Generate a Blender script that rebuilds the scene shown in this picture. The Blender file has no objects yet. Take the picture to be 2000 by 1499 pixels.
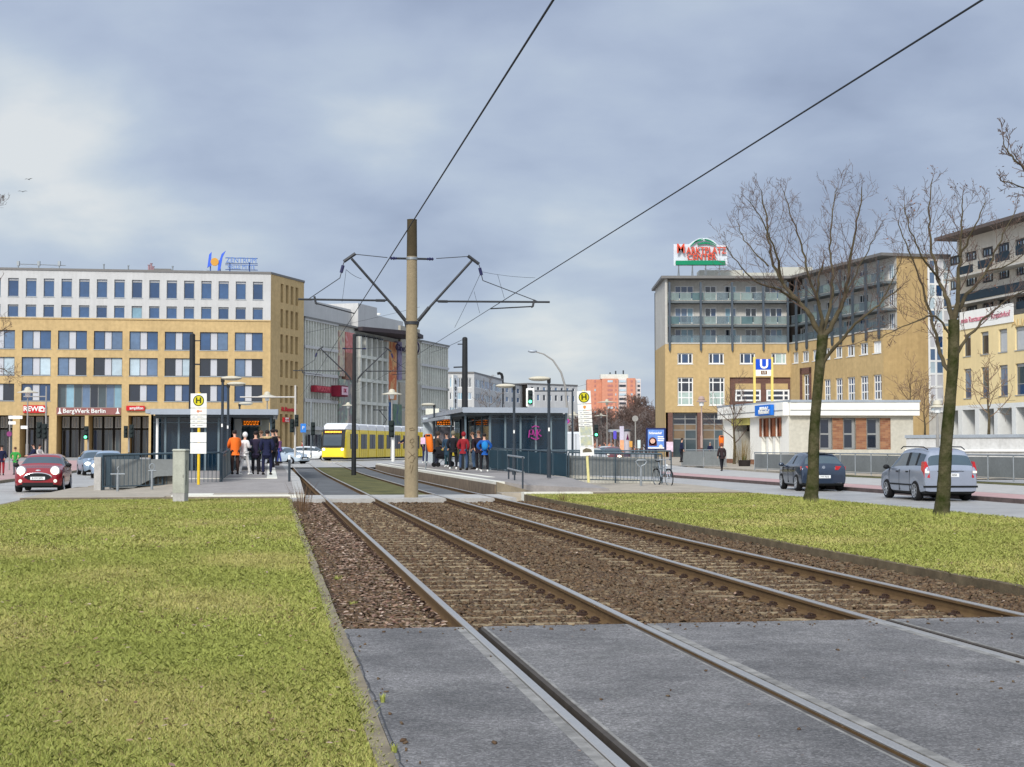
import bpy, bmesh, math, random
import numpy as np
from mathutils import Vector, Matrix
R = math.radians
random.seed(7); rng = np.random.default_rng(7)
S = bpy.context.scene; COL = S.collection
# ---------------------------------------------------------------- camera
F = 3000.0; EYE = 1.55; PITCH = math.atan(124.5 / F)
cd = bpy.data.cameras.new("camera"); cam = bpy.data.objects.new("camera", cd); COL.objects.link(cam)
cd.sensor_width = 36; cd.lens = 54; cd.clip_start = 0.1; cd.clip_end = 6000
cam.location = (0, 0, EYE); cam.rotation_euler = (math.pi / 2 + PITCH, 0, 0); S.camera = cam
S.view_settings.view_transform = 'Standard'; S.view_settings.look = 'None'
S.view_settings.exposure = 0.0; S.view_settings.gamma = 1
# ---------------------------------------------------------------- sky and sun
SUN_EL, SUN_AZ = R(33), R(-162)      # azimuth from +Y clockwise: behind the camera, to the left
W = bpy.data.worlds.new("World"); S.world = W; W.use_nodes = True
wn = W.node_tree.nodes; wl = W.node_tree.links; wn.clear()
def nd(tree, typ, **kw):
    n = tree.nodes.new(typ)
    for k, v in kw.items():
        if k.startswith('i_'): n.inputs[k[2:].replace('_', ' ')].default_value = v
        elif k.startswith('n'): n.inputs[int(k[1:])].default_value = v
        else: setattr(n, k, v)
    return n
def mixc(tree, fac, a, b, mode='MIX'):
    m = tree.nodes.new('ShaderNodeMix'); m.data_type = 'RGBA'; m.blend_type = mode
    for i, v in ((0, fac), (6, a), (7, b)):
        if hasattr(v, 'links'): tree.links.new(v, m.inputs[i])
        elif i == 0: m.inputs[0].default_value = v
        else: m.inputs[i].default_value = (*v[:3], 1)
    return m.outputs[2]
def mth(tree, op, a, b=0.0, clamp=False):
    m = tree.nodes.new('ShaderNodeMath'); m.operation = op; m.use_clamp = clamp
    for i, v in ((0, a), (1, b)):
        if hasattr(v, 'links'): tree.links.new(v, m.inputs[i])
        else: m.inputs[i].default_value = v
    return m.outputs[0]
def ramp(tree, src, stops):
    r = tree.nodes.new('ShaderNodeValToRGB'); cr = r.color_ramp
    while len(cr.elements) > 1: cr.elements.remove(cr.elements[0])
    cr.elements[0].position = stops[0][0]; c = stops[0][1]; cr.elements[0].color = (*c, 1) if len(c) == 3 else c
    for p, c in stops[1:]:
        e = cr.elements.new(p); e.color = (*c, 1) if len(c) == 3 else c
    tree.links.new(src, r.inputs[0]); return r.outputs[0]
T = W.node_tree
sky = nd(T, 'ShaderNodeTexSky', sky_type='NISHITA', sun_disc=False, sun_elevation=SUN_EL, sun_rotation=SUN_AZ)
tc = nd(T, 'ShaderNodeTexCoord'); sx = nd(T, 'ShaderNodeSeparateXYZ'); T.links.new(tc.outputs['Generated'], sx.inputs[0])
zz = mth(T, 'ADD', mth(T, 'MAXIMUM', sx.outputs[2], 0.0), 0.28)
cx = nd(T, 'ShaderNodeCombineXYZ')
T.links.new(mth(T, 'DIVIDE', sx.outputs[0], zz), cx.inputs[0]); T.links.new(mth(T, 'DIVIDE', sx.outputs[1], zz), cx.inputs[1])
n1 = nd(T, 'ShaderNodeTexNoise', i_Scale=3.4, i_Detail=8, i_Roughness=.5, i_Distortion=.15); T.links.new(cx.outputs[0], n1.inputs['Vector'])
n2 = nd(T, 'ShaderNodeTexNoise', i_Scale=1.3, i_Detail=4, i_Roughness=.5); T.links.new(cx.outputs[0], n2.inputs['Vector'])
# broad pale breaks in the cloud cover, given as directions in the sky
def blob(x, y, w, amp):
    a = (x - 1000) / F; b = (749.5 - y) / F
    d = Vector((a, math.cos(PITCH) - b * math.sin(PITCH), math.sin(PITCH) + b * math.cos(PITCH))).normalized()
    vm = nd(T, 'ShaderNodeVectorMath', operation='DISTANCE'); T.links.new(tc.outputs['Generated'], vm.inputs[0]); vm.inputs[1].default_value = d
    q = mth(T, 'DIVIDE', vm.outputs['Value'], w / F)
    return mth(T, 'MULTIPLY', mth(T, 'POWER', 2.718, mth(T, 'MULTIPLY', mth(T, 'MULTIPLY', q, q), -1.0)), amp)
br = None
for a in ((40, 330, 190, .34), (60, 240, 90, .14), (170, 420, 110, .14), (250, 480, 330, .20), (1120, 690, 150, .34), (720, 200, 140, .18), (30, 120, 200, .06), (1000, 850, 420, .16), (740, 620, 150, -.10), (1500, 500, 260, -.10)):
    b_ = blob(*a); br = b_ if br is None else mth(T, 'ADD', br, b_)
f = mth(T, 'MULTIPLY', mth(T, 'SUBTRACT', n1.outputs[0], .5), 1.8)
f = mth(T, 'ADD', f, mth(T, 'MULTIPLY', mth(T, 'SUBTRACT', n2.outputs[0], .5), .7))
f = mth(T, 'ADD', mth(T, 'MULTIPLY', f, .75), mth(T, 'ADD', .40, br), clamp=False)
cc = ramp(T, f, [(0.0, (3.0, 3.6, 5.0)), (.24, (3.75, 4.45, 5.95)), (.44, (4.4, 5.15, 6.6)), (.62, (5.0, 5.8, 7.0)), (.85, (6.3, 6.9, 7.5)), (1.0, (7.4, 7.7, 7.9))])
full = mixc(T, .88, sky.outputs[0], cc)
# unseen sky brightened around the hidden sun and overhead, added to lift ambient light
sdir = Vector((math.sin(SUN_AZ) * math.cos(SUN_EL), math.cos(SUN_AZ) * math.cos(SUN_EL), math.sin(SUN_EL)))
dt = nd(T, 'ShaderNodeVectorMath', operation='DOT_PRODUCT'); T.links.new(tc.outputs['Generated'], dt.inputs[0]); dt.inputs[1].default_value = sdir
gl = mth(T, 'POWER', mth(T, 'MULTIPLY', mth(T, 'ADD', dt.outputs['Value'], .75), .571, clamp=True), 1.6)
gl = mth(T, 'ADD', mth(T, 'MULTIPLY', gl, 1.15), 1.0)
gl2 = mth(T, 'ADD', 1.0, mth(T, 'MULTIPLY', mth(T, 'POWER', mth(T, 'MAXIMUM', mth(T, 'SUBTRACT', sx.outputs[2], .3), 0.0), 1.0), .8))
gc = nd(T, 'ShaderNodeCombineXYZ'); gg_ = mth(T, 'MULTIPLY', gl, gl2); T.links.new(mth(T, 'MULTIPLY', gg_, 1.0), gc.inputs[0]); T.links.new(mth(T, 'POWER', gg_, .93), gc.inputs[1]); T.links.new(mth(T, 'POWER', gg_, .8), gc.inputs[2])
full = mixc(T, 1.0, full, gc.outputs[0], 'MULTIPLY')
bg = nd(T, 'ShaderNodeBackground'); bg.inputs[1].default_value = 0.1
T.links.new(full, bg.inputs[0]); wo = nd(T, 'ShaderNodeOutputWorld'); T.links.new(bg.outputs[0], wo.inputs[0])
sl = bpy.data.lights.new("sun", 'SUN'); sl.energy = 3.0; sl.angle = R(12); sl.color = (1, .95, .87)
so = bpy.data.objects.new("sun", sl); COL.objects.link(so)
sd = Vector((math.sin(SUN_AZ) * math.cos(SUN_EL), math.cos(SUN_AZ) * math.cos(SUN_EL), math.sin(SUN_EL)))
so.rotation_euler = (-sd).to_track_quat('-Z', 'Y').to_euler()
# ---------------------------------------------------------------- picture rays -> points of the place
def ray(px, py):
    a = (px - 1000) / F; b = (749.5 - py) / F
    return Vector((a, math.cos(PITCH) - b * math.sin(PITCH), math.sin(PITCH) + b * math.cos(PITCH)))
def at(px, py, Y):
    r = ray(px, py); k = Y / r.y
    return Vector((r.x * k, Y, EYE + r.z * k))
def gnd(px, py, z=0.0):
    r = ray(px, py); k = (z - EYE) / r.z
    return Vector((r.x * k, r.y * k, z))
TH = R(8.96); CT, ST = math.cos(TH), math.sin(TH)
def P(t, o, z=0.0): return Vector((o * CT - t * ST, t * CT + o * ST, z))   # along / across the tracks
def gr(Y): return 0.0 if Y < 90 else (.3 * (Y - 90) / 50 if Y < 140 else .3)
# ---------------------------------------------------------------- materials
def L(r, g, b):
    f = lambda c: (c / 255 / 12.92) if c <= 10 else ((c / 255 + .055) / 1.055) ** 2.4
    return (f(r), f(g), f(b))
MT = {}
def mat(name, c, rough=.7, metal=0, var=.12, scale=2.0, bump=0, bscale=25, emit=0, spec=.25, c2=None, det=4, streak=0, coat=0, isl=None, islf=.8):
    if name in MT: return MT[name]
    m = bpy.data.materials.new(name); m.use_nodes = True; t = m.node_tree; b = t.nodes['Principled BSDF']
    c = L(*c); b.inputs['Roughness'].default_value = rough; b.inputs['Metallic'].default_value = metal
    b.inputs['Specular IOR Level'].default_value = spec
    if coat: b.inputs['Coat Weight'].default_value = coat; b.inputs['Coat Roughness'].default_value = .08
    tcn = nd(t, 'ShaderNodeTexCoord'); out = None
    if var or c2:
        n = nd(t, 'ShaderNodeTexNoise', i_Scale=scale, i_Detail=det, i_Roughness=.6); t.links.new(tcn.outputs['Object'], n.inputs['Vector'])
        ca = [x * (1 - var) for x in c]; cb = L(*c2) if c2 else [min(1, x * (1 + var)) for x in c]
        out = ramp(t, n.outputs[0], [(.32, ca), (.68, cb)])
        n3 = nd(t, 'ShaderNodeTexNoise', i_Scale=scale * 9, i_Detail=3); t.links.new(tcn.outputs['Object'], n3.inputs['Vector'])
        out = mixc(t, .35 if var > .05 else .1, out, ramp(t, n3.outputs[0], [(.3, (.55, .55, .55)), (.7, (1, 1, 1))]), 'MULTIPLY')
    if streak:
        mp = nd(t, 'ShaderNodeMapping'); mp.inputs['Scale'].default_value = (1.2, 1.2, .08); t.links.new(tcn.outputs['Object'], mp.inputs[0])
        n4 = nd(t, 'ShaderNodeTexNoise', i_Scale=2.5, i_Detail=5); t.links.new(mp.outputs[0], n4.inputs['Vector'])
        out = mixc(t, streak, out, ramp(t, n4.outputs[0], [(.35, (.5, .48, .45)), (.6, (1, 1, 1))]), 'MULTIPLY')
    if isl:
        g = nd(t, 'ShaderNodeNewGeometry'); cr = ramp(t, g.outputs['Random Per Island'], [(i / (len(isl) - 1), L(*q)) for i, q in enumerate(isl)])
        out = cr if out is None else mixc(t, islf, out, cr)
    if out is not None: t.links.new(out, b.inputs['Base Color'])
    else: b.inputs['Base Color'].default_value = (*c, 1)
    if emit: b.inputs['Emission Color'].default_value = (*c, 1); b.inputs['Emission Strength'].default_value = emit
    if bump:
        n5 = nd(t, 'ShaderNodeTexNoise', i_Scale=bscale, i_Detail=4, i_Roughness=.65); t.links.new(tcn.outputs['Object'], n5.inputs['Vector'])
        bp = nd(t, 'ShaderNodeBump'); bp.inputs['Strength'].default_value = min(1, bump); bp.inputs['Distance'].default_value = .02 * max(1, bump)
        t.links.new(n5.outputs[0], bp.inputs['Height']); t.links.new(bp.outputs[0], b.inputs['Normal'])
    MT[name] = m; return m
def glassmat(name, c, rough=.06, tr=0.0, spec=.8, metal=0.0):
    m = mat(name, c, rough=rough, var=.18, scale=.25, spec=spec, metal=metal); t = m.node_tree
    if tr:
        b = t.nodes['Principled BSDF']; o = t.nodes['Material Output']; x = nd(t, 'ShaderNodeBsdfTransparent'); x.inputs[0].default_value = (.72, .82, .86, 1)
        mx = nd(t, 'ShaderNodeMixShader'); mx.inputs[0].default_value = tr
        t.links.new(b.outputs[0], mx.inputs[1]); t.links.new(x.outputs[0], mx.inputs[2]); t.links.new(mx.outputs[0], o.inputs[0])
    return m
def brickmat(name, c, c2, mortar, sc=1.0, w=.24, h=.075):
    m = bpy.data.materials.new(name); m.use_nodes = True; t = m.node_tree; b = t.nodes['Principled BSDF']
    tcn = nd(t, 'ShaderNodeTexCoord'); s = nd(t, 'ShaderNodeSeparateXYZ'); t.links.new(tcn.outputs['Object'], s.inputs[0])
    cm = nd(t, 'ShaderNodeCombineXYZ'); t.links.new(mth(t, 'ADD', s.outputs[0], s.outputs[1]), cm.inputs[0]); t.links.new(s.outputs[2], cm.inputs[1])
    k = nd(t, 'ShaderNodeTexBrick'); k.inputs['Color1'].default_value = (*L(*c), 1); k.inputs['Color2'].default_value = (*L(*c2), 1); k.inputs['Mortar'].default_value = (*L(*mortar), 1)
    k.inputs['Scale'].default_value = sc; k.inputs['Brick Width'].default_value = w; k.inputs['Row Height'].default_value = h; k.inputs['Mortar Size'].default_value = .008
    t.links.new(cm.outputs[0], k.inputs['Vector']); t.links.new(k.outputs[0], b.inputs['Base Color']); b.inputs['Roughness'].default_value = .85
    MT[name] = m; return m
# ---------------------------------------------------------------- objects
def tag(o, label=None, cat=None, group=None, kind=None):
    if label: o['label'] = label
    if cat: o['category'] = cat
    if group: o['group'] = group
    if kind: o['kind'] = kind
    return o
def thing(name, label, cat, loc=(0, 0, 0), rz=0, group=None):
    o = bpy.data.objects.new(name, None); COL.objects.link(o); o.location = loc; o.rotation_euler = (0, 0, rz); o.empty_display_size = .2
    return tag(o, label, cat, group)
def copy_tree(o, parent=None):
    c = o.copy(); COL.objects.link(c); c.parent = parent
    for ch in list(o.children): copy_tree(ch, c)
    return c
def place(o, loc, rz=None, label=None, group=None):
    o.location = loc
    if rz is not None: o.rotation_euler = (0, 0, rz)
    if label: o['label'] = label
    if group: o['group'] = group
    return o
def wroot(o):
    p = Vector((0, 0, 0))
    while o is not None: p = p + Vector(o.location); o = o.parent
    return p
class MB:
    def __init__(s): s.v = []; s.f = []; s.m = []; s.cur = 0
    def add(s, vs, fs):
        b = len(s.v); s.v += [tuple(v) for v in vs]; s.f += [tuple(i + b for i in f) for f in fs]; s.m += [s.cur] * len(fs); return s
    def mi(s, i): s.cur = i; return s
    def quad(s, a, b, c, d): return s.add([a, b, c, d], [(0, 1, 2, 3)])
    def hexa(s, p): return s.add(p, [(0, 3, 2, 1), (4, 5, 6, 7), (0, 1, 5, 4), (1, 2, 6, 5), (2, 3, 7, 6), (3, 0, 4, 7)])
    def box(s, x0, y0, z0, x1, y1, z1):
        return s.hexa([(x0, y0, z0), (x1, y0, z0), (x1, y1, z0), (x0, y1, z0), (x0, y0, z1), (x1, y0, z1), (x1, y1, z1), (x0, y1, z1)])
    def bbox(s, x0, y0, z0, x1, y1, z1, c=.02):
        # box with chamfered vertical and top edges
        x0, x1 = min(x0, x1), max(x0, x1); y0, y1 = min(y0, y1), max(y0, y1)
        o = [(x0 + c, y0), (x1 - c, y0), (x1, y0 + c), (x1, y1 - c), (x1 - c, y1), (x0 + c, y1), (x0, y1 - c), (x0, y0 + c)]
        i = [(x0 + c, y0 + c)] + [(x1 - c, y0 + c)] * 1 + [(x1 - c, y0 + c), (x1 - c, y1 - c), (x1 - c, y1 - c), (x0 + c, y1 - c), (x0 + c, y1 - c), (x0 + c, y0 + c)]
        s.loft([[(x, y, z0) for x, y in o], [(x, y, z1 - c) for x, y in o], [(x, y, z1) for x, y in i]]); return s
    def pbox(s, t0, o0, z0, t1, o1, z1):
        q = [P(t0, o0), P(t0, o1), P(t1, o1), P(t1, o0)]
        return s.hexa([(p.x, p.y, z0) for p in q] + [(p.x, p.y, z1) for p in q])
    def loft(s, rings, close=True, caps=True):
        n = len(rings[0]); b = len(s.v); fs = []
        for r in rings: s.v += [tuple(p) for p in r]
        for i in range(len(rings) - 1):
            for j in range(n if close else n - 1):
                k = (j + 1) % n; fs.append((b + i * n + j, b + i * n + k, b + (i + 1) * n + k, b + (i + 1) * n + j))
        if caps and close: fs.append(tuple(b + j for j in reversed(range(n)))); fs.append(tuple(b + (len(rings) - 1) * n + j for j in range(n)))
        s.f += fs; s.m += [s.cur] * len(fs); return s
    def tube(s, pts, rad, n=8, caps=True):
        pts = [Vector(p) for p in pts]; rr = rad if hasattr(rad, '__len__') else [rad] * len(pts); rings = []; up = None
        for i, p in enumerate(pts):
            d = (pts[min(i + 1, len(pts) - 1)] - pts[max(i - 1, 0)])
            d = d.normalized() if d.length > 1e-9 else Vector((0, 0, 1))
            if up is None: up = d.orthogonal().normalized()
            a = (up - d * up.dot(d)); a = a.normalized() if a.length > 1e-6 else d.orthogonal().normalized(); up = a; b = d.cross(a)
            rings.append([p + (a * math.cos(2 * math.pi * j / n) + b * math.sin(2 * math.pi * j / n)) * rr[i] for j in range(n)])
        return s.loft(rings, caps=caps)
    def cyl(s, x, y, z0, z1, r0, r1=None, n=16): return s.tube([(x, y, z0), (x, y, z1)], [r0, r0 if r1 is None else r1], n)
    def lathe(s, prof, c=(0, 0, 0), n=20, axis='z'):
        def q(r, h, a):
            x, y = r * math.cos(a), r * math.sin(a)
            return (c[0] + x, c[1] + y, c[2] + h) if axis == 'z' else ((c[0] + h, c[1] + x, c[2] + y) if axis == 'x' else (c[0] + y, c[1] + h, c[2] + x))
        return s.loft([[q(max(r, 1e-4), h, 2 * math.pi * j / n) for j in range(n)] for r, h in prof])
    def ball(s, c, r, n=12, sq=(1, 1, 1)):
        rings = []
        for i in range(n // 2 + 1):
            a = math.pi * i / (n // 2); rr = max(math.sin(a), 1e-3)
            rings.append([(c[0] + r * sq[0] * rr * math.cos(2 * math.pi * j / n), c[1] + r * sq[1] * rr * math.sin(2 * math.pi * j / n), c[2] - r * sq[2] * math.cos(a)) for j in range(n)])
        return s.loft(rings)
    def prism(s, pts, d):
        n = len(pts); return s.loft([[Vector(p) for p in pts], [Vector(p) + Vector(d) for p in pts]])
    def build(s, name, mats, parent=None, world=False, smooth=None, **kw):
        me = bpy.data.meshes.new(name); off = wroot(parent) if (world and parent) else Vector((0, 0, 0))
        me.from_pydata([(v[0] - off.x, v[1] - off.y, v[2] - off.z) for v in s.v], [], s.f)
        if not isinstance(mats, (list, tuple)): mats = [mats]
        for m in mats: me.materials.append(m)
        if len(mats) > 1: me.polygons.foreach_set('material_index', s.m)
        if smooth is not None:
            me.polygons.foreach_set('use_smooth', [True] * len(s.f)); me.set_sharp_from_angle(angle=R(smooth))
        me.update(); o = bpy.data.objects.new(name, me); COL.objects.link(o)
        if parent: o.parent = parent
        return tag(o, **kw)
def npmesh(name, V, Fc, mats, parent=None, smooth=False):
    # V (n,3); Fc (m,k) constant k
    me = bpy.data.meshes.new(name); me.vertices.add(len(V)); me.vertices.foreach_set('co', V.astype(np.float32).ravel())
    m, k = Fc.shape; me.loops.add(m * k); me.loops.foreach_set('vertex_index', Fc.astype(np.int32).ravel())
    me.polygons.add(m); me.polygons.foreach_set('loop_start', np.arange(0, m * k, k, dtype=np.int32))
    if smooth: me.polygons.foreach_set('use_smooth', np.ones(m, dtype=bool))
    me.materials.append(mats); me.update(calc_edges=True); me.validate()
    o = bpy.data.objects.new(name, me); COL.objects.link(o)
    if parent: o.parent = parent
    return o
def text(s, name, size, m, parent, loc, rz=0, ext=.02, align='CENTER', world=False, rx=90, wfac=1.0, bold=0.0, vert=False):
    cu = bpy.data.curves.new(name, 'FONT'); cu.body = s; cu.size = size; cu.extrude = ext; cu.align_x = align; cu.align_y = 'CENTER'; cu.offset = bold; cu.resolution_u = 3
    if vert: cu.space_line = .8
    tmp = bpy.data.objects.new('tmp', cu); COL.objects.link(tmp); bpy.context.view_layer.update()
    me = bpy.data.meshes.new_from_object(tmp.evaluated_get(bpy.context.evaluated_depsgraph_get())); bpy.data.objects.remove(tmp); bpy.data.curves.remove(cu)
    me.materials.clear(); me.materials.append(m); me.name = name
    me.transform(Matrix.Rotation(rz, 4, 'Z') @ Matrix.Rotation(R(rx), 4, 'X') @ Matrix.Diagonal((wfac, 1, 1, 1)))
    o = bpy.data.objects.new(name, me); COL.objects.link(o)
    l = Vector(loc) - (wroot(parent) if (world and parent) else Vector((0, 0, 0)))
    o.location = l
    if parent: o.parent = parent
    return o
# vertical wall plane through two ground points
class Plane:
    def __init__(s, A, B):
        s.A = Vector((A[0], A[1])); s.B = Vector((B[0], B[1])); s.d = (s.B - s.A); s.len = s.d.length; s.d.normalize()
        s.n = Vector((s.d.y, -s.d.x))
        if s.n.y > 0 and abs(s.n.y) > .02: s.n = -s.n
        if abs(s.n.y) <= .02 and s.n.dot(-s.A) < 0: s.n = -s.n
        s.rz = math.atan2(s.d.y, s.d.x)
    def pt(s, u, z, out=0.0):
        q = s.A + s.d * u + s.n * out; return Vector((q.x, q.y, z))
    def uz(s, px, py):
        r = ray(px, py); # r*k on plane: (r.xy*k - A).n = 0
        k = s.A.dot(s.n) / (r.x * s.n.x + r.y * s.n.y); q = Vector((r.x * k, r.y * k))
        return (q - s.A).dot(s.d), EYE + r.z * k
    def u(s, px): return s.uz(px, 874)[0]
    def z(s, px, py): return s.uz(px, py)[1]
    def off(s, o): q = Plane.__new__(Plane); q.__dict__ = dict(s.__dict__); q.A = s.A + s.n * o; q.B = s.B + s.n * o; return q
    def box(s, mb, u0, u1, z0, z1, o0, o1):
        if (o1 - o0) < 0: o0, o1 = o1, o0
        return mb.hexa([s.pt(u0, z0, o1), s.pt(u1, z0, o1), s.pt(u1, z0, o0), s.pt(u0, z0, o0), s.pt(u0, z1, o1), s.pt(u1, z1, o1), s.pt(u1, z1, o0), s.pt(u0, z1, o0)])
def pxplane(x0, Y0, x1, Y1): return Plane((ray(x0, 874).x / ray(x0, 874).y * Y0, Y0), (ray(x1, 874).x / ray(x1, 874).y * Y1, Y1))
def wallmesh(mb, pl, u0, u1, z0, z1, holes, dep=.3, zsplit=None):
    us = sorted({u0, u1, *[min(max(h[0], u0), u1) for h in holes], *[min(max(h[1], u0), u1) for h in holes]})
    zs = sorted({z0, z1, *[min(max(h[2], z0), z1) for h in holes], *[min(max(h[3], z0), z1) for h in holes], *([zsplit[0]] if zsplit else [])})
    for j in range(len(zs) - 1):
        zc = (zs[j] + zs[j + 1]) / 2; run = None
        if zsplit: mb.mi(zsplit[1] if zc > zsplit[0] else 0)
        for i in range(len(us)):
            solid = False
            if i < len(us) - 1:
                uc = (us[i] + us[i + 1]) / 2
                solid = not any(h[0] < uc < h[1] and h[2] < zc < h[3] for h in holes)
            if solid and run is None: run = us[i]
            if (not solid) and run is not None:
                mb.quad(pl.pt(run, zs[j]), pl.pt(us[i], zs[j]), pl.pt(us[i], zs[j + 1]), pl.pt(run, zs[j + 1])); run = None
    for h in holes:
        a, b, c, d = h[:4]; dd = h[4] if len(h) > 4 else dep
        if zsplit: mb.mi(zsplit[1] if (c + d) / 2 > zsplit[0] else 0)
        q = lambda u, z, o: pl.pt(u, z, o)
        mb.quad(q(a, c, 0), q(a, d, 0), q(a, d, -dd), q(a, c, -dd)); mb.quad(q(b, c, 0), q(b, c, -dd), q(b, d, -dd), q(b, d, 0))
        mb.quad(q(a, d, 0), q(b, d, 0), q(b, d, -dd), q(a, d, -dd)); mb.quad(q(a, c, 0), q(a, c, -dd), q(b, c, -dd), q(b, c, 0))
def window(root, pl, r, dep, fm, cells, cols=(), rows=(), fw=.07, name='window', sill=None, hb=0):
    """r=(u0,u1,z0,z1). cols/rows = fractions of splits. cells = material or list (row-major from bottom)."""
    u0, u1, z0, z1 = r[:4]; b = MB(); us = [u0] + [u0 + (u1 - u0) * c for c in cols] + [u1]; zs = [z0] + [z0 + (z1 - z0) * c for c in rows] + [z1]
    o0, o1 = -dep - .02, -dep + .05
    pl.box(b, u0, u1, z0, z0 + fw, o0, o1); pl.box(b, u0, u1, z1 - fw, z1, o0, o1)
    pl.box(b, u0, u0 + fw, z0 + fw, z1 - fw, o0, o1); pl.box(b, u1 - fw, u1, z0 + fw, z1 - fw, o0, o1)
    for u in us[1:-1]: pl.box(b, u - fw / 2, u + fw / 2, z0 + fw, z1 - fw, o0, o1 - .003)
    for z in zs[1:-1]: pl.box(b, u0 + fw, u1 - fw, z - fw / 2, z + fw / 2, o0, o1 - .006)
    w = b.build(name, fm, root, True)
    if not isinstance(cells, (list, tuple)): cells = [cells]
    mats = []; g = MB(); k = 0
    for j in range(len(zs) - 1):
        for i in range(len(us) - 1):
            m = cells[k % len(cells)]; k += 1
            if m not in mats: mats.append(m)
            g.mi(mats.index(m)).quad(pl.pt(us[i], zs[j], -dep), pl.pt(us[i + 1], zs[j], -dep), pl.pt(us[i + 1], zs[j + 1], -dep), pl.pt(us[i], zs[j + 1], -dep))
    p = g.build('pane', mats, None, True); p.parent = w; p.data.transform(Matrix.Translation(-wroot(w)))
    if sill:
        s_ = MB(); pl.box(s_, u0 - .05, u1 + .05, z0 - .08, z0 - .003, -dep + .05, .07); q = s_.build('sill', sill, None, True); q.parent = w; q.data.transform(Matrix.Translation(-wroot(w)))
    return w
# ================================================================ materials used by the setting
m_asph = mat('asphalt_near', (120, 119, 120), rough=.85, var=.25, scale=.9, bump=.9, bscale=120, c2=(142, 140, 140), spec=.4)
def speckle(m, sc, amt):
    t = m.node_tree; b = t.nodes['Principled BSDF']; l = b.inputs['Base Color'].links[0].from_socket
    tcn = nd(t, 'ShaderNodeTexCoord'); v = nd(t, 'ShaderNodeTexVoronoi', i_Scale=sc); t.links.new(tcn.outputs['Object'], v.inputs['Vector'])
    s = nd(t, 'ShaderNodeSeparateColor'); t.links.new(v.outputs['Color'], s.inputs[0])
    r = ramp(t, s.outputs[0], [(0, (1 - amt,) * 3), (.6, (1, 1, 1)), (1, (1 + amt * 1.6,) * 3)])
    t.links.new(mixc(t, 1.0, l, r, 'MULTIPLY'), b.inputs['Base Color'])
speckle(m_asph, 75, .36)
def stains(m, sc, lo, seed=0.0):
    t = m.node_tree; b = t.nodes['Principled BSDF']; l = b.inputs['Base Color'].links[0].from_socket; tcn = nd(t, 'ShaderNodeTexCoord'); mp = nd(t, 'ShaderNodeMapping'); mp.inputs['Location'].default_value = (seed, seed * 2, 0); t.links.new(tcn.outputs['Object'], mp.inputs[0])
    v = nd(t, 'ShaderNodeTexNoise', i_Scale=sc, i_Detail=6, i_Roughness=.7, i_Distortion=.8); t.links.new(mp.outputs[0], v.inputs['Vector'])
    t.links.new(mixc(t, 1.0, l, ramp(t, v.outputs[0], [(.38, (lo,) * 3), (.5, (1, 1, 1)), (.72, (1.12, 1.12, 1.1))]), 'MULTIPLY'), b.inputs['Base Color'])
stains(m_asph, .7, .9); stains(m_asph, 4.5, .92, 3.3)
m_road = mat('road_asphalt', (168, 166, 162), rough=.42, var=.16, scale=.5, bump=.3, bscale=60, spec=.5)
m_far = mat('far_ground', (150, 150, 150), rough=.7, var=.12, scale=.3)
m_conc = mat('concrete_pale', (176, 174, 170), rough=.75, var=.12, scale=1.5, bump=.3, bscale=50)
m_pave = mat('paving_grey', (166, 157, 143), rough=.8, var=.14, scale=1.2, bump=.3, bscale=40)
m_kerb = mat('kerb_stone', (132, 122, 104), rough=.85, var=.2, scale=3, bump=.5, bscale=40)
m_kerbd = mat('kerb_dark', (96, 84, 82), rough=.85, var=.2, scale=3)
m_white = mat('kerb_white', (222, 220, 208), rough=.8, var=.06, scale=3)
m_pink = mat('cycle_path_pink', (182, 150, 148), rough=.8, var=.1, scale=1.2)
m_ball = mat('ballast_bed', (58, 46, 34), rough=.95, var=.35, scale=4, bump=1.5, bscale=18, c2=(82, 66, 50))
m_stone = mat('ballast_stone', (120, 103, 84), rough=.9, var=.3, scale=.5, isl=[(62, 46, 35), (92, 72, 53), (108, 87, 65), (80, 62, 46), (112, 98, 78), (72, 52, 38), (128, 112, 90)], islf=.85)
m_leaf = mat('dead_leaf', (130, 100, 80), rough=.8, var=.2, scale=2, isl=[(92, 66, 54), (130, 100, 80), (166, 140, 120), (88, 52, 44), (196, 176, 158), (112, 82, 66), (140, 116, 96)], islf=.9)
m_sod = mat('lawn_soil', (98, 88, 52), rough=.95, var=.35, scale=2.1, bump=1.5, bscale=30, c2=(146, 142, 80), det=8)
m_sodg = mat('track_lawn', (78, 82, 48), rough=.95, var=.35, scale=.9, bump=1, bscale=20, c2=(112, 108, 66), det=9)
m_bed = mat('track_bed_concrete', (96, 98, 100), rough=.8, var=.25, scale=.8, bump=.5, bscale=30)
m_rail = mat('rail_rust', (122, 98, 66), rough=.9, var=.2, scale=6, c2=(98, 76, 52), spec=.2)
m_head = mat('rail_head_steel', (196, 192, 186), rough=.32, metal=.75, var=.06, scale=8)
m_groove = mat('groove_dark', (44, 40, 36), rough=.9, var=.2, scale=6)
m_sleep = mat('sleeper_concrete', (142, 126, 100), rough=.95, var=.4, scale=7, bump=.4, bscale=40)
m_iron = mat('dark_iron', (58, 42, 34), rough=.8, var=.2, scale=9)
m_wood = mat('weathered_board', (104, 92, 72), rough=.9, var=.25, scale=3)
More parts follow.
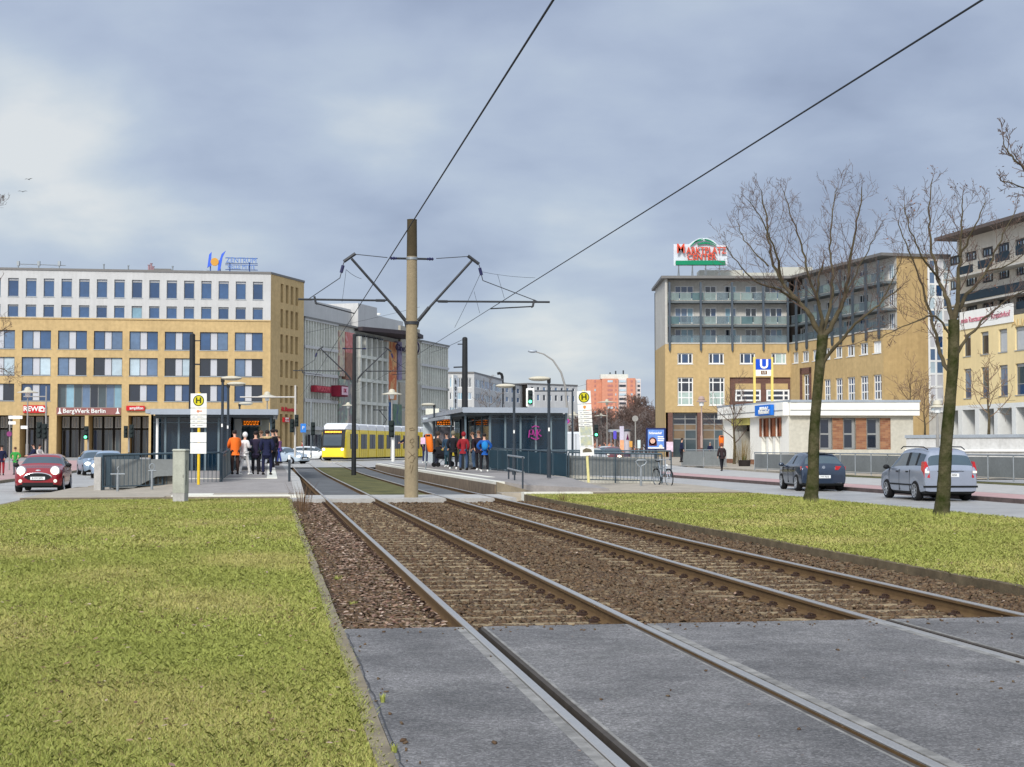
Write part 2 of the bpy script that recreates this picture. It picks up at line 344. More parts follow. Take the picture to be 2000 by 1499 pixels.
# ================================================================ ground sheet to the horizon
def sheet(name, o0, o1, t0, t1, zf, m, nt=40, label=None):
    b = MB(); os_ = o0 if isinstance(o0, (list, tuple)) else [o0, o1]; ts = [t0 + (t1 - t0) * i / nt for i in range(nt + 1)]
    for t in ts:
        for o in os_:
            p = P(t, o); b.v.append((p.x, p.y, zf(t, o, p.y)))
    k = len(os_)
    for i in range(nt):
        for j in range(k - 1): b.f.append((i * k + j, i * k + j + 1, (i + 1) * k + j + 1, (i + 1) * k + j)); b.m.append(0)
    return b.build(name, m, kind='structure')
g = MB(); rows = [-40, 60, 90, 100, 110, 120, 130, 140, 200, 400, 4000]
for Y in rows:
    z = -.34 if Y < 90 else (-.34 + .58 * (min(Y, 140) - 90) / 50)
    for X in (-3000, -200, -60, 60, 200, 3000): g.v.append((X, Y, z))
for i in range(len(rows) - 1):
    for j in range(5): g.f.append((i * 6 + j, i * 6 + j + 1, i * 6 + j + 7, i * 6 + j + 6)); g.m.append(0)
g.build('ground', m_far, kind='structure')
sheet('road', -12.2, -6.9, -4, 150, lambda t, o, Y: gr(Y) - .11, m_road)
sheet('road', 16.2, 21.7, -4, 150, lambda t, o, Y: gr(Y) - .10, m_road)
sheet('crossing_road', -60, 60, 112, 150, lambda t, o, Y: gr(Y) - .03 if Y < 140 else .262, m_road)
# kerbs and far pavements (right side)
def strip(name, o0, o1, t0, t1, zb, zt, m, **kw):
    b = MB(); n = max(1, int((t1 - t0) / 10)); rg = []
    for i in range(n + 1):
        t = t0 + (t1 - t0) * i / n; q0, q1 = P(t, o0), P(t, o1); h0 = gr(q0.y); rg.append([(q0.x, q0.y, zb + h0), (q1.x, q1.y, zb + h0), (q1.x, q1.y, zt + h0), (q0.x, q0.y, zt + h0)])
    b.loft(rg); kw.setdefault('kind', 'structure'); return b.build(name, m, **kw)
strip('kerb', 21.7, 21.88, 0, 140, -.3, .03, m_kerbd)
strip('cycle_path', 21.88, 24.0, 0, 140, -.3, .022, m_pink)
strip('pavement', 24.0, 29.4, 0, 140, -.3, .03, m_conc)
strip('verge', 29.4, 31.0, 0, 84, -.3, .05, m_sodg)
strip('forecourt', 31.0, 60, 84, 190, -.3, .04, m_pave)
strip('kerb', -12.38, -12.2, 0, 150, -.3, .02, m_kerb)
strip('pavement', -22, -12.38, 0, 150, -.3, .012, m_pink)
# road markings on the right road
b = MB()
for k in range(12):
    q = [P(12 + k * 7, 16.75), P(12 + k * 7, 16.87), P(15.5 + k * 7, 16.87), P(15.5 + k * 7, 16.75)]
    b.add([(p.x, p.y, -.094) for p in q], [(0, 1, 2, 3)])
b.build('lane_marking', mat('road_paint', (215, 215, 212), var=.15, scale=2), kind='structure')
# ================================================================ level crossing in the foreground
T0, T1 = 2.0, 13.25
RO = [1.71, 3.225, 5.42, 6.935]             # rail centre lines
b = MB(); edges = [.78]
cuts = []   # (o0,o1,kind)
for k, r in enumerate(RO):
    inner = 1 if k % 2 == 0 else -1
    h0, h1 = r - .036, r + .036
    if inner > 0: cuts += [(h0 - .085, h0 - .012, 'c'), (h1, h1 + .05, 'g'), (h1 + .05, h1 + .085, 'd'), (h1 + .085, h1 + .105, 'c')]
    else: cuts += [(h1 + .012, h1 + .085, 'c'), (h0 - .05, h0, 'g'), (h0 - .085, h0 - .05, 'd'), (h0 - .105, h0 - .085, 'c')]
pts_ = sorted(cuts); cur = .63; segs = []
for a, c, k in pts_:
    segs.append((cur, a, 'a')); segs.append((a, c, k)); cur = c
segs.append((cur, 24, 'a'))
merged = []
for s_ in segs:
    if s_[1] - s_[0] > 1e-4: merged.append(s_)
for a, c, k in merged:
    if k == 'a' and any(abs((a + c) / 2 - r) < .05 for r in RO): continue
    top = {'a': 0.0, 'c': .001, 'g': -.045, 'd': -.004}[k]
    b.mi({'a': 0, 'c': 1, 'g': 2, 'd': 3}[k])
    n = 26 if k in 'ac' else 1
    b.pbox(T0, a, -.3, T1 if k != 'c' else T1 - .02, c, top)
b.build('level_crossing', [m_asph, mat('rail_mortar', (142, 140, 136), var=.35, scale=5, bump=.6, bscale=60), m_groove, mat('rubber_strip', (72, 66, 60), var=.2, scale=5)], kind='structure')
# sealed cracks and loose grit on the crossing
b = MB(); m_seal = mat('bitumen_seal', (52, 52, 54), rough=.5, var=.2, scale=6)
def crack(t, o, dt, do, n, w):
    pts = [(t, o)]
    for i in range(n): t += dt; o = .65 + rng.uniform(-.008, .008); pts.append((t, o))
    for (ta, oa), (tb, ob) in zip(pts[:-1], pts[1:]):
        nx, ny = -(ob - oa), (tb - ta); l_ = math.hypot(nx, ny); nx, ny = nx / l_ * w, ny / l_ * w
        q = [P(ta - nx, oa + ny), P(ta + nx, oa - ny), P(tb + nx, ob - ny), P(tb - nx, ob + ny)]; b.add([(p.x, p.y, .004) for p in q], [(0, 1, 2, 3)])
crack(6.5, .65, .16, .0, 40, .004)
b.build('asphalt_cracks', m_seal, kind='structure')
# ================================================================ rails
def rail(o, t0, t1, label):
    root = thing('rail', label, 'rail', P(t0, o), 0, 'four tram rails of the double track')
    prof = [(-.075, -.150), (.075, -.150), (.075, -.138), (.02, -.122), (.014, -.108), (.014, -.045), (.036, -.035), (.036, -.012)]
    prof = prof + [(-x, z) for x, z in reversed(prof[2:])]
    def run(pr, nm, mm):
        rg = []; n = int((t1 - t0) / 6) + 1
        for i in range(n + 1):
            t = t0 + (t1 - t0) * i / n; p = P(t, o); h = gr(p.y); rg.append([(p.x + x * CT, p.y + x * ST, z + h) for x, z in pr])
        mb = MB(); mb.loft(rg); return mb.build(nm, mm, root, True)
    run(prof, 'rail_web', m_rail)
    run([(-.034, -.012), (.034, -.012), (.034, -.004), (.026, 0.003), (-.026, 0.003), (-.034, -.004)], 'rail_head', m_head)
for o, lb in zip(RO, ('leftmost tram rail, nearest the left lawn', 'second tram rail from the left, right hand rail of the left track', 'third tram rail from the left, left hand rail of the right track', 'rightmost tram rail, nearest the right lawn')):
    rail(o, T0, 128, lb)
# ================================================================ ballast trench, kerbs, sleepers
sheet('ballast_bed', .63, 8.2, T1, 47.3, lambda t, o, Y: -.176, m_ball, nt=4)
m_kerb2 = mat('kerb_stone_dark', (104, 92, 72), rough=.9, var=.3, scale=3, bump=.5, bscale=40)
for o0_, o1_, t1_, zt_, mm_ in ((.53, .63, 47.3, .008, m_kerb), (8.2, 8.31, 49.5, .012, m_kerb2)):
    b = MB(); t_ = 2.0
    while t_ < t1_: w_ = rng.uniform(-.006, .006); h_ = rng.uniform(-.006, .004); b.pbox(t_ + .006, o0_ + w_, -.4, min(t_ + .994, t1_), o1_ + w_, zt_ + h_); t_ += 1.0
    b.build('kerb', mm_, kind='structure')
b = MB(); b.pbox(47.3, .53, -.3, 51.0, 7.6, -.022); b.build('crossing_slab', m_conc, kind='structure')
sl_ = MB(); sl_.box(-1.2, -.12, -.09, 1.2, .12, 0)
sl_me = [(-1.2, 0), (1.2, 0)]
def make_sleeper():
    r = thing('sleeper', 'brown concrete sleeper half buried in the ballast of the left track', 'sleeper', (0, 0, 0), TH, 'sleepers of the left track')
    m = MB(); pr = [(-.09, -.12), (.09, -.12), (.07, -.006), (.062, 0), (-.062, 0), (-.07, -.006)]
    m.loft([[(x, y, z) for y, z in pr] for x in (-1.2, -.4, .4, 1.2)]); m.build('beam', m_sleep, r)
    for x in (-.757, .757):
        for s in (-1, 1):
            c = MB(); c.bbox(x + s * .05, -.05, -.002, x + s * .15, .05, .03, .008); c.cyl(x + s * .115, 0, .03, .055, .018, .014, 6)
            c.tube([(x + s * .055, -.03, .035), (x + s * .09, -.035, .05), (x + s * .115, 0, .048), (x + s * .09, .035, .05), (x + s * .055, .03, .035)], .008, 5)
            c.build('rail_clip', m_iron, r)
    return r
sp = make_sleeper(); k = 0
for ti in range(57):
    for oc, g_ in ((2.4675, 'left'), (6.1775, 'right')):
        o = sp if k == 0 else copy_tree(sp); k += 1
        p = P(13.5 + ti * .595 + rng.uniform(-.015, .015), oc, -.146 + rng.uniform(-.004, .002))
        place(o, p, TH + rng.uniform(-.006, .006), 'brown concrete sleeper half buried in the ballast of the %s track' % g_, 'sleepers of the %s track' % g_)
# loose stones
def stones(n, t0, t1, o0, o1, smin, smax, zf, keep=None):
    t = rng.uniform(t0, t1, n); o = rng.uniform(o0, o1, n)
    if keep is not None: k = keep(t, o); t, o = t[k], o[k]
    n = len(t); base = np.array([(-1, -1, -1), (1, -1, -1), (1, 1, -1), (-1, 1, -1), (-1, -1, 1), (1, -1, 1), (1, 1, 1), (-1, 1, 1)], float) * .5
    V = base[None] * rng.uniform(.45, 1.0, (n, 8, 1)) + rng.uniform(-.16, .16, (n, 8, 3))
    s = rng.uniform(smin, smax, (n, 1)) * np.stack([rng.uniform(.8, 1.5, n), rng.uniform(.6, 1.1, n), rng.uniform(.4, .8, n)], 1)
    V = V * s[:, None, :]; a = rng.uniform(0, 6.28, n); e = rng.uniform(-.6, .6, n); ca, sa = np.cos(a)[:, None], np.sin(a)[:, None]; ce, se = np.cos(e)[:, None], np.sin(e)[:, None]
    x, y, z = V[..., 0], V[..., 1], V[..., 2]; y, z = y * ce - z * se, y * se + z * ce; x, y = x * ca - y * sa, x * sa + y * ca
    X = o * CT - t * ST; Y = t * CT + o * ST; Z = zf(t, o)
    V = np.stack([x + X[:, None], y + Y[:, None], z + Z[:, None]], 2).reshape(-1, 3)
    q = np.array([(0, 3, 2, 1), (4, 5, 6, 7), (0, 1, 5, 4), (1, 2, 6, 5), (2, 3, 7, 6), (3, 0, 4, 7)])
    return V, (q[None] + np.arange(n)[:, None, None] * 8).reshape(-1, 4)
def notrail(t, o):
    k = np.ones(len(t), bool)
    for r in RO: k &= np.abs(o - r) > .085
    # stones lie mostly between the sleepers
    ph = ((t - 13.5) / .595 + .5) % 1 - .5; on = np.abs(ph) < .12; ins = (np.abs(o - 2.4675) < 1.22) | (np.abs(o - 6.1775) < 1.22)
    k &= ~(on & ins & (rng.uniform(0, 1, len(t)) > .1)); return k
zf = lambda t, o: -.163 + rng.uniform(-.012, .016, len(t)) + .055 * np.clip((o - 7.45) / .7, 0, 1) + .05 * np.clip((1.35 - o) / .5, 0, 1) + .012 * np.sin(t * 2.3 + o * 3) * (np.abs(o - 4.3) < 1)
Vs, Fs, nb = [], [], 0
for n, a, c, s0, s1 in ((30000, T1 + .03, 20, .03, .065), (24000, 20, 30, .035, .07), (16000, 30, 47.2, .045, .085)):
    V, F_ = stones(n, a, c, .65, 8.17, s0, s1, zf, notrail); Vs.append(V); Fs.append(F_ + nb); nb += len(V)
for n, a, c, o0_, o1_, z_ in ((90, 12.75, 13.25, .9, 8.0, 0), (24, 7, 13, .65, .75, 0), (40, 7, 13.2, 1, 8, 0), (160, 13.2, 47, .52, .65, .012), (120, 13.2, 47, 8.18, 8.33, .02)):
    V, F_ = stones(n, a, c, o0_, o1_, .008, .03, lambda t, o: np.full(len(t), z_ + .006)); Vs.append(V); Fs.append(F_ + nb); nb += len(V)
o = npmesh('ballast', np.concatenate(Vs), np.concatenate(Fs), m_stone); tag(o, 'loose brown ballast stones between the rails', 'ballast', kind='stuff')
def leaves(n, t0, t1, o0, o1, z, size, pw=1.0):
    t = rng.uniform(t0, t1, n); o = o0 + (o1 - o0) * rng.uniform(0, 1, n) ** pw
    s = rng.uniform(.5, 1, n) * size; a = rng.uniform(0, 6.28, n); X = o * CT - t * ST; Y = t * CT + o * ST
    loc = np.array([(-1, 0, 0), (-.3, -.5, .12), (.6, -.42, .1), (1.1, 0, .25), (.6, .45, .3), (-.3, .5, .22)])
    tilt = rng.uniform(-.5, .5, (n, 1)); x = loc[None, :, 0] * s[:, None]; y = loc[None, :, 1] * s[:, None]; zz_ = loc[None, :, 2] * s[:, None] * rng.uniform(-.5, 1.6, (n, 1)) + x * tilt * .5
    ca, sa = np.cos(a)[:, None], np.sin(a)[:, None]
    V = np.stack([x * ca - y * sa + X[:, None], x * sa + y * ca + Y[:, None], zz_ + z + rng.uniform(0, .025, (n, 1))], 2).reshape(-1, 3)
    return V, (np.arange(6)[None] + np.arange(n)[:, None] * 6)
Vs, Fs, nb = [], [], 0
for a in ((4600, T1, 30, .65, 1.65, -.115, .036, 1.3), (1500, T1, 45, .8, 8.1, -.135, .032), (2000, 25, 46, .65, 1.5, -.115, .045), (420, 5, 16, -4.5, .5, .02, .026), (600, 14, 45, -7, .5, .03, .036), (420, 16, 48, 8.4, 16, .03, .036), (90, 7, 13.2, .9, 9, .004, .012)):
    V, F_ = leaves(*a); Vs.append(V); Fs.append(F_ + nb); nb += len(V)
tag(npmesh('leaf_litter', np.concatenate(Vs), np.concatenate(Fs), m_leaf), 'dry pale and brown leaves scattered over ballast and lawn', 'leaves', kind='stuff')
# ================================================================ lawns
def bumpy(name, t0, t1, o0, o1, m, nt=120, no=40):
    b = MB()
    for i in range(nt + 1):
        t = t0 + (t1 - t0) * (i / nt) ** 1.5
        for j in range(no + 1):
            o_ = o0 + (o1 - o0) * j / no; p = P(t, o_); e = min(1, min(o_ - o0, o1 - o_) / .3)
            z = -.02 + .007 * (math.sin(t * 1.7 + o_ * 2.3) * math.sin(t * .6 - o_ * 1.1)) * e + .005 * math.sin(t * 7 + math.sin(o_ * 5) * 2) * e
            b.v.append((p.x, p.y, z - .02 * (1 - e)))
    for i in range(nt):
        for j in range(no): q = i * (no + 1) + j; b.f.append((q, q + 1, q + no + 2, q + no + 1)); b.m.append(0)
    return b.build(name, m, smooth=60, kind='structure')
bumpy('lawn', 3, 47.3, -6.9, .53, m_sod); bumpy('lawn', 8, 50, 8.34, 16.2, m_sod)
b = MB(); b.pbox(3, -7.25, -.3, 47.3, -6.9, .0); b.build('kerb', m_kerb, kind='structure')
b = MB(); b.pbox(3, 16.2, -.3, 50, 16.38, -.02); b.build('kerb', m_kerb, kind='structure')
PAT = [rng.uniform(0, 6.28, 6), rng.uniform(.25, 1.4, (6, 2))]
def patch(t, o):
    s = 0
    for k in range(6): s = s + np.sin(t * PAT[1][k, 0] * 1.3 + o * PAT[1][k, 1] * 2.2 * (1 if k % 2 else -1) + PAT[0][k])
    return s / 6
def blades(n, t0, t1, o0, o1, h, w, green, z=0.0):
    t = rng.uniform(t0, t1, n); o = rng.uniform(o0, o1, n); pp = patch(t, o) + rng.normal(0, .28, n); k = (pp > -.22) if green else (pp <= -.04); t, o, pp = t[k], o[k], pp[k]; n = len(t)
    X = o * CT - t * ST; Y = t * CT + o * ST; a = rng.uniform(0, 6.28, n); hh = rng.uniform(.35, 1.1, n) * h * (1.1 if green else .75) * (1 + .35 * patch(t * 3, o * 3)); ww = w * rng.uniform(.6, 1.3, n)
    lean = rng.uniform(.7, 2.6, n) * hh; hh = hh * rng.uniform(.45, 1.0, n); b_ = rng.uniform(0, 6.28, n); lx, ly = np.cos(b_) * lean, np.sin(b_) * lean; ax, ay = np.cos(a) * ww, np.sin(a) * ww
    z0 = np.full(n, z - .02)
    V = np.stack([np.stack([X - ax, Y - ay, z0], 1), np.stack([X + ax, Y + ay, z0], 1), np.stack([X + ax * .7 + lx * .62, Y + ay * .7 + ly * .62, z0 + .02 + hh * .7], 1), np.stack([X + lx, Y + ly, z0 + .02 + hh], 1), np.stack([X - ax * .7 + lx * .62, Y - ay * .7 + ly * .62, z0 + .02 + hh * .7], 1)], 1).reshape(-1, 3)
    return V, (np.arange(5)[None] + np.arange(n)[:, None] * 5)
gm = mat('grass_green', (168, 174, 98), rough=.75, var=.24, scale=.7, spec=.2, isl=[(130, 140, 60), (158, 166, 76), (176, 180, 94), (148, 158, 70), (190, 192, 112)], islf=.55)
ym = mat('grass_straw', (190, 182, 116), rough=.8, var=.3, scale=.9, spec=.2, isl=[(158, 158, 80), (182, 176, 104), (172, 172, 92), (204, 196, 138), (150, 142, 76), (190, 184, 116)], islf=.55)
for nm, mm, gg in (('grass', gm, True), ('grass', ym, False)):
    Vs, Fs, nb = [], [], 0
    for a in ((270000, 6, 13, -3.2, .57, .025, .0016), (700, 6, 20, .53, .62, .035, .002), (1300, 20, 46, .5, .62, .05, .004), (1600, 12, 49, 8.22, 8.34, .05, .004), (220000, 13, 24, -6.9, .55, .028, .0026), (120000, 24, 47, -7.1, .54, .036, .0048),
              (120000, 15, 27, 8.30, 16.1, .034, .0034), (110000, 27, 50, 8.30, 16.3, .040, .005)):
        V, F_ = blades(*a, gg); Vs.append(V); Fs.append(F_ + nb); nb += len(V)
    tag(npmesh(nm, np.concatenate(Vs), np.concatenate(Fs), mm), 'short green lawn grass' if gg else 'dry yellow tufts in the lawn', 'grass', kind='stuff')
# worn clods and moss between the blades
m_clod = mat('soil_clod', (86, 68, 48), rough=.95, var=.3, scale=3, isl=[(58, 46, 32), (92, 74, 50), (120, 104, 62), (74, 64, 36)], islf=.8)
Vs, Fs, nb = [], [], 0
for n, a, c, o0_, o1_ in ((2200, 6, 15, -4, .48), (2600, 15, 46, -6.8, .48), (2200, 15, 49, 8.5, 16)):
    V, F_ = stones(n, a, c, o0_, o1_, .012, .05, lambda t, o: np.full(len(t), -.008), lambda t, o: patch(t * 2.1, o * 1.7) > -.05); Vs.append(V); Fs.append(F_ + nb); nb += len(V)
tag(npmesh('soil_clods', np.concatenate(Vs), np.concatenate(Fs), m_clod), 'small brown clods and moss scattered in the lawn', 'soil', kind='stuff')
# weeds and tufts along the kerbs and ballast
def tuft(x, y, z, h, n, m, lb, cat='weed', nm='weed'):
    t = rng.uniform(0, 6.28, n); V = []; Fc = []
    for i in range(n):
        a = t[i]; l = h * rng.uniform(.5, 1.1); r = rng.uniform(0, h * .35); bx, by = x + r * math.cos(a), y + r * math.sin(a); s = rng.uniform(.15, .5) * l; w = .004 + h * .004
        px_, py_ = -math.sin(a) * w, math.cos(a) * w
        mx, my = bx + s * .4 * math.cos(a), by + s * .4 * math.sin(a); tx, ty = bx + s * math.cos(a), by + s * math.sin(a); V += [(bx - px_, by - py_, z), (bx + px_, by + py_, z), (mx + px_ * .7, my + py_ * .7, z + l * .65), (mx - px_ * .7, my - py_ * .7, z + l * .65), (tx + px_ * .2, ty + py_ * .2, z + l), (tx - px_ * .2, ty - py_ * .2, z + l)]
        Fc += [(6 * i, 6 * i + 1, 6 * i + 2, 6 * i + 3), (6 * i + 3, 6 * i + 2, 6 * i + 4, 6 * i + 5)]
    return tag(npmesh(nm, np.array(V), np.array(Fc), m), lb, cat)
p = gnd(748, 1372); tuft(p.x, p.y, 0, .05, 40, gm, 'small grass tuft growing in the kerb joint beside the crossing')
p = gnd(770, 1470); tuft(p.x, p.y, 0, .045, 45, gm, 'nearest grass tuft in the kerb joint at the bottom of the photo')
p = gnd(690, 1190, -.15); tuft(p.x, p.y, -.16, .09, 90, gm, 'green weed on the ballast just behind the crossing edge')
p = gnd(660, 1140, -.15); tuft(p.x, p.y, -.16, .11, 70, gm, 'green weed on the ballast beside the left kerb')
m_dry = mat('dry_stalk', (112, 88, 66), var=.2, scale=4)
p = gnd(590, 1000, -.1); tuft(p.x, p.y, -.16, .8, 60, m_dry, 'tall dry stalks beside the left platform end', 'dry plant', 'dry_stalks')
p = gnd(1100, 985, -.1); tuft(p.x, p.y, -.16, .45, 50, m_dry, 'bare brown twigs beside the right platform ramp', 'dry plant', 'dry_stalks')
# ================================================================ track area between the platforms
sheet('track_bed', .9, 8.0, 51.0, 126, lambda t, o, Y: gr(Y) - .19, m_ball, nt=20)
strip('track_bed', 1.78, 3.155, 51.0, 126, -.3, -.10, m_bed)
strip('track_bed', 5.49, 6.865, 51.0, 126, -.3, -.10, m_bed)
strip('track_lawn', 3.30, 5.345, 51.0, 126, -.3, -.07, m_sodg)
PZ = .37
def rampz(t, o): return PZ
# left platform
m_plat = mat('platform_paving', (148, 143, 140), rough=.8, var=.1, scale=1.2, bump=.3, bscale=40)
def slabs(name, o0, o1, t0, t1, zf, zb, m, nt=1, no=1):
    b = MB()
    for i in range(nt):
        for j in range(no):
            ta, tb = t0 + (t1 - t0) * i / nt, t0 + (t1 - t0) * (i + 1) / nt; oa, ob = o0 + (o1 - o0) * j / no, o0 + (o1 - o0) * (j + 1) / no
            q = [P(ta, oa), P(ta, ob), P(tb, ob), P(tb, oa)]; zz_ = [zf(ta, oa), zf(ta, ob), zf(tb, ob), zf(tb, oa)]
            b.hexa([(p.x, p.y, zb) for p in q] + [(p.x, p.y, z_) for p, z_ in zip(q, zz_)])
    return b.build(name, m, kind='structure')
lz = lambda t, o: .03 + (PZ - .03) * min(1, max(0, (t - 52) / 7.5)) * min(1, max(0, (o + 5.2) / 2.0))
slabs('pavement', -7.3, -5.2, 47.3, 61, lambda t, o: .03, -.3, m_pave, 2)
slabs('pavement', -5.2, -3.2, 47.3, 61, lz, -.3, m_pave, 8, 2)
slabs('platform', -3.2, .82, 52, 61, lz, -.3, m_plat, 8, 1)
slabs('pavement', -3.2, .62, 49.2, 52, lambda t, o: .03, -.3, m_pave)
slabs('kerb', -7.3, .62, 47.3, 47.5, lambda t, o: .05, -.3, m_kerb)
slabs('kerb', -3.0, 1.12, 48.6, 49.2, lambda t, o: .06, -.3, m_white)
slabs('platform', -6, .82, 61, 112, lambda t, o: PZ, -.3, m_plat)
slabs('platform_edge', .82, 1.15, 52, 61, lambda t, o: lz(t, o) + .004, -.3, m_conc, 8)
slabs('platform_edge', .82, 1.15, 61, 112, lambda t, o: PZ + .004, -.3, m_conc)
slabs('tactile_strip', -.1, .3, 59.5, 112, lambda t, o: PZ + .008, PZ - .1, m_white)
slabs('tactile_strip', -3.0, -1.8, 50.2, 51.6, lambda t, o: .036, 0, m_white)
slabs('tactile_strip', -3.2, .3, 59.3, 59.5, lambda t, o: PZ + .006, PZ - .1, m_white)
# right platform
rz_ = lambda t, o: .10 + (PZ - .10) * (1 - min(1, max(0, (o - 8.6) / 3.4))) * min(1, max(0, (t - 50.2) / 3.0) if o > 8.0 else 1)
slabs('platform', 7.95, 11.6, 60, 112, lambda t, o: PZ, -.3, m_plat)
slabs('platform', 7.95, 11.6, 52, 60, lambda t, o: max(rz_(t, o), .1 + (PZ - .1) * min(1, max(0, (t - 51.5) / 8))), -.3, m_plat, 8, 6)
slabs('platform_edge', 7.65, 7.95, 52, 112, lambda t, o: PZ + .005, -.3, m_white)
slabs('platform_wall', 7.60, 7.64, 52, 112, lambda t, o: PZ - .09, -.3, mat('brick_base', (122, 108, 92), var=.3, scale=3))
slabs('ramp_kerb', 7.65, 8.9, 51.8, 52.0, lambda t, o: PZ - max(0, (o - 7.65)) * .27, -.3, m_kerb, 1, 5)
slabs('kerb', 8.3, 10.6, 50.0, 50.7, lambda t, o: .06, -.3, m_white)
slabs('pavement', 7.65, 16.2, 50.7, 51.8, lambda t, o: .03, -.3, m_pave)
slabs('pavement', 8.9, 11.6, 51.8, 52, lambda t, o: .04, -.3, m_pave)
slabs('pavement', 11.6, 16.2, 51.8, 62.6, lambda t, o: .04 + (.06 if t > 57 else 0), -.3, m_pave, 2)
slabs('kerb', 10.6, 15.6, 50.0, 50.3, lambda t, o: .05, -.3, m_kerb)
slabs('tactile_strip', 8.5, 8.8, 60, 112, lambda t, o: PZ + .006, PZ - .1, m_white)
slabs('verge', 10.6, 16.2, 50.3, 50.7, lambda t, o: .01, -.3, m_sodg)

slabs('pavement', 11.6, 16.2, 62.6, 112, lambda t, o: .1, -.3, m_pave)
slabs('pavement', -6.9, -3.2, 61, 112, lambda t, o: .05, -.3, m_pave)
# ================================================================ building materials
m_ochre = mat('plaster_ochre', (198, 171, 124), rough=.9, var=.06, scale=.25, bump=.2, bscale=8, streak=.14)
m_ochre2 = mat('plaster_ochre_right', (190, 165, 120), rough=.9, var=.07, scale=.25, bump=.2, bscale=8, streak=.14)
m_yel = mat('plaster_yellow', (226, 206, 158), rough=.9, var=.05, scale=.25, streak=.1)
m_wht = mat('plaster_white', (192, 192, 191), rough=.9, var=.05, scale=.3, streak=.12)
m_cream = mat('plaster_cream', (190, 188, 182), rough=.9, var=.06, scale=.3, streak=.15)
m_cgrey = mat('concrete_facade', (214, 215, 206), rough=.9, var=.08, scale=.3, streak=.25)
m_lgrey = mat('light_grey_panel', (188, 190, 196), rough=.7, var=.05, scale=.5)
m_roofm = mat('roof_edge_metal', (120, 118, 116), rough=.5, metal=.3, var=.06)
m_zinc = mat('zinc', (168, 176, 184), rough=.45, metal=.3, var=.08, scale=1)
g_blue = glassmat('glass_blue', (52, 84, 124)); g_dk = glassmat('glass_dark', (26, 34, 48)); g_mid = glassmat('glass_grey_blue', (92, 116, 146))
g_teal = glassmat('blind_teal', (126, 164, 182), rough=.3); g_pale = glassmat('blind_pale', (178, 196, 206), rough=.3); g_deep = glassmat('glass_deep_blue', (36, 66, 104)); g_shop = glassmat('shop_glass', (62, 76, 82))
g_milk = glassmat('glass_green_milk', (164, 184, 178), rough=.25)
m_frd = mat('frame_dark', (62, 66, 72), var=0, rough=.5); m_frw = mat('frame_white', (222, 224, 224), var=0, rough=.5); m_frg = mat('frame_grey', (140, 142, 142), var=0, rough=.5)
m_brown = brickmat('brown_clinker', (104, 72, 62), (90, 60, 54), (120, 104, 96), w=.5, h=.16)
m_brk = brickmat('red_brick_old', (122, 76, 56), (156, 112, 80), (140, 118, 96), w=.45, h=.14)
m_black = mat('black_paint', (30, 30, 32), var=.1, rough=.5); m_red = mat('sign_red', (196, 34, 40), var=.04, rough=.4); m_sblue = mat('sign_blue', (28, 84, 190), var=.04, rough=.4)
m_signw = mat('sign_white', (236, 236, 232), var=.03, rough=.5); m_galv = mat('galvanised', (150, 156, 160), metal=.5, rough=.5, var=.1, scale=4)
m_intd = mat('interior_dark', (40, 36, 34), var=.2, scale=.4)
def pick(ws): return random.choices([w[0] for w in ws], [w[1] for w in ws])[0]
def closebody(root, pl, u0, u1, z0, z1, depth, m, name='shell', front=-.6):
    # the block behind a facade: roof, sides, back
    b = MB(); pl.box(b, u0 + .01, u1 - .01, z0, z1 - .03, -depth, front); return b.build(name, m, root, True)
GZ = .24
# ================================================================ A: ochre and white office block, left
plA = pxplane(0, 195, 527, 200); plA2 = Plane(plA.A - plA.d * 9, plA.B); s0 = 9.0
uA = lambda px: plA2.u(px); zA = lambda px, py: plA2.z(px, py)
A = thing('office_block', 'long office block with ochre lower storeys, two white upper storeys and an arcade', 'building', (plA2.A.x, plA2.A.y, 0))
UE = plA2.len; zt = zA(30, 527.5); zo = zA(30, 621.5)
holes = []; jobs = []
for i in range(-1, 15):
    u0 = uA(11.3) + (uA(491.7) - uA(11.3)) / 14 * i; u1 = u0 + (uA(32.3) - uA(11.3))
    for k, (ya, yb) in enumerate(((543.3, 579), (594.8, 618.7))):
        r = (u0, u1, zA(22, yb), zA(22, ya)); holes.append(r); jobs.append((r, .25, m_frg, [pick([(g_blue, 5), (g_deep, 4), (g_teal, 1.2 if k else 0)]), m_lgrey], (), (.88,), m_zinc))
for i in range(-1, 7):
    u0 = uA(40) + (uA(457) - uA(40)) / 6 * i; u1 = u0 + (uA(97) - uA(40))
    for k, (ya, yb) in enumerate(((645.5, 681.5), (697.8, 733.2), (749.8, 783.2))):
        if k == 2 and i in (1, 2):
            if i == 2: continue
            u2 = uA(236.5); r = (u0, u2, zA(70, 796.5), zA(70, 749.8)); cells = [g_shop, g_teal, g_shop, g_mid, g_dk, g_shop, g_mid, g_teal]; jobs.append((r, .7, m_frg, cells, [j / 8 for j in range(1, 8)], (), None)); holes.append(r + (.7,)); continue
        r = (u0, u1, zA(70, yb), zA(70, ya)); holes.append(r)
        gl = [pick([(g_mid, 5), (g_blue, 3), (g_dk, 1)]) for _ in range(2)] if k == 0 else ([pick([(g_pale, 3), (g_mid, 3), (g_dk, 1.2)]) for _ in range(2)] if k == 1 else [pick([(g_dk, 3), (g_deep, 2), (g_mid, 1)]) for _ in range(2)])
        jobs.append((r, .3, m_frd, [gl[0], m_lgrey, gl[1]], (.37, .62), (), m_zinc))
arc = []
for xa, xb in ((-60, -36), (-33, 24), (38, 95), (110, 165), (172, 236.5), (250, 290), (300, 360), (372, 430), (442, 505)):
    r = (max(.3, uA(xa)), uA(xb), GZ - .2, zA(60, 811.5), 4.5); holes.append(r); arc.append(r)
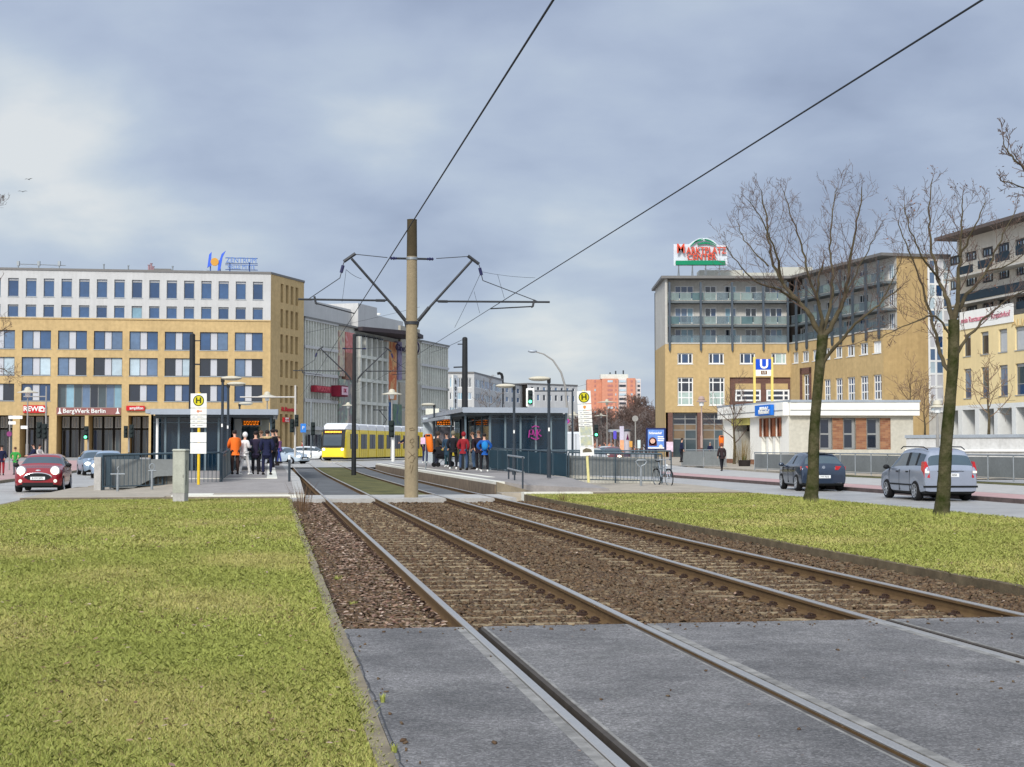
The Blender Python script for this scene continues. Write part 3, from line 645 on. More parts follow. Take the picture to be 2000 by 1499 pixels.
b = MB(); wallmesh(b, plA2, 0, UE, GZ - .4, zt, holes, .32, (zo, 1)); b.build('wall', [m_ochre, m_wht], A, True)
for r, dp, fm, cells, cols, rws, sill in jobs: window(A, plA2, r, dp, fm, cells, cols, rws, sill=sill)
for r in arc:   # shop fronts at the back of the arcade
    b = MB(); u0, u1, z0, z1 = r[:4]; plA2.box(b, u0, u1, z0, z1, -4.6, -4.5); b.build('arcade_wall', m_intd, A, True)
    n = 3 if u1 - u0 > 3 else 2
    for k in range(n):
        a = u0 + (u1 - u0) * (k + .12) / n; c = u0 + (u1 - u0) * (k + .88) / n
        window(A, plA2, (a, c, z0 + .1, z0 + (z1 - z0) * .68), 4.4, m_frg, [pick([(g_shop, 2), (g_dk, 3), (g_deep, 1)]) for _ in range(2)], (.5,), (), fw=.06, name='shop_window')
        window(A, plA2, (a, c, z0 + (z1 - z0) * .72, z1 - .1), 4.4, m_frw, [m_cream, g_dk, m_cream, g_dk, m_cream], (.2, .4, .6, .8), (), fw=.08, name='fanlight')
# return wall to the right
plA3 = pxplane(527, 200, 592, 210.6)
hs = []
for xa, xb in ((546.5, 551.7), (556.6, 562), (566.2, 571.6), (575.6, 581.2)):
    for ya, yb in ((554, 590.5), (603.5, 639.5), (653, 688.5), (702.5, 737), (752, 787), (809, 892)):
        hs.append((plA3.u(xa), plA3.u(xb), plA3.z(547, yb) if yb < 890 else GZ, plA3.z(547, ya)))
b = MB(); wallmesh(b, plA3, 0, plA3.len, GZ - .4, zt, hs, .5); b.build('side_wall', m_ochre, A, True)
for h in hs: window(A, plA3, h, .5, m_frd, [g_dk], (), (), fw=.12)
b = MB(); rp = [plA2.pt(0, zt, .12), plA2.pt(UE, zt, .12), plA3.pt(plA3.len, zt, .12)]; q = plA3.pt(plA3.len, zt, 0)
b.prism([rp[0], rp[1], rp[2], Vector((q.x - 3, q.y + 14, zt)), Vector((rp[0].x - 2, q.y + 14, zt))], (0, 0, .28)); b.build('roof', m_roofm, A, True)
b = MB(); pp = [plA2.pt(0, 0, -6), plA2.pt(UE, 0, -6), Vector((q.x - 1, q.y, 0)), Vector((q.x - 3, q.y + 14, 0)), Vector((rp[0].x - 2, q.y + 14, 0))]; b.prism([Vector((p.x, p.y, GZ - .3)) for p in pp], (0, 0, zt - GZ)); b.build('inner_block', m_intd, A, True)
b = MB(); plA2.box(b, 0, UE, zo - .06, zo + .1, 0, .12); b.build('cornice', m_ochre, A, True)
# signs on block A (parts: fixed to the building)
def board(root, pl, xa, xb, ya, yb, m, name='sign_board', o=.15, d=.2):
    u0, z1 = pl.uz(xa, ya); u1, z0 = pl.uz(xb, yb); b = MB(); pl.box(b, u0, u1, z0, z1, o, o + d); ob = b.build(name, m, root, True); return ob, u0, u1, z0, z1
def ptext(s, pl, ob, xc, yc, size, m, o=.4, **kw):
    u, z = pl.uz(xc, yc); p = pl.pt(u, z, o); t = text(s, 'lettering', size, m, ob, p, pl.rz, world=True, ext=.03, **kw); return t
ob, *_ = board(A, plA2, 46, 90, 792, 807, m_red); ptext('REWE', plA2, ob, 64.5, 799.5, .86, m_signw, bold=.02)
u, z = plA2.uz(83, 799.5); b = MB(); plA2.box(b, u - .3, u + .3, z - .34, z - .22, .36, .42); plA2.box(b, u - .3, u - .18, z - .2, z + .05, .36, .42); plA2.box(b, u + .18, u + .3, z - .2, z + .05, .36, .42)
b.prism([plA2.pt(u - .4, z + .06, .36), plA2.pt(u + .4, z + .06, .36), plA2.pt(u, z + .4, .36)], plA2.n.to_3d() * .06); e = b.build('emblem', m_signw, None, True); e.parent = ob; e.data.transform(Matrix.Translation(-wroot(ob)))
m_ban = mat('banner_brown_red', (146, 96, 92), var=.08, scale=1)
ob, *_ = board(A, plA2, 110.5, 236, 796.5, 810.5, m_ban, 'banner', .02, .1); ptext('BergWerk', plA2, ob, 149, 803.5, .78, m_signw, o=.16, bold=.01); ptext('Berlin', plA2, ob, 192.5, 803.5, .78, m_signw, o=.16, bold=.01)
for xx in (117, 230):
    u, z = plA2.uz(xx, 803); b = MB(); plA2.box(b, u - .07, u + .07, z - .1, z + .36, .13, .17); plA2.box(b, u - .25, u + .25, z - .36, z - .26, .13, .17); plA2.box(b, u - .14, u + .14, z - .26, z - .1, .13, .17); e = b.build('emblem', m_signw, None, True); e.parent = ob; e.data.transform(Matrix.Translation(-wroot(ob)))
ob, *_ = board(A, plA2, 247, 283, 793, 802.5, m_red); ptext('amplifon', plA2, ob, 267, 797.8, .5, m_signw, bold=.01)
ob, *_ = board(A, plA3, 549, 562, 815.5, 825.5, m_red, o=.2); 
for k in range(2): ptext(['REWE', 'Center'][k], plA3, ob, 555.5, 818.3 + k * 4.4, .34, m_signw, o=.42, wfac=1.2)
ptext('R.Reuter', plA3, A, 563.5, 800.5, .72, m_red, o=.1, bold=.03, wfac=1.9)
# roof sign: letters ZENTRUM HELLE MITTE on a frame with the big H
RS = thing('roof_sign', 'blue roof sign reading ZENTRUM HELLE MITTE with a big H around an orange disc', 'sign', (plA2.pt(uA(420), zt + .3, -1.5)))
plR = plA2.off(-1.5)
def poly(pl, pts, d=.25): return [pl.pt(*pl.uz(x, y)) for x, y in pts]
b = MB()
for pts in ([(405, 524), (413, 493), (407, 495), (411.5, 493), (414, 510), (411, 523), (409.5, 517)],):
    pass
b.prism(poly(plR, [(405, 524), (408.5, 498), (413.5, 493), (412.5, 508), (415, 514), (412, 521), (409, 521)]), plR.n.to_3d() * .3)
b.prism(poly(plR, [(425, 530), (426.5, 516), (424, 511), (429, 509), (433, 497), (441, 490.5), (435, 503), (430.5, 527.5)]), plR.n.to_3d() * .3)
b.build('letter_h', mat('sign_blue_bright', (66, 104, 214), var=.04, rough=.4), RS, True)
b = MB(); u, z = plR.uz(419.5, 512.5); c = plR.pt(u, z, .1); b.tube([c, c + plR.n.to_3d() * .3], .52, 20); b.build('disc', mat('sign_orange', (206, 152, 70), var=.05), RS, True)
m_lt = mat('sign_letter_blue', (84, 122, 190), var=.05)
for s_, y_, sz in (('ZENTRUM', 509.5, .98), ('HELLE MITTE', 522.5, .82)):
    u, z = plR.uz(471.5, y_); p = plR.pt(u, z, .2); text(s_, 'lettering', sz, m_lt, RS, p, plR.rz, world=True, ext=.08, wfac=.88 if 'Z' == s_[0] else .76, bold=.0)
b = MB()
for y_ in (504.2, 514.6, 517.6, 527):
    u0, z_ = plR.uz(440, y_); u1, _ = plR.uz(503.5, y_); b.tube([plR.pt(u0, z_, 0), plR.pt(u1, z_, 0)], .05, 6)
for x_ in (411, 430, 449, 487.5):
    u, z_ = plR.uz(x_, 514 if x_ > 440 else 520); b.tube([plR.pt(u, zt, 0), plR.pt(u, z_, 0)], .09, 6)
b.build('frame', mat('frame_blue_steel', (70, 96, 150), var=.05), RS, True)
AN = thing('roof_gantry', 'grey aerial rack with three heads on the left end of the long office roof', 'aerial', plA2.pt(uA(75), zt, -2))
b = MB()
for x_ in (36, 76, 116):
    u, _ = plR.uz(x_, 500); b.tube([plR.pt(u, zt, 0), plR.pt(u, zA(x_, 509), 0)], .08, 6); q = plR.pt(u, zA(x_, 512.5), 0); b.box(q.x - .16, q.y - .16, q.z - .3, q.x + .16, q.y + .16, q.z + .3)
b.tube([plR.pt(plR.u(30), zA(76, 514), 0), plR.pt(plR.u(124), zA(76, 515.5), 0)], .05, 6)
b.tube([plR.pt(plR.u(36), zA(36, 514), 0), plR.pt(plR.u(76), zA(76, 526), 0), plR.pt(plR.u(116), zA(116, 515.5), 0)], .02, 4); b.build('rack', m_galv, AN, True)
for i, (x_, h_, lb) in enumerate(((199, 1.0, 'thin vent pipe on the office roof, left of the pair of pink vents'), (247, .9, 'thin vent pipe on the office roof, just left of the pink vents'), (334, .9, 'thin vent pipe on the office roof between the pink vents and the blue sign'))):
    b = MB(); q = plR.pt(plR.u(x_), zt, 0); b.cyl(q.x, q.y, zt + .2, zt + h_, .09, .09, 8); b.cyl(q.x, q.y, zt + h_, zt + h_ + .12, .15, .12, 8); tag(b.build('vent_pipe', m_galv), lb, 'vent')
VT = thing('roof_vents', 'cluster of pinkish vent pipes with a dark low hatch on the office roof', 'vents', plR.pt(plR.u(292), zt, 0)); b = MB()
for x_, h_ in ((287.5, 1.0), (292, 1.2), (296, .8)): q = plR.pt(plR.u(x_), zt, 0); b.cyl(q.x, q.y, zt, zt + h_, .16, .13, 8); b.cyl(q.x, q.y, zt + h_ + .05, zt + h_ + .12, .2, .2, 8); b.cyl(q.x, q.y, zt + h_, zt + h_ + .06, .05, .05, 6)
b.build('pipes', mat('pinkish_metal', (160, 130, 136), var=.1), VT, True); b = MB(); plR.box(b, plR.u(298), plR.u(331), zt + .2, zt + .62, -1, .2); b.build('hatch', m_roofm, VT, True)
b = MB(); q = plR.pt(plR.u(399), zt, 0); b.ball((q.x, q.y, zt + .25), .6, 14, (1, .8, .6)); tag(b.build('skylight_dome', m_zinc, smooth=50), 'pale skylight dome on the office roof beside the blue sign', 'skylight')
# ================================================================ C: grey ribbed department store
plC = pxplane(592, 213, 875, 275); LC = plC.len
C_ = thing('department_store', 'grey concrete store with vertical ribs, painted panels and a dark entrance canopy', 'building', (plC.A.x, plC.A.y, 0))
zc = lambda py: plC.z(600, py); zt_c = plC.z(600, 622.5)
uu = plC.u
b = MB(); plC.box(b, 0, LC, GZ - .4, zt_c, -16, -.35); b.build('wall', m_cgrey, C_, True)
bands = [(626, 675), (680.5, 727), (733, 779), (785.5, 833)]
def ribs(xa, xb, pitch, bandz, m=m_cgrey, w=.32, name='ribs', proud=.1):
    b = MB(); u0, u1 = uu(xa), uu(xb); n = max(1, round((u1 - u0) / pitch))
    for k in range(n + 1):
        u = u0 + (u1 - u0) * k / n
        for ya, yb in bandz: plC.box(b, u - w / 2, u + w / 2, zc(yb), zc(ya), -.35, proud)
    return b.build(name, m, C_, True)
ribs(594, 656.5, 1.0, bands); ribs(822, 873.5, 1.15, bands)
for ya, yb in ((622.5, 626), (675, 680.5), (727, 733), (779, 785.5), (833, 840)):
    for xa, xb in ((592, 657.5), (821, 875)): b = MB(); plC.box(b, uu(xa) + .01, uu(xb) - .01, zc(yb), zc(ya), -.35, .22); b.build('ledge', m_wht, C_, True)
b = MB()   # plain panels between mural and ribs
for ya, yb in ((640, 690), (697, 742), (749, 796), (803, 838)): plC.box(b, uu(781), uu(819), plC.z(800, yb), plC.z(800, ya), -.35, .05)
b.build('panel', mat('beige_panel', (178, 172, 158), var=.07, scale=.3, streak=.2), C_, True)
for ya, yb in ((846, 886),):
    for k in range(7): window(C_, plC, (uu(600) + k * 2.6, uu(600) + k * 2.6 + 2.2, GZ, zc(848)), .0, m_frg, [g_dk, g_shop], (.5,), (), name='shop_window')
def mural(name, cs, seed):
    m = bpy.data.materials.new(name); m.use_nodes = True; t = m.node_tree; b = t.nodes['Principled BSDF']; tcn = nd(t, 'ShaderNodeTexCoord'); mp = nd(t, 'ShaderNodeMapping'); mp.inputs['Scale'].default_value = (.5, .5, .28); mp.inputs['Location'].default_value = (seed, seed, 0)
    t.links.new(tcn.outputs['Object'], mp.inputs[0]); n = nd(t, 'ShaderNodeTexNoise', i_Scale=1.5, i_Detail=4, i_Distortion=1.2); t.links.new(mp.outputs[0], n.inputs['Vector'])
    r = ramp(t, n.outputs[0], [(.3 + .4 * i / (len(cs) - 1), L(*c)) for i, c in enumerate(cs)]); t.links.new(r, b.inputs['Base Color']); b.inputs['Roughness'].default_value = .8; return m
mus = [(658.5, 669, 646, 735, [(186, 196, 172), (150, 116, 120), (196, 186, 160), (128, 146, 140)]), (671, 688, 650, 690, [(206, 150, 146), (178, 96, 90), (220, 196, 196)]), (671, 688, 690, 742, [(110, 70, 60), (150, 110, 92), (86, 66, 66)]),
       (658.5, 689, 742, 838, [(170, 160, 146), (132, 120, 124), (140, 160, 146), (196, 176, 150)]), (750, 770.5, 668, 781, [(214, 140, 90), (190, 96, 58), (222, 176, 120), (170, 110, 84)]), (773, 780.5, 668, 742, [(110, 96, 130), (150, 140, 170), (84, 74, 96)]), (750, 763, 786, 838, [(22, 34, 84), (60, 100, 150), (18, 24, 60)]), (764, 781, 790, 838, [(70, 110, 90), (110, 130, 110), (60, 70, 120)])]
for i, (xa, xb, ya, yb, cs) in enumerate(mus):
    b = MB(); plC.box(b, uu(xa), uu(xb), plC.z((xa + xb) / 2, yb), plC.z((xa + xb) / 2, ya), -.3, .3 + .03 * (i % 3)); b.build('painted_panel', mural('mural_%d' % i, cs, i * 3.1), C_, True)
# entrance grid
b = MB()
for k in range(6):
    u = uu(696) + (uu(749) - uu(696)) * k / 5; plC.box(b, u - .32, u + .32, GZ, zt_c - 1.2, -.3, .7)
for yy in (697, 742, 786):
    plC.box(b, uu(694), uu(750), plC.z(720, yy + 6), plC.z(720, yy), -.3, .78)
b.build('concrete_grid', m_cgrey, C_, True)
for k in range(5):
    for ya, yb in ((656, 697), (703, 742), (748, 786), (792, 838)):
        a = uu(696) + (uu(749) - uu(696)) * k / 5; c = uu(696) + (uu(749) - uu(696)) * (k + 1) / 5
        window(C_, plC, (a + .34, c - .34, plC.z(720, yb), plC.z(720, ya)), -.02, m_frg, [pick([(g_dk, 2), (g_shop, 3)])], (.5,), (), fw=.12)
b = MB(); z_ = plC.z(740, 655); zk = plC.z(740, 662)
b.prism([plC.pt(uu(695), z_, -.3), plC.pt(uu(781), z_, -.3), plC.pt(uu(781), z_, 4), plC.pt(uu(748), z_, 5.5), plC.pt(uu(695), z_, 1.0)], (0, 0, .6)); b.build('canopy', mat('canopy_dark', (64, 58, 62), var=.1), C_, True)
plC5 = plC.off(-5)
b = MB(); z5 = plC5.z(690, 600)
plC5.box(b, plC5.u(560), plC5.u(684), zt_c - .2, z5 - .5, -9, 0); plC5.box(b, plC5.u(684.5), plC5.u(722), zt_c - .2, z5 + .5, -9, 1.2); plC5.box(b, plC5.u(722.5), plC5.u(778), zt_c - .2, plC5.z(740, 620), -9, .8); b.build('roof_storey', m_wht, C_, True)
b = MB(); plC.box(b, -.1, LC + .1, zt_c, zt_c + .25, -16, .3); plC.box(b, uu(823), LC, zt_c + .25, plC.z(850, 668), -9, -2); b.build('roof', mat('roof_grey_dark', (128, 128, 126), var=.1), C_, True)
ob, *_ = board(C_, plC, 603.5, 633, 753, 768.5, mat('faded_red', (150, 44, 60), var=.1), o=.3, d=.8); ptext('WOOLW', plC, ob, 618, 761, .95, mat('red_pale', (190, 90, 100), var=.05), o=1.12, bold=.02, wfac=1.15)
ob, *_ = board(C_, plC, 643, 658, 753, 776, mat('sign_maroon', (112, 20, 44), var=.1), o=.3, d=1.4); b = MB(); plC.box(b, uu(645.5), uu(658), plC.z(651, 772), plC.z(651, 756), 1.71, 1.75); e = b.build('sign_face', mat('sign_pinkish', (214, 180, 192), var=.05), None, True); e.parent = ob; e.data.transform(Matrix.Translation(-wroot(ob))); ptext('DK', plC, ob, 652, 764, .8, mat('sign_maroon_l', (150, 60, 84), var=0), o=1.78)
m_scr = mat('sign_script_dark', (40, 32, 70), var=.05); ptext('CineStar', plC, C_, 773, 682, 1.5, m_scr, o=1.5, bold=.03, wfac=1.6)
b = MB(); cc_ = plC.pt(uu(788), plC.z(788, 680), 1.5)
b.tube([cc_ + Vector((math.cos(a) * 1.1, 0, math.sin(a) * 1.4)) for a in [2.4 - i * .35 for i in range(14)]], .12, 6); b.build('swoosh', m_scr, C_, True)
for x_, s_ in ((737, .5), (745, .35), (752, .35), (760, .35)):
    q = plC5.pt(plC5.u(x_), plC5.z(x_, 620) + .1, -2)
    b = MB(); b.lathe([(.05, 0), (.5 * s_ * 2, .15), (.62 * s_ * 2, .45)], (q.x, q.y, q.z + .2), 12); b.cyl(q.x, q.y, q.z - .3, q.z + .25, .06, .06, 6); tag(b.build('satellite_dish', m_black if x_ == 737 else m_signw), 'dark dish on the roof of the ribbed grey store' if x_ == 737 else 'white dish on the roof of the ribbed grey store', 'dish', None if x_ == 737 else 'white roof dishes')
# ================================================================ D: hotel and white blocks beyond
def simple_block(name, label, planes, ztop, bands, m, zb=GZ - .3, depth=14, roofm=None, dep=.15):
    Rt = thing(name, label, 'building', (planes[0][0].A.x, planes[0][0].A.y, 0)); b = MB()
    for pl, hs in planes: wallmesh(b, pl, 0, pl.len, zb, ztop, [h[:4] for h in hs], dep)
    b.build('wall', m, Rt, True)
    for pl, hs in planes:
        for h in hs: window(Rt, pl, h[:4], dep, h[4], h[5], h[6], (), fw=.1)
    pts = [planes[0][0].pt(0, ztop, .15)] + [pl.pt(pl.len, ztop, .15) for pl, _ in planes]; back = planes[0][0].n.to_3d() * -depth
    b = MB(); b.prism(pts + [pts[-1] + back, pts[0] + back], (0, 0, .35)); b.build('roof', roofm or m_roofm, Rt, True)
    b = MB(); q = [planes[0][0].pt(.3, zb, -.6)] + [pl.pt(pl.len - .3, zb, -.6) for pl, _ in planes]; b.prism([Vector((p.x, p.y, zb)) for p in q + [q[-1] + back, q[0] + back]], (0, 0, ztop - zb - .02)); b.build('inner_block', m_intd, Rt, True)
    return Rt
def grid(pl, x0, x1, n, rows, xr, fm, cells, cols=(), frac=.8):
    o = []; u0, u1 = pl.u(x0), pl.u(x1); p = (u1 - u0) / n
    for k in range(n):
        for ya, yb in rows: o.append((u0 + k * p + p * (1 - frac) / 2, u0 + k * p + p * (1 + frac) / 2, pl.z(xr, yb), pl.z(xr, ya), fm, cells() if callable(cells) else cells, cols))
    return o
plD1 = pxplane(868, 300, 926, 300); plD2 = pxplane(926, 300, 981, 332)
Dh = simple_block('hotel_block', 'pale grey hotel block with ribbon windows beyond the ribbed store', [(plD1, grid(plD1, 877, 922, 3, ((738, 757), (767, 781), (795, 808)), 900, m_frw, lambda: [pick([(g_teal, 2), (g_mid, 2), (g_dk, 1)]) for _ in range(4)], (.25, .5, .75), .9)),
     (plD2, grid(plD2, 928, 979, 3, ((740, 757), (768, 783)), 928, m_frw, lambda: [pick([(g_mid, 2), (g_pale, 1), (g_shop, 1)]) for _ in range(4)], (.25, .5, .75), .94))], plD1.z(900, 730), None, m_wht)
HS = thing('hotel_sign', 'tall narrow white sign reading hotel in dark letters', 'sign', plC.pt(uu(873), plC.z(873, 790), 1.2))
b = MB(); z0, z1 = plC.z(874, 797), plC.z(874, 733); plC.box(b, uu(869.5), uu(869.5) + 2.5, z0, z1, 1.2, 1.5); b.build('board', m_signw, HS, True)
for i, ch in enumerate('hotel'): text(ch, 'letter', 1.5, m_black, HS, plC.pt(uu(869.5) + 1.25, z1 - 1.2 - i * 1.12, 1.54), plC.rz, world=True, bold=.03, wfac=1.3)
plE = pxplane(983, 370, 1030, 385); plE2 = pxplane(1030, 380, 1128, 392)
simple_block('apartment_row', 'white flat roofed block with dark windows just right of the bent flue', [(plE, grid(plE, 985, 1028, 4, ((758, 768), (776, 786)), 1000, m_frw, [g_mid], (), .5))], plE.z(1000, 752), None, m_wht)
simple_block('apartment_row', 'white apartment row with a railed roof, left of the red tower', [(plE2, grid(plE2, 1034, 1126, 8, ((757, 764), (772, 784)), 1080, m_frw, lambda: [pick([(g_dk, 2), (g_mid, 2)])], (), .45))], plE2.z(1080, 753), None, m_wht)
FL = thing('flue_pipe', 'dark bent flue pipe rising behind the hotel block', 'flue', (plD2.B.x, plD2.B.y, 0)); q = at(981, 790, 334); q2 = at(981, 736, 334)
b = MB(); b.tube([q, q2, q2 + Vector((-.15, 0, .5)), q2 + Vector((-.6, 0, .75)), q2 + Vector((-1.1, 0, .6))], .32, 8); b.build('pipe', m_black, FL, True)
# ================================================================ F: orange tower block far away
plF1 = pxplane(1147, 724, 1173, 724); plF2 = pxplane(1176, 720, 1252, 720)
m_or = mat('orange_brick_hazed', (202, 138, 112), var=.06, scale=.1); m_orw = mat('tower_white', (210, 200, 196), var=.05)  # orange is paled in colour to stand in for distance haze
Ft = thing('tower_block', 'far orange and white high-rise above the bare trees', 'building', (plF2.A.x, 720, 0))
for nm, pl, xa, xb, ya, m, dp in (('wing', plF1, 1147, 1176, 741.5, m_or, 12), ('core', plF2, 1176, 1208, 740, m_or, 12), ('balcony_bay', plF2, 1208, 1224.5, 740, m_orw, 11), ('wing', plF2, 1225, 1241.5, 739, m_or, 12), ('end_bay', plF2, 1242, 1252.5, 740, m_orw, 10)):
    b = MB(); pl.box(b, pl.u(xa), pl.u(xb), 0, pl.z(xa, ya), -dp, dp - 12 if dp < 12 else 0); b.build(nm, m, Ft, True)
for xa, w_, kind in ((1187, 10, 's'), (1210, 13, 'b'), (1232, 4, 's'), (1246, 5, 'b'), (1161, 3, 's'), (1202, 2, 's')):
    for k in range(9):
        y_ = 743 + k * 8.6; pl = plF1 if xa < 1176 else plF2; o_ = -.9 if (kind == 'b' and xa < 1230) else (-1.9 if kind == 'b' else .02)
        b = MB(); pl.box(b, pl.u(xa), pl.u(xa + w_), pl.z(xa, y_ + 4.2), pl.z(xa, y_), o_, o_ + .12); b.build('window', pick([(g_dk, 3), (g_pale, 1)]) if kind == 'b' else pick([(mat('win_pink', (176, 120, 112), var=.1), 3), (g_pale, 1.5)]), Ft, True)
b = MB(); plF2.box(b, plF2.u(1174), plF2.u(1228), plF2.z(1190, 740), plF2.z(1190, 731), -10, -2); b.build('roof_house', m_cgrey, Ft, True)
b = MB()
for x_, y_ in ((1193, 727), (1204, 724), (1219, 723)): q = plF2.pt(plF2.u(x_), 0, -4); b.tube([(q.x, q.y, plF2.z(x_, 732)), (q.x, q.y, plF2.z(x_, y_))], .35, 6)
b.build('aerial', m_frd, Ft, True)
# ================================================================ G: ochre apartment and shop building, right
plG = pxplane(1300, 190, 1545, 190); plW = Plane(plG.B, pxplane(1300, 190, 1727, 167).B)
G = thing('apartment_building', 'angled ochre apartment building with grey balcony storeys above its shops', 'building', (plG.A.x, plG.A.y, 0))
zg = lambda y: plG.z(1400, y)
ZT, ZL = zg(545), zg(672.5); TER = 1.7
m_recw = mat('balcony_wall', (200, 198, 192), var=.06, scale=.4, streak=.12)
cw = lambda: pick([(g_dk, 3), (g_deep, 2), (g_mid, 1)])
hG = []; jG = []
for xa, xb in ((1324, 1354), (1385, 1415), (1446, 1476), (1508, 1537)):
    r = (plG.u(xa), plG.u(xb), zg(711), zg(690)); hG.append(r); jG.append((r, .22, [g_dk, g_deep, g_dk] if xa < 1500 else [g_dk, g_milk, g_milk], (.27, .73), ()))
for xa, xb in ((1324, 1354.5), (1385.5, 1416)):
    r = (plG.u(xa), plG.u(xb), zg(792), zg(737.5)); hG.append(r); jG.append((r, .22, [g_milk] * 3 + [g_milk] * 3 + [g_dk] * 3 + [g_dk] * 3, (.26, .74), (.27, .48, .82)))
hG.append((plG.u(1426), plG.len - .0, zg(806), zg(737.5), .25)); hG.append((plG.u(1300.5), plG.len, GZ - .5, zg(806), .8))
b = MB(); wallmesh(b, plG, 0, plG.len, GZ - .5, ZL, hG, .22); b.build('wall', m_ochre2, G, True)
for r, dp, cells, cols, rws in jG: window(G, plG, r, dp, m_frw, cells, cols, rws, fw=.13, sill=m_frw)
b = MB(); plG.box(b, plG.u(1426), plG.len, zg(806), zg(737.5), -.6, -.25); b.build('clinker_field', m_brown, G, True)
b = MB(); plG.box(b, plG.u(1437), plG.u(1487), zg(761), zg(749.5), -.25, -.17); plG.box(b, plG.u(1497), plG.len - .3, zg(761), zg(749.5), -.25, -.17); b.build('lintel_panel', m_ochre2, G, True)
for xa, xb in ((1437, 1487), (1498, 1543)): window(G, plG, (plG.u(xa), plG.u(xb), zg(784), zg(761.5)), .2, m_frw, [g_dk, g_dk, g_dk, g_milk if xa > 1490 else g_dk], (.25, .75), (.5,), fw=.2)
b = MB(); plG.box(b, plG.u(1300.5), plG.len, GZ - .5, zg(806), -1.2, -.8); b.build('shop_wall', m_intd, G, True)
for xa, xb in ((1300.5, 1314), (1362.5, 1372), (1420, 1430), (1478, 1488)):
    b = MB(); plG.box(b, plG.u(xa), plG.u(xb), GZ - .5, zg(806.2), -.78, -.02); b.build('pier', m_brown, G, True)
m_tan = glassmat('shop_tan', (120, 100, 76), rough=.2)
for xa, xb in ((1315, 1362), (1373, 1419), (1431, 1477), (1489, 1540)):
    window(G, plG, (plG.u(xa), plG.u(xb), GZ, zg(807)), .7, m_frg, [g_shop, g_shop, m_tan, g_shop, m_tan, m_tan, g_dk, g_dk, g_dk, g_dk], (.52,), (.42, .62, .75, .87), fw=.1, name='shop_window')
# wing (lower part)
hW = []; jW = []
for xa, xb in ((1549.5, 1560.5), (1568, 1581), (1588, 1600), (1610, 1623), (1632.5, 1646.5), (1655.5, 1671), (1681, 1697), (1706.5, 1723)):
    r = (plW.u(xa), plW.u(xb), zg(711), zg(690)); hW.append(r); jW.append((r, [g_mid, g_dk, g_pale] if xa < 1700 else [m_frw] * 3, (.33, .66), ()))
    if xa > 1600: r = (plW.u(xa), plW.u(xb), zg(792), zg(748)); hW.append(r); jW.append((r, [g_mid, g_dk, g_mid] + [g_deep] * 6, (.33, .66), (.35, .7)))
r = (plW.u(1570), plW.u(1581), zg(792), zg(735)); hW.append(r); jW.append((r, [g_dk, g_deep] * 3, (.5,), (.33, .66)))
hW.append((.3, plW.u(1722), GZ, zg(806), .8))
b = MB(); wallmesh(b, plW, 0, plW.len, GZ - .5, ZL, hW, .22); b.build('wall', m_ochre2, G, True)
for r, cells, cols, rws in jW: window(G, plW, r, .22, m_frw, cells, cols, rws, fw=.14, sill=m_frw)
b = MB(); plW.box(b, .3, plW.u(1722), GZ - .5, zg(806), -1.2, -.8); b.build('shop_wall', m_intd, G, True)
for k in range(6):
    u = .5 + k * 3.8; window(G, plW, (u, u + 3.2, GZ, zg(808)), .7, m_frg, [g_shop, g_dk] * 2, (.5,), (.6,), name='shop_window')
b = MB(); plW.box(b, plW.u(1564), plW.u(1568), zg(792), zg(722), 0, .06); plW.box(b, plW.u(1582), plW.u(1586), zg(792), zg(722), 0, .06); plW.box(b, plW.u(1564), plW.u(1586), zg(734), zg(722), .003, .06); b.build('clinker_frame', m_brown, G, True)
# end walls
dE = Vector((-plW.n.x, -plW.n.y)); e0 = plW.B; rr = ray(1815, 874); s_ = (e0.x * rr.y - e0.y * rr.x) / (rr.x * dE.y - rr.y * dE.x); e1 = e0 + dE * s_
plX = Plane(e0, e1)
b = MB(); wallmesh(b, plX, 0, plX.len, GZ - .5, ZL, [], 0); uq = TER; q = lambda u, z: plX.pt(u, z)
b.quad(q(uq, ZL), q(plX.len, ZL), q(plX.len, ZT), q(uq, ZT)); b.build('end_wall', mat('plaster_ochre_shaded', (182, 157, 113), rough=.9, var=.06, scale=.25, streak=.18), G, True)  # end wall ochre is darkened in colour, as the side away from the sun
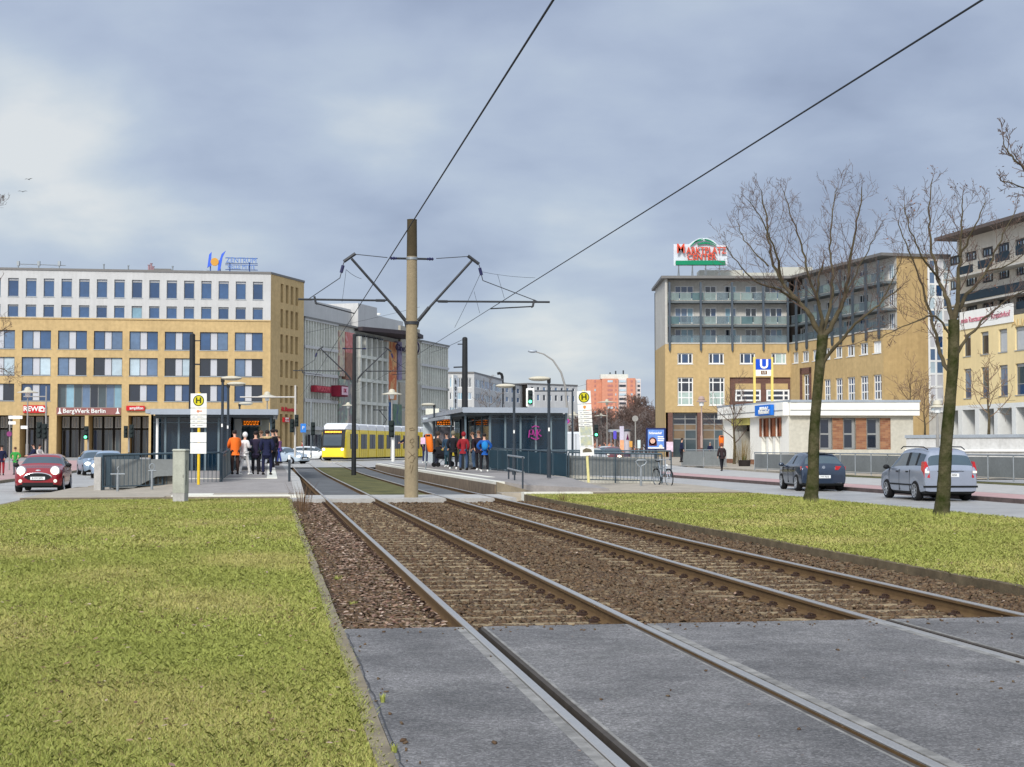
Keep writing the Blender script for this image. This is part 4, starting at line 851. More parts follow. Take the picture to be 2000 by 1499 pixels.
# recessed upper storeys, balconies, posts
def deck_bays(pl, u0, u1, posts, wins, inner_end=0):
    back = pl.off(-TER); hh = []
    for xa, xb, n in wins:
        for yt, yb in ((556, 582), (599, 629), (641, 669)): hh.append((back.u(xa), back.u(xb), zg(yb + .5), zg(yt), n))
    b = MB(); wallmesh(b, back, u0, u1, ZL, ZT, [h[:4] for h in hh], .15); b.build('upper_wall', m_recw, G, True)
    for h in hh: window(G, back, h[:4], .15, m_frw, [cw() if random.random() < .8 else g_teal for _ in range(h[4])], [j / h[4] for j in range(1, h[4])], (), fw=.11)
    for yt in (588, 634.5):
        b = MB(); pl.box(b, u0, u1, zg(yt + 4), zg(yt), -TER, -.06); b.build('balcony_slab', mat('balcony_slab', (96, 104, 108), var=.1), G, True)
        n = max(2, int((u1 - u0) / 1.45)); 
        for k in range(n):
            a, c = u0 + (u1 - u0) * k / n, u0 + (u1 - u0) * (k + 1) / n; b = MB(); pl.box(b, a + .05, c - .05, zg(yt) + .1, zg(yt) + 1.02, -.2, -.16); b.build('balcony_panel', pick([(mp1, 4), (mp2, 2), (mp3, 1)]), G, True)
        b = MB(); pl.box(b, u0, u1, zg(yt) + 1.03, zg(yt) + 1.09, -.22, -.13); b.build('handrail', m_galv, G, True)
    b = MB(); pl.box(b, u0, u1, ZL + .02, ZL + .18, -TER, .08); b.build('ledge', m_cream, G, True)
    n = max(2, int((u1 - u0) / 2.9))
    for k in range(n):
        a, c = u0 + (u1 - u0) * k / n, u0 + (u1 - u0) * (k + 1) / n; b = MB(); pl.box(b, a + .08, c - .08, ZL + .2, ZL + 1.1, -.3, -.26); b.build('balcony_panel', mp2, G, True)
    for x_ in posts:
        u = pl.u(x_); b = MB(); pl.box(b, u - .12, u + .12, zg(683), zg(552), .09, .33); b.prism([pl.pt(u - .12, zg(683), .09), pl.pt(u + .12, zg(683), .09), pl.pt(u, zg(688), .09)], pl.n.to_3d() * .24); b.build('steel_post', m_post, G, True)
mp1 = glassmat('balcony_glass', (140, 156, 152), rough=.3, tr=.4); mp2 = glassmat('balcony_glass_grey', (108, 122, 130), rough=.3, tr=.45); mp3 = glassmat('balcony_glass_teal', (80, 112, 116), rough=.3, tr=.3)
m_post = mat('steel_post_grey', (78, 88, 98), var=.08, rough=.5, metal=.3)
deck_bays(plG, .3, plG.len, (1308.5, 1369.5, 1431, 1492, 1540), ((1319, 1356, 3), (1378, 1401, 2), (1417, 1440, 2), (1457, 1480, 2), (1495, 1530, 3)))
deck_bays(plW, 0, plW.len, (1560, 1580, 1603, 1630, 1647, 1671, 1697, 1722), ((1565, 1576, 3), (1590, 1602, 3), (1616, 1630, 3), (1648, 1664, 3), (1680, 1698, 3), (1712, 1728, 3), (1738, 1750, 3)))
b = MB(); plG.box(b, 0, .3, ZL, ZT, -13, .02); b.build('side_wall', m_cream, G, True); b = MB(); plG.box(b, -.02, .3, GZ - .5, ZL - .01, -13, -.02); b.build('side_wall', m_ochre2, G, True)
b = MB(); rw = [plG.pt(-.5, ZT, .7), plG.pt(plG.len, ZT, .6), plW.pt(plW.len + .3, ZT, .3), plX.pt(plX.len + .2, ZT, .3), Vector((e1.x + 6, 205, ZT)), Vector((plG.A.x - .3, 205, ZT))]
b.prism(rw, (0, 0, .32)); b.build('roof', m_roofm, G, True)
b = MB(); rw = [plG.pt(.3, 0, -2.2), plG.pt(plG.len, 0, -2.2) + Vector((1.5, 0, 0)), plW.pt(plW.len - .3, 0, -2.2), Vector((e1.x - .2, e1.y + 1, 0)), Vector((e1.x + 5, 204, 0)), Vector((plG.A.x, 204, 0))]
b.prism([Vector((p.x, p.y, GZ - .4)) for p in rw], (0, 0, ZT - GZ)); b.build('inner_block', m_intd, G, True)
b = MB(); pg = plG.off(-5); pg.box(b, pg.u(1368), pg.u(1453), ZT + .3, pg.z(1400, 528), -3, 0); pg.box(b, pg.u(1455), pg.u(1520), ZT + .3, pg.z(1400, 533), -3, 0); pg.box(b, pg.u(1522), pg.u(1590), ZT + .3, pg.z(1540, 522), -3, 0); b.build('roof_house', mat('roof_house_cream', (186, 186, 176), var=.06), G, True)
# big roof sign
plS = plG.off(-2); MS = thing('roof_sign', 'red and green rooftop sign reading MARKTPLATZ CENTER under green arcs', 'sign', plS.pt(plS.u(1370), ZT + .3))
b = MB(); b.prism([plS.pt(*plS.uz(x_, y_), -.25) for x_, y_ in ((1316, 519), (1421, 519), (1421, 479), (1402, 478), (1394, 470), (1382, 465), (1366, 465), (1354, 471), (1346, 477), (1316, 477))], (0, -.08, 0)); b.build('backing_board', mat('sign_backing', (206, 212, 220), var=.04), MS, True)
b = MB(); plS.box(b, plS.u(1321), plS.u(1418), plS.z(1370, 518), plS.z(1370, 510), 0, .3); b.build('green_bar', mat('sign_green', (16, 130, 92), var=.05), MS, True)
m_so = mat('sign_orange_red', (214, 84, 60), var=.06)
for s_, xc, yc, sz, wf in (('M', 1329, 487.5, 1.7, .84), ('ARKTPLATZ', 1379, 490.5, 1.15, .80), ('CENTER', 1370, 503.2, 1.1, .9)):
    u, z = plS.uz(xc, yc); text(s_, 'lettering', sz, m_so, MS, plS.pt(u, z, .15 + (.23 if s_ == 'M' else 0)), 0, world=True, ext=.1, bold=.012, wfac=wf)
for (xa, ya, xb, yb, h, w) in ((1348, 482, 1372, 467, 5, 3.2), (1362, 478, 1398, 481, 7, 3.4), (1376, 468.5, 1399, 479, 3.5, 3), (1356, 474, 1378, 469, 2, 2)):
    b = MB(); top = []; bot = []
    for i in range(9):
        t_ = i / 8; x_ = xa + (xb - xa) * t_; y_ = ya + (yb - ya) * t_ - h * math.sin(math.pi * t_) * .6; ww = w * (.35 + .65 * math.sin(math.pi * min(1, t_ + .15)))
        top.append(plS.pt(*plS.uz(x_, y_ - ww / 2))); bot.append(plS.pt(*plS.uz(x_, y_ + ww / 2)))
    b.prism(top + bot[::-1], (0, -.2, 0)); b.build('green_arc', MT['sign_green'], MS, True)
b = MB()
for x_ in (1327, 1354, 1380, 1407):
    for d_ in (-1.6, 1.6): b.tube([plS.pt(plS.u(x_ + d_), ZT + .3, -.1), plS.pt(plS.u(x_), plS.z(x_, 517), .1)], .06, 5)
    b.tube([plS.pt(plS.u(x_), plS.z(x_, 512), -.45), plS.pt(plS.u(x_), plS.z(x_, 484), -.45)], .05, 5)
for y_ in (497, 484): b.tube([plS.pt(plS.u(1322), plS.z(1322, y_), -.42), plS.pt(plS.u(1416), plS.z(1416, y_), -.42)], .05, 5)
b.build('frame', m_galv, MS, True)
# ================================================================ glazed stair tower and H: yellow building, far right
plT = Plane(plX.B, pxplane(1815, 168, 1860, plX.B.y + .5).B)
Tw = thing('stair_tower', 'white framed glazed stair tower between the ochre and yellow buildings', 'building', (plT.A.x, plT.A.y, 0)); zT = plT.z(1830, 497)
window(Tw, plT, (0.02, plT.len, plT.z(1830, 806), zT - .5), .0, m_frw, [pick([(g_pale, 2), (m_lgrey, 4), (g_deep, 1), (g_mid, 1)]) for _ in range(36)], (.33, .66), [i / 12 for i in range(1, 12)], fw=.22)
b = MB(); plT.box(b, 0, plT.len, zT - .5, zT, -8, .2); b.build('roof', m_roofm, Tw, True); b = MB(); plT.box(b, 0.05, plT.len, GZ - .4, zT - .5, -7, -.08); b.build('core', m_cream, Tw, True)
plH = pxplane(1844, 166, 2060, 144); Hh = thing('office_building', 'pale yellow office building with white arcade and dark balcony bands at the right edge', 'building', (plH.A.x, plH.A.y, 0))
zh = lambda x, y: plH.z(x, y); HL = zh(1920, 626); HT = plH.off(-1.8).z(1920, 456); hH = []; jH = []
m_bl = mat('roller_shutter', (176, 180, 184), var=.05)
for i, (xa, xb) in enumerate(((1851, 1857), (1884, 1898.5), (1918, 1933.5), (1953, 1970), (1985, 2012), (2026, 2046))):
    for k, (ya, yb) in enumerate(((648, 692), (717, 776))):
        r = (plH.u(xa), plH.u(xb), zh(1925, yb), zh(1925, ya)); hH.append(r)
        c = [g_dk, m_bl] if (i, k) not in ((3, 0), (4, 0)) else [m_bl, m_bl]
        if k == 1: c = [g_deep, g_mid if i % 2 else g_shop, m_bl]
        jH.append((r, c, (), (.85,) if k == 0 else (.35, .9)))
ab = []
for xa, xb in ((1849, 1872), (1880, 1905), (1913, 1942), (1949, 1977), (1985, 2012), (2022, 2055)): r = (plH.u(xa), plH.u(xb), GZ - .3, zh(1925, 799), 1.6); hH.append(r); ab.append(r)
zw_ = zh(1925, 790)
b = MB(); wallmesh(b, plH, 0, plH.len, GZ - .5, HL, hH, .25, (zw_, 1)); b.build('wall', [mat('arcade_white', (214, 216, 214), var=.05), m_yel], Hh, True)
for r, c, cols, rws in jH: window(Hh, plH, r, .25, m_frg, c, cols, rws, sill=m_zinc)
for r in ab:
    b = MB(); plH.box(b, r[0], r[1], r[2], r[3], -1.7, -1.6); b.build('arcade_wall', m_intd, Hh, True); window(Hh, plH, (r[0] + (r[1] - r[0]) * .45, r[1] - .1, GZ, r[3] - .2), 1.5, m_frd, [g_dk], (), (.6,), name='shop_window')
bk = plH.off(-1.8); hU = []
for k in range(7):
    x0_ = 1858 + k * 32 if k < 3 else 1954 + (k - 3) * 34
    for ya, yb in ((484, 503), (531, 553), (592, 612)): hU.append((bk.u(x0_), bk.u(x0_ + 22), bk.z(1925, yb), bk.z(1925, ya)))
b = MB(); wallmesh(b, bk, 0, bk.len, HL, HT, hU, .2); b.build('upper_wall', mat('upper_cream', (214, 208, 196), var=.06, streak=.15), Hh, True)
for h in hU: window(Hh, bk, h, .2, m_frd, [g_pale, g_mid, g_pale, g_dk], (.25, .5, .75), (), fw=.22)
m_bd = mat('balcony_dark_teal', (34, 50, 62), var=.15)
for (xa, xb, ya, yb) in ((1868, 2060, 563, 580), (1872, 1896, 508, 524), (1908, 1934, 505, 521), (1942, 1968, 500, 516), (1982, 2040, 494, 512), (1982, 2060, 600, 614)):
    b = MB(); plH.box(b, plH.u(xa), plH.u(xb), plH.z(1925, yb), plH.z(1925, ya), -.5, -.35); b.build('balcony_panel', m_bd, Hh, True)
for y_ in (583, 527): b = MB(); plH.box(b, 0, plH.len, plH.z(1925, y_ + 3), plH.z(1925, y_), -1.8, -.1); b.build('balcony_slab', m_cream, Hh, True)
b = MB(); bk.box(b, -1, bk.len, HT, HT + .35, -10, 2.2); b.build('roof', mat('roof_dark_brown', (96, 88, 86), var=.1), Hh, True)
b = MB(); bk.box(b, .2, bk.len, GZ - .4, HT - .05, -10, -.4); b.build('inner_block', m_intd, Hh, True)
ob, *_ = board(Hh, plH, 1876, 1981, 611, 629, m_signw, 'banner', .05, .06)
# the banner runs along the ledge
m_bt = mat('banner_pink', (190, 120, 134), var=.05)
for s_, xc in (('mein', 1886), ('Restaurant', 1912), ('Kreativhof', 1956)): ptext(s_, plH, ob, xc, 620 - (xc - 1928) * .16, .85, m_bt, o=.14, wfac=1.05 if xc > 1900 else .9)
ptext('ALICE', plH, Hh, 1997, 630, 1.0, mat('relief_letter', (196, 170, 120), var=0), o=.03, wfac=1.6)
# ================================================================ I: white underground station pavilion
plI = pxplane(1414, 128, 1541, 112); plJ = pxplane(1541, 112, 1784, 112.5)
zj = lambda x, y: plJ.z(x, y); PZB = .1; zF = zj(1600, 786); zf2 = zj(1600, 812); zc2 = zj(1600, 783)
m_pav = mat('pavilion_white', (236, 234, 226), rough=.85, var=.04, scale=.5, streak=.08); m_pgrey = mat('pavilion_beige', (196, 192, 178), var=.06, scale=.5, streak=.1)
I_ = thing('station_pavilion', 'white flat roofed pavilion of the underground station with brown windows', 'building', (plI.A.x, plI.A.y, 0))
zi = lambda x, y: plI.z(x, y)
hI = [(plI.u(1431), plI.u(1465), PZB, zi(1448, 816), 1.2)] + [(plI.u(a), plI.u(c), zi(1500, 889), zi(1500, 818), .35) for a, c in ((1487.5, 1497), (1501, 1509.5), (1514.5, 1523.5))]
b = MB(); wallmesh(b, plI, 0, plI.len, PZB - .2, zf2, hI, .35); b.build('wall', m_pav, I_, True)
zbk = zi(1500, 903)
for a, c in ((0.3, plI.u(1431)), (plI.u(1465), plI.len)):
    b = MB(); plI.box(b, a, c, PZB - .2, PZB + .5, 0.003, .05); b.build('brick_base', m_brk, I_, True)
b = MB(); plI.box(b, plI.u(1431), plI.u(1465), zi(1448, 831), zi(1448, 817), -.3, .1); b.build('door_sign', mat('sign_yellow', (216, 206, 120), var=.1, scale=2), I_, True)
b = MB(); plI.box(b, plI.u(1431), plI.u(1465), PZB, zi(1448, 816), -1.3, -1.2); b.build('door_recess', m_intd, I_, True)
b = MB(); plI.box(b, plI.u(1431) + .02, plI.u(1445), PZB, zi(1448, 843), -.9, -.1); b.build('pillar', mat('pillar_stone', (190, 186, 174), var=.1), I_, True)
b = MB(); plI.box(b, plI.u(1445) + .1, plI.u(1465) - .1, PZB, zi(1448, 845), -.96, -.9); b.build('door', g_dk, I_, True)
m_brw = mat('window_brown', (130, 70, 44), var=.25, scale=3)
a_, c_ = plI.u(1484.5), plI.u(1527.5); b = MB(); wallmesh(b, plI.off(.06), a_, c_, zi(1500, 853), zi(1500, 817), [(h[0], h[1], zi(1500, 853), zi(1500, 818)) for h in hI[1:]], .1); b.build('terracotta_panel', mat('terracotta', (150, 92, 62), var=.2, scale=4), I_, True)
for h in hI[1:]:
    zm = zi(1500, 853); window(I_, plI, (h[0], h[1], zm, h[3]), .2, m_brw, [mat('brown_panel', (92, 50, 32), var=.3, scale=4)], (), (), fw=.06); b = MB(); plI.box(b, h[0], h[1], h[2], zm, -.36, -.3); b.build('niche', m_cgrey, I_, True)
hJ = [(plJ.u(a), plJ.u(c), zj(1650, 878), zj(1650, 817)) for a, c in ((1601, 1626), (1647.5, 1671.5), (1693, 1719))]
b = MB(); wallmesh(b, plJ, 0, plJ.len, PZB - .2, zf2, hJ + [(plJ.u(1597), plJ.u(1740), zj(1650, 878.5), zj(1650, 816.5), .08)], .3); b.build('wall', m_pgrey, I_, True)
bj = plJ.off(-.08); b = MB(); wallmesh(b, bj, plJ.u(1597), plJ.u(1740), zj(1650, 878.5), zj(1650, 816.5), hJ, .25); b.build('brick_field', m_brk, I_, True)
for h in hJ: window(I_, plJ, h, .3, m_frg, [g_dk, g_dk, g_dk, g_dk], (.82,), (.49,), fw=.12)
for pl, ext in ((plI, 0), (plJ, 0)):
    b = MB(); pl.box(b, -.3 if pl is plI else 0, pl.len + (.0 if pl is plI else .35), zf2, zF, -.3, .45); b.build('fascia', m_pav, I_, True)
    b = MB(); pl.box(b, -.3 if pl is plI else 0.02, pl.len + (.0 if pl is plI else .35), zf2 + .35, zf2 + .41, .45, .48); b.build('fascia_line', m_frg, I_, True)
b = MB(); q = [plI.pt(-.4, zF, .5), plJ.pt(0, zF, .55), plJ.pt(plJ.len + .4, zF, .5), plJ.pt(plJ.len + .4, zF, -22), plJ.pt(0, zF, -22)]; b.prism(q, (0, 0, .16)); b.build('roof', m_zinc, I_, True)
b = MB(); q = [plI.pt(.4, 0, -1.4), plJ.pt(.2, 0, -1.4), plJ.pt(plJ.len - .1, 0, -.4), plJ.pt(plJ.len - .1, 0, -20), plJ.pt(-1, 0, -20)]; b.prism([Vector((p.x, p.y, 0)) for p in q], (0, 0, zF - .02)); b.build('inner_block', m_pgrey, I_, True)
ob, *_ = board(I_, plI, 1492.5, 1524, 793, 811, mat('sign_ubahn_blue', (34, 112, 206), var=.04), o=.5, d=.25)
for k, s_ in enumerate(('U-Bahnhof', 'Hellersdorf')): ptext(s_, plI, ob, 1511, 799 + k * 6.4, .36 if k == 0 else .44, m_signw, o=.78, wfac=1.2, bold=.01)
# low white wall right of the pavilion
plK = pxplane(1770, 108, 2100, 98); Kw = thing('parapet_wall', 'long low stained white parapet wall right of the pavilion', 'wall', (plK.A.x, plK.A.y, 0))
b = MB(); plK.box(b, 0, plK.len, .1, plK.z(1800, 856), -.4, 0); b.build('wall', mat('stained_white', (206, 206, 204), var=.08, scale=.6, streak=.2), Kw, True)
b = MB(); plK.box(b, -.05, plK.len, plK.z(1800, 856), plK.z(1800, 850), -.45, .1); b.build('coping', m_zinc, Kw, True)
b = MB(); plK.box(b, 0, plK.len, plK.z(1800, 882), plK.z(1800, 878), 0.01, .16); b.build('ledge', m_signw, Kw, True)
# U sign on two yellow posts
US = thing('station_sign', 'blue U sign with small U5 plate between two yellow posts above the pavilion', 'sign', at(1491, 880, 122)); plU = pxplane(1470, 122, 1513, 122); m_yp = mat('post_yellow', (224, 200, 112), var=.05)
for xa, xb in ((1472, 1476.5), (1506.5, 1511)): b = MB(); plU.box(b, plU.u(xa), plU.u(xb), 3.5, plU.z(1490, 698), -.1, .1); b.build('post', m_yp, US, True)
b = MB(); plU.box(b, plU.u(1476.6), plU.u(1506.4), plU.z(1490, 722.5), plU.z(1490, 702), -.12, .16); f_ = b.build('u_board', mat('u_blue', (20, 76, 190), var=.03), US, True)
u, z = plU.uz(1491.5, 712.5); text('U', 'letter', 1.0, m_signw, f_, plU.pt(u, z, .2), 0, world=True, bold=.03)
b = MB(); plU.box(b, plU.u(1476.6), plU.u(1506.4), plU.z(1490, 734.5), plU.z(1490, 723), -.12, .16); f_ = b.build('line_board', m_signw, US, True)
u, z = plU.uz(1491.5, 728.3); b = MB(); plU.box(b, u - .24, u + .24, z - .14, z + .14, .17, .19); e = b.build('line_plate', mat('plate_brown', (120, 84, 50), var=0), None, True); e.parent = f_; e.data.transform(Matrix.Translation(-wroot(f_))); text('U5', 'lettering', .26, m_signw, f_, plU.pt(u, z, .2), 0, world=True, ext=.01)
# ================================================================ catenary masts and wires
m_mast = mat('mast_concrete', (152, 138, 112), rough=.9, var=.1, scale=1.5, bump=.4, bscale=25, streak=.22)
m_mtop = mat('mast_weathered', (70, 62, 46), rough=.95, var=.2, scale=3)
m_steel = mat('arm_steel', (66, 68, 72), rough=.55, metal=.5, var=.15, scale=5)
m_ins = mat('insulator', (38, 40, 78), rough=.35, var=.05); m_wire = mat('wire', (42, 46, 54), var=0, rough=.6)
m_dmast = mat('dark_mast', (40, 42, 44), rough=.6, var=.15, scale=2); m_scr2 = mat('scratch', (92, 72, 50), var=.1)
def wirepts(a, b_, sag, n=10): return [a.lerp(b_, i / n) - Vector((0, 0, sag * 4 * (i / n) * (1 - i / n))) for i in range(n + 1)]
def mast(name, label, t, o, h, r0, r1, mm, main, grp=None):
    base = P(t, o, -.2 + (gr(t * CT))); rt = thing(name, label, 'mast', base, TH, grp)
    hh = h + .2; b = MB(); n = 24 if main else 12
    b.tube([(0, 0, 0), (0, 0, hh - (1.15 if main else 0))], [r0, r1 + (r0 - r1) * .12 if main else r1], n); b.build('pole', mm, rt, smooth=40)
    if main:
        b = MB(); b.tube([(0, 0, hh - 1.15), (0, 0, hh)], [r1 + (r0 - r1) * .12 + .003, r1], n); b.cyl(0, 0, hh, hh + .02, r1 + .006, r1 + .006, n); b.build('pole_top', m_mtop, rt, smooth=40)
    else: b = MB(); b.ball((0, 0, hh), r1 * 1.02, 10, (1, 1, .6)); b.build('cap', mm, rt, smooth=60)
    return rt, hh
M0, H0 = mast('catenary_mast', 'thick pale concrete mast with brown top between the tracks, carrying two slanted arms', 48.2, 4.40, 8.72, .222, .155, m_mast, True)
def arms(rt, hb, ht, hr, ho, sx, e, tk, er=None, wl=None):
    """lower bracket hb, strut top ht, ring hr, horizontal tube height ho."""
    r = .17
    e0 = e
    for s in (-1, 1):
        e = er if (er and s > 0) else e0
        b = MB(); q = lambda x, z: (s * x, 0, z)
        b.tube([q(r, hb - .12), q(r + .06, hb + .14)], .03 * tk, 6); b.tube([q(r + .04, hb + .1), q(r + .38, hb + .52)], .05 * tk, 8); b.tube([q(r + .3, hb + .42), q(sx, ht)], .035 * tk, 8)
        b.build('strut', m_steel, rt, smooth=40)
        b = MB(); b.tube([q(sx - .12, ht + .16), q(sx + .24, ht - .1)], .045 * tk, 8); b.build('crossbar', m_steel, rt, smooth=40)
        f = (ho - hb - .5) / (ht - hb - .5); x0 = r + .35 + (sx - r - .35) * f
        b = MB(); b.tube([q(x0, ho + .02), q(x0 + .15, ho)], .02 * tk, 6); b.tube([q(x0 + .15, ho), q(e, ho + (.03 if s > 0 else 0.0))], .028 * tk, 8); b.tube([q(x0 + .12, ho), q(x0 + .42, ho)], .038 * tk, 8); b.build('cantilever_tube', m_steel, rt, smooth=40)
        g0 = r + .3; b = MB(); b.tube([q(.1, hr), q(g0, hr)], .03 * tk, 6); b.tube([q(sx - .1, ht + .14), q(g0 + .3, hr + .02)], .011 * tk, 5); b.build('tie_rod', m_steel, rt)
        b = MB(); b.lathe([(.02, 0), (.05, .03), (.03, .06), (.06, .1), (.03, .14), (.055, .18), (.02, .22)] if s > 0 else [(.02, -.22), (.055, -.18), (.03, -.14), (.06, -.1), (.03, -.06), (.05, -.03), (.02, 0)], (s * g0, 0, hr), 10, 'x'); b.build('insulator', m_ins, rt, smooth=60)
        z1 = ht - .12; x1 = sx + .24; b = MB(); b.tube([q(x1, z1), q(x1 + .12, z1 - .5)], [.014] * 2, 5); b.build('hanger', m_steel, rt)
        b = MB(); b.tube([q(x1 + .02, z1 - .1), q(x1 + .08, z1 - .33)], .045 * tk, 8); b.build('insulator', m_ins, rt)
        b = MB(); b.tube([q(x1 + .12, z1 - .5), q(e - .35, ho + .03)], .012 * tk, 5); b.build('tie_rod', m_steel, rt)
        # steady arm holding the contact wire
        w = e - .5 if s > 0 else e - .38; b = MB(); b.tube([q(e - .5, ho + .1), q(e - .55, ho - .12), q(e - .6, ho - .14)], .03 * tk, 6); b.tube([q(e - .55, ho - .12), (wl[0] if s < 0 else wl[1])], .018 * tk, 6); b.build('steady_arm', m_steel, rt)
z_ = lambda py: at(811, py, 48.6).z + .2
b = MB(); rr_ = .172; b.tube([(0, 0, z_(636)), (0, 0, z_(630))], .20, 20); b.build('clamp_band', m_steel, M0); b = MB(); b.tube([(0, 0, z_(510.5)), (0, 0, z_(505.5))], .185, 20); b.build('clamp_band', m_galv, M0)
arms(M0, z_(634), z_(510), z_(508), z_(590), 1.90, 3.55, 1.15, 4.42, ((-1.8, 0, 5.94), (2.5, 0, 6.15)))
# faint writing scratched on the mast
b = MB()
def scr(pts):
    v = []
    for x_, y_ in pts:
        a = (x_ - 811) / 13.0; z = z_(y_); v.append((.2235 * math.sin(a), -.2235 * math.cos(a) - .002, z))
    b.tube(v, .006, 4)
scr([(806, 838), (812, 836), (816, 840), (808, 842), (806, 838)]); scr([(808, 860), (812, 857), (815, 862), (811, 866), (807, 864), (808, 860)]); scr([(810, 868), (814, 872), (810, 876)]); scr([(804, 882), (812, 890), (816, 886)]); scr([(804, 896), (810, 889), (817, 893), (812, 904), (807, 902)]); scr([(808, 908), (807, 916)]); scr([(813, 908), (811, 918), (809, 924)])
b.build('scratched_marks', m_scr2, M0)
hk = 8.05
for nm, lb, t, o in (('catenary_mast', 'slim dark mast standing in the lawn strip between the platforms', 89.0, 4.80),):
    rt, hh = mast(nm, lb, t, o, hk, .145, .10, m_dmast, False); arms(rt, 5.6, 7.4, 7.45, 6.15, 1.9, 3.5, 1.0, 3.5, ((-1.8, 0, 5.9), (2.2, 0, 5.95)))
for nm, lb, px, py, Y in (('catenary_mast', 'dark round topped mast behind the left shelter', 376, 655, 82), ('catenary_mast', 'dark round topped mast rising behind the right shelter', 908, 662, 84)):
    p = at(px, py, Y); rt = thing(nm, lb, 'mast', (p.x, p.y, -.2)); b = MB(); b.tube([(0, 0, 0), (0, 0, p.z + .2)], [.2, .145], 14); b.build('pole', m_dmast, rt, smooth=40); b = MB(); b.ball((0, 0, p.z + .2), .148, 12, (1, 1, .7)); b.build('cap', m_dmast, rt, smooth=60)
    b = MB(); b.tube([(-.12, 0, p.z - .1), (-.4 if px > 500 else .4, 0, p.z - .1)], .03, 6); b.tube([(-.12, 0, p.z - 1.35), (-.62 if px > 500 else .4, 0, p.z - 1.37)], .04, 6); b.build('bracket', m_steel, rt)
# contact wires run above each track
for k, (o, lb) in enumerate(((2.6, 'contact wire above the left track, running steeply up the photo'), (6.9, 'contact wire above the right track, running to the upper right corner'))):
    zw = 5.74 if k == 0 else 5.95; b = MB(); b.tube([P(-6, o, zw), P(48.2, o, zw)], .012, 6); b.tube([P(48.2, o, zw), P(89, o, zw - .02), P(135, o, zw + .2)], .010, 5)
    tag(b.build('contact_wire', m_wire), lb, 'wire')
for i, (x0, y0, Y0, x1, y1, Y1, lb) in enumerate(((676, 527, 48, 706, 545, 47, 'short dropper cable from the left arm of the pale mast to its wire'), (940, 531, 49, 1045, 543, 46.5, 'dropper cable from the right arm of the pale mast to its wire'), (940, 531, 49, 888, 640, 56, 'long dropper from the right arm slanting down to the right wire'), (676, 527, 48, 668, 590, 54, 'thin dropper slanting down from the left arm of the pale mast'))):
    b = MB(); b.tube(wirepts(at(x0, y0, Y0), at(x1, y1, Y1), .04, 6), .007, 4)
    if i == 1: b.tube([at(972, 537, 48.3), at(985, 583, 47)], .007, 4)
    if i == 2: b.tube([at(926, 570, 51.6), at(937, 612, 51)], .007, 4)
    tag(b.build('dropper_cable', m_wire), lb, 'cable')
for i, (x0, y0, Y0, x1, y1, Y1, lb) in enumerate(((903, 664, 84, 840, 690, 120, 'thin span wire from the dark mast behind the right shelter'), (1120, 757, 150, 1147, 750, 200, 'faint span wire left of the orange tower'), (478, 777, 100, 577, 776, 102, 'thin cross wire in front of the ochre side wall'), (820, 600, 120, 600, 650, 120, 'faint span wire crossing the ribbed store'))):
    b = MB(); b.tube(wirepts(at(x0, y0, Y0), at(x1, y1, Y1), .05, 6), .014, 4); tag(b.build('span_wire', m_wire), lb, 'wire')
# ================================================================ lamps
m_lampg = mat('lamp_paint_grey', (150, 148, 144), var=.08, rough=.5); m_lampd = mat('lamp_pole_dark', (56, 64, 72), var=.1, rough=.5); m_shade = mat('lamp_shade_pale', (196, 190, 172), var=.08, rough=.5); m_lens = mat('lamp_lens', (226, 228, 226), var=0, rough=.3)
def oval_lamp(px, ptop, Y, s, lb):
    p = at(px, ptop, Y); rt = thing('platform_lamp', lb, 'lamp', (p.x, p.y, PZ), 0, 'platform lamps with an oval head'); h = p.z - PZ
    b = MB(); b.tube([(0, 0, 0), (0, 0, 1.1), (0, 0, 1.12), (0, 0, h)], [.085, .085, .062, .055], 10); b.build('pole', m_lampd, rt, smooth=40)
    b = MB(); b.box(-.07, -.07, h - .12, .07, .07, h + .06); b.build('bracket', m_black, rt)
    b = MB(); n = 16; c = s * .36
    prof = [(-.02, .05), (.2, .12), (.42, .11), (.36, .03), (0, -.03)]
    b.ball((c, 0, h + .04), .44, 16, (1, .55, .22)); b.build('lamp_head', m_shade, rt, smooth=50)
    b = MB(); b.ball((c + s * .05, 0, h - .015), .3, 12, (1, .5, .16)); b.build('lens', m_lens, rt, smooth=50)
    b = MB(); b.box(-.03, -.09, h - 2.0, .03, -.06, h - 1.86); b.build('sticker', m_signw, rt)
oval_lamp(435, 741, 64, 1, 'taller platform lamp with oval head over the left shelter'); oval_lamp(446, 752, 70, 1, 'lower platform lamp just right of the taller one over the left shelter')
oval_lamp(1072, 742, 59.5, -1, 'near platform lamp with oval head in front of the right shelter glass'); oval_lamp(1004, 756, 66, -1, 'far platform lamp with oval head over the right shelter roof')
oval_lamp(848, 792, 92, -1, 'farthest oval platform lamp, its head just above the left end of the right shelter'); oval_lamp(468, 790, 92, 1, 'farthest oval platform lamp, its head just above the left shelter roof')
def mush_lamp(px, py, Y, pb, lb, s=1.0, m=None, w=.75, ball=True):
    p = at(px, py, Y); zb = at(px, pb, Y).z; rt = thing('street_lamp', lb, 'lamp', (p.x, p.y, zb), 0, 'street lamps with a flat hat'); h = p.z - zb; m = m or m_lampg
    b = MB(); b.tube([(0, 0, 0), (0, 0, .9), (0, 0, .92), (0, 0, h - .75)], [.1, .1, .07, .05], 10); b.build('pole', m, rt, smooth=40)
    b = MB(); b.lathe([(w, 0), (w * .98, .05), (w * .55, .13), (.26, .18), (.22, .34), (.12, .42), (0, .44)], (0, 0, h - .44), 20); b.build('lamp_hat', m_shade if m is m_lampg else m, rt, smooth=30)
    b = MB(); b.lathe([(.05, -.36), (.16, -.34), (.2, 0)], (0, 0, h - .42), 14); b.build('lamp_glass', m_lens, rt, smooth=40)
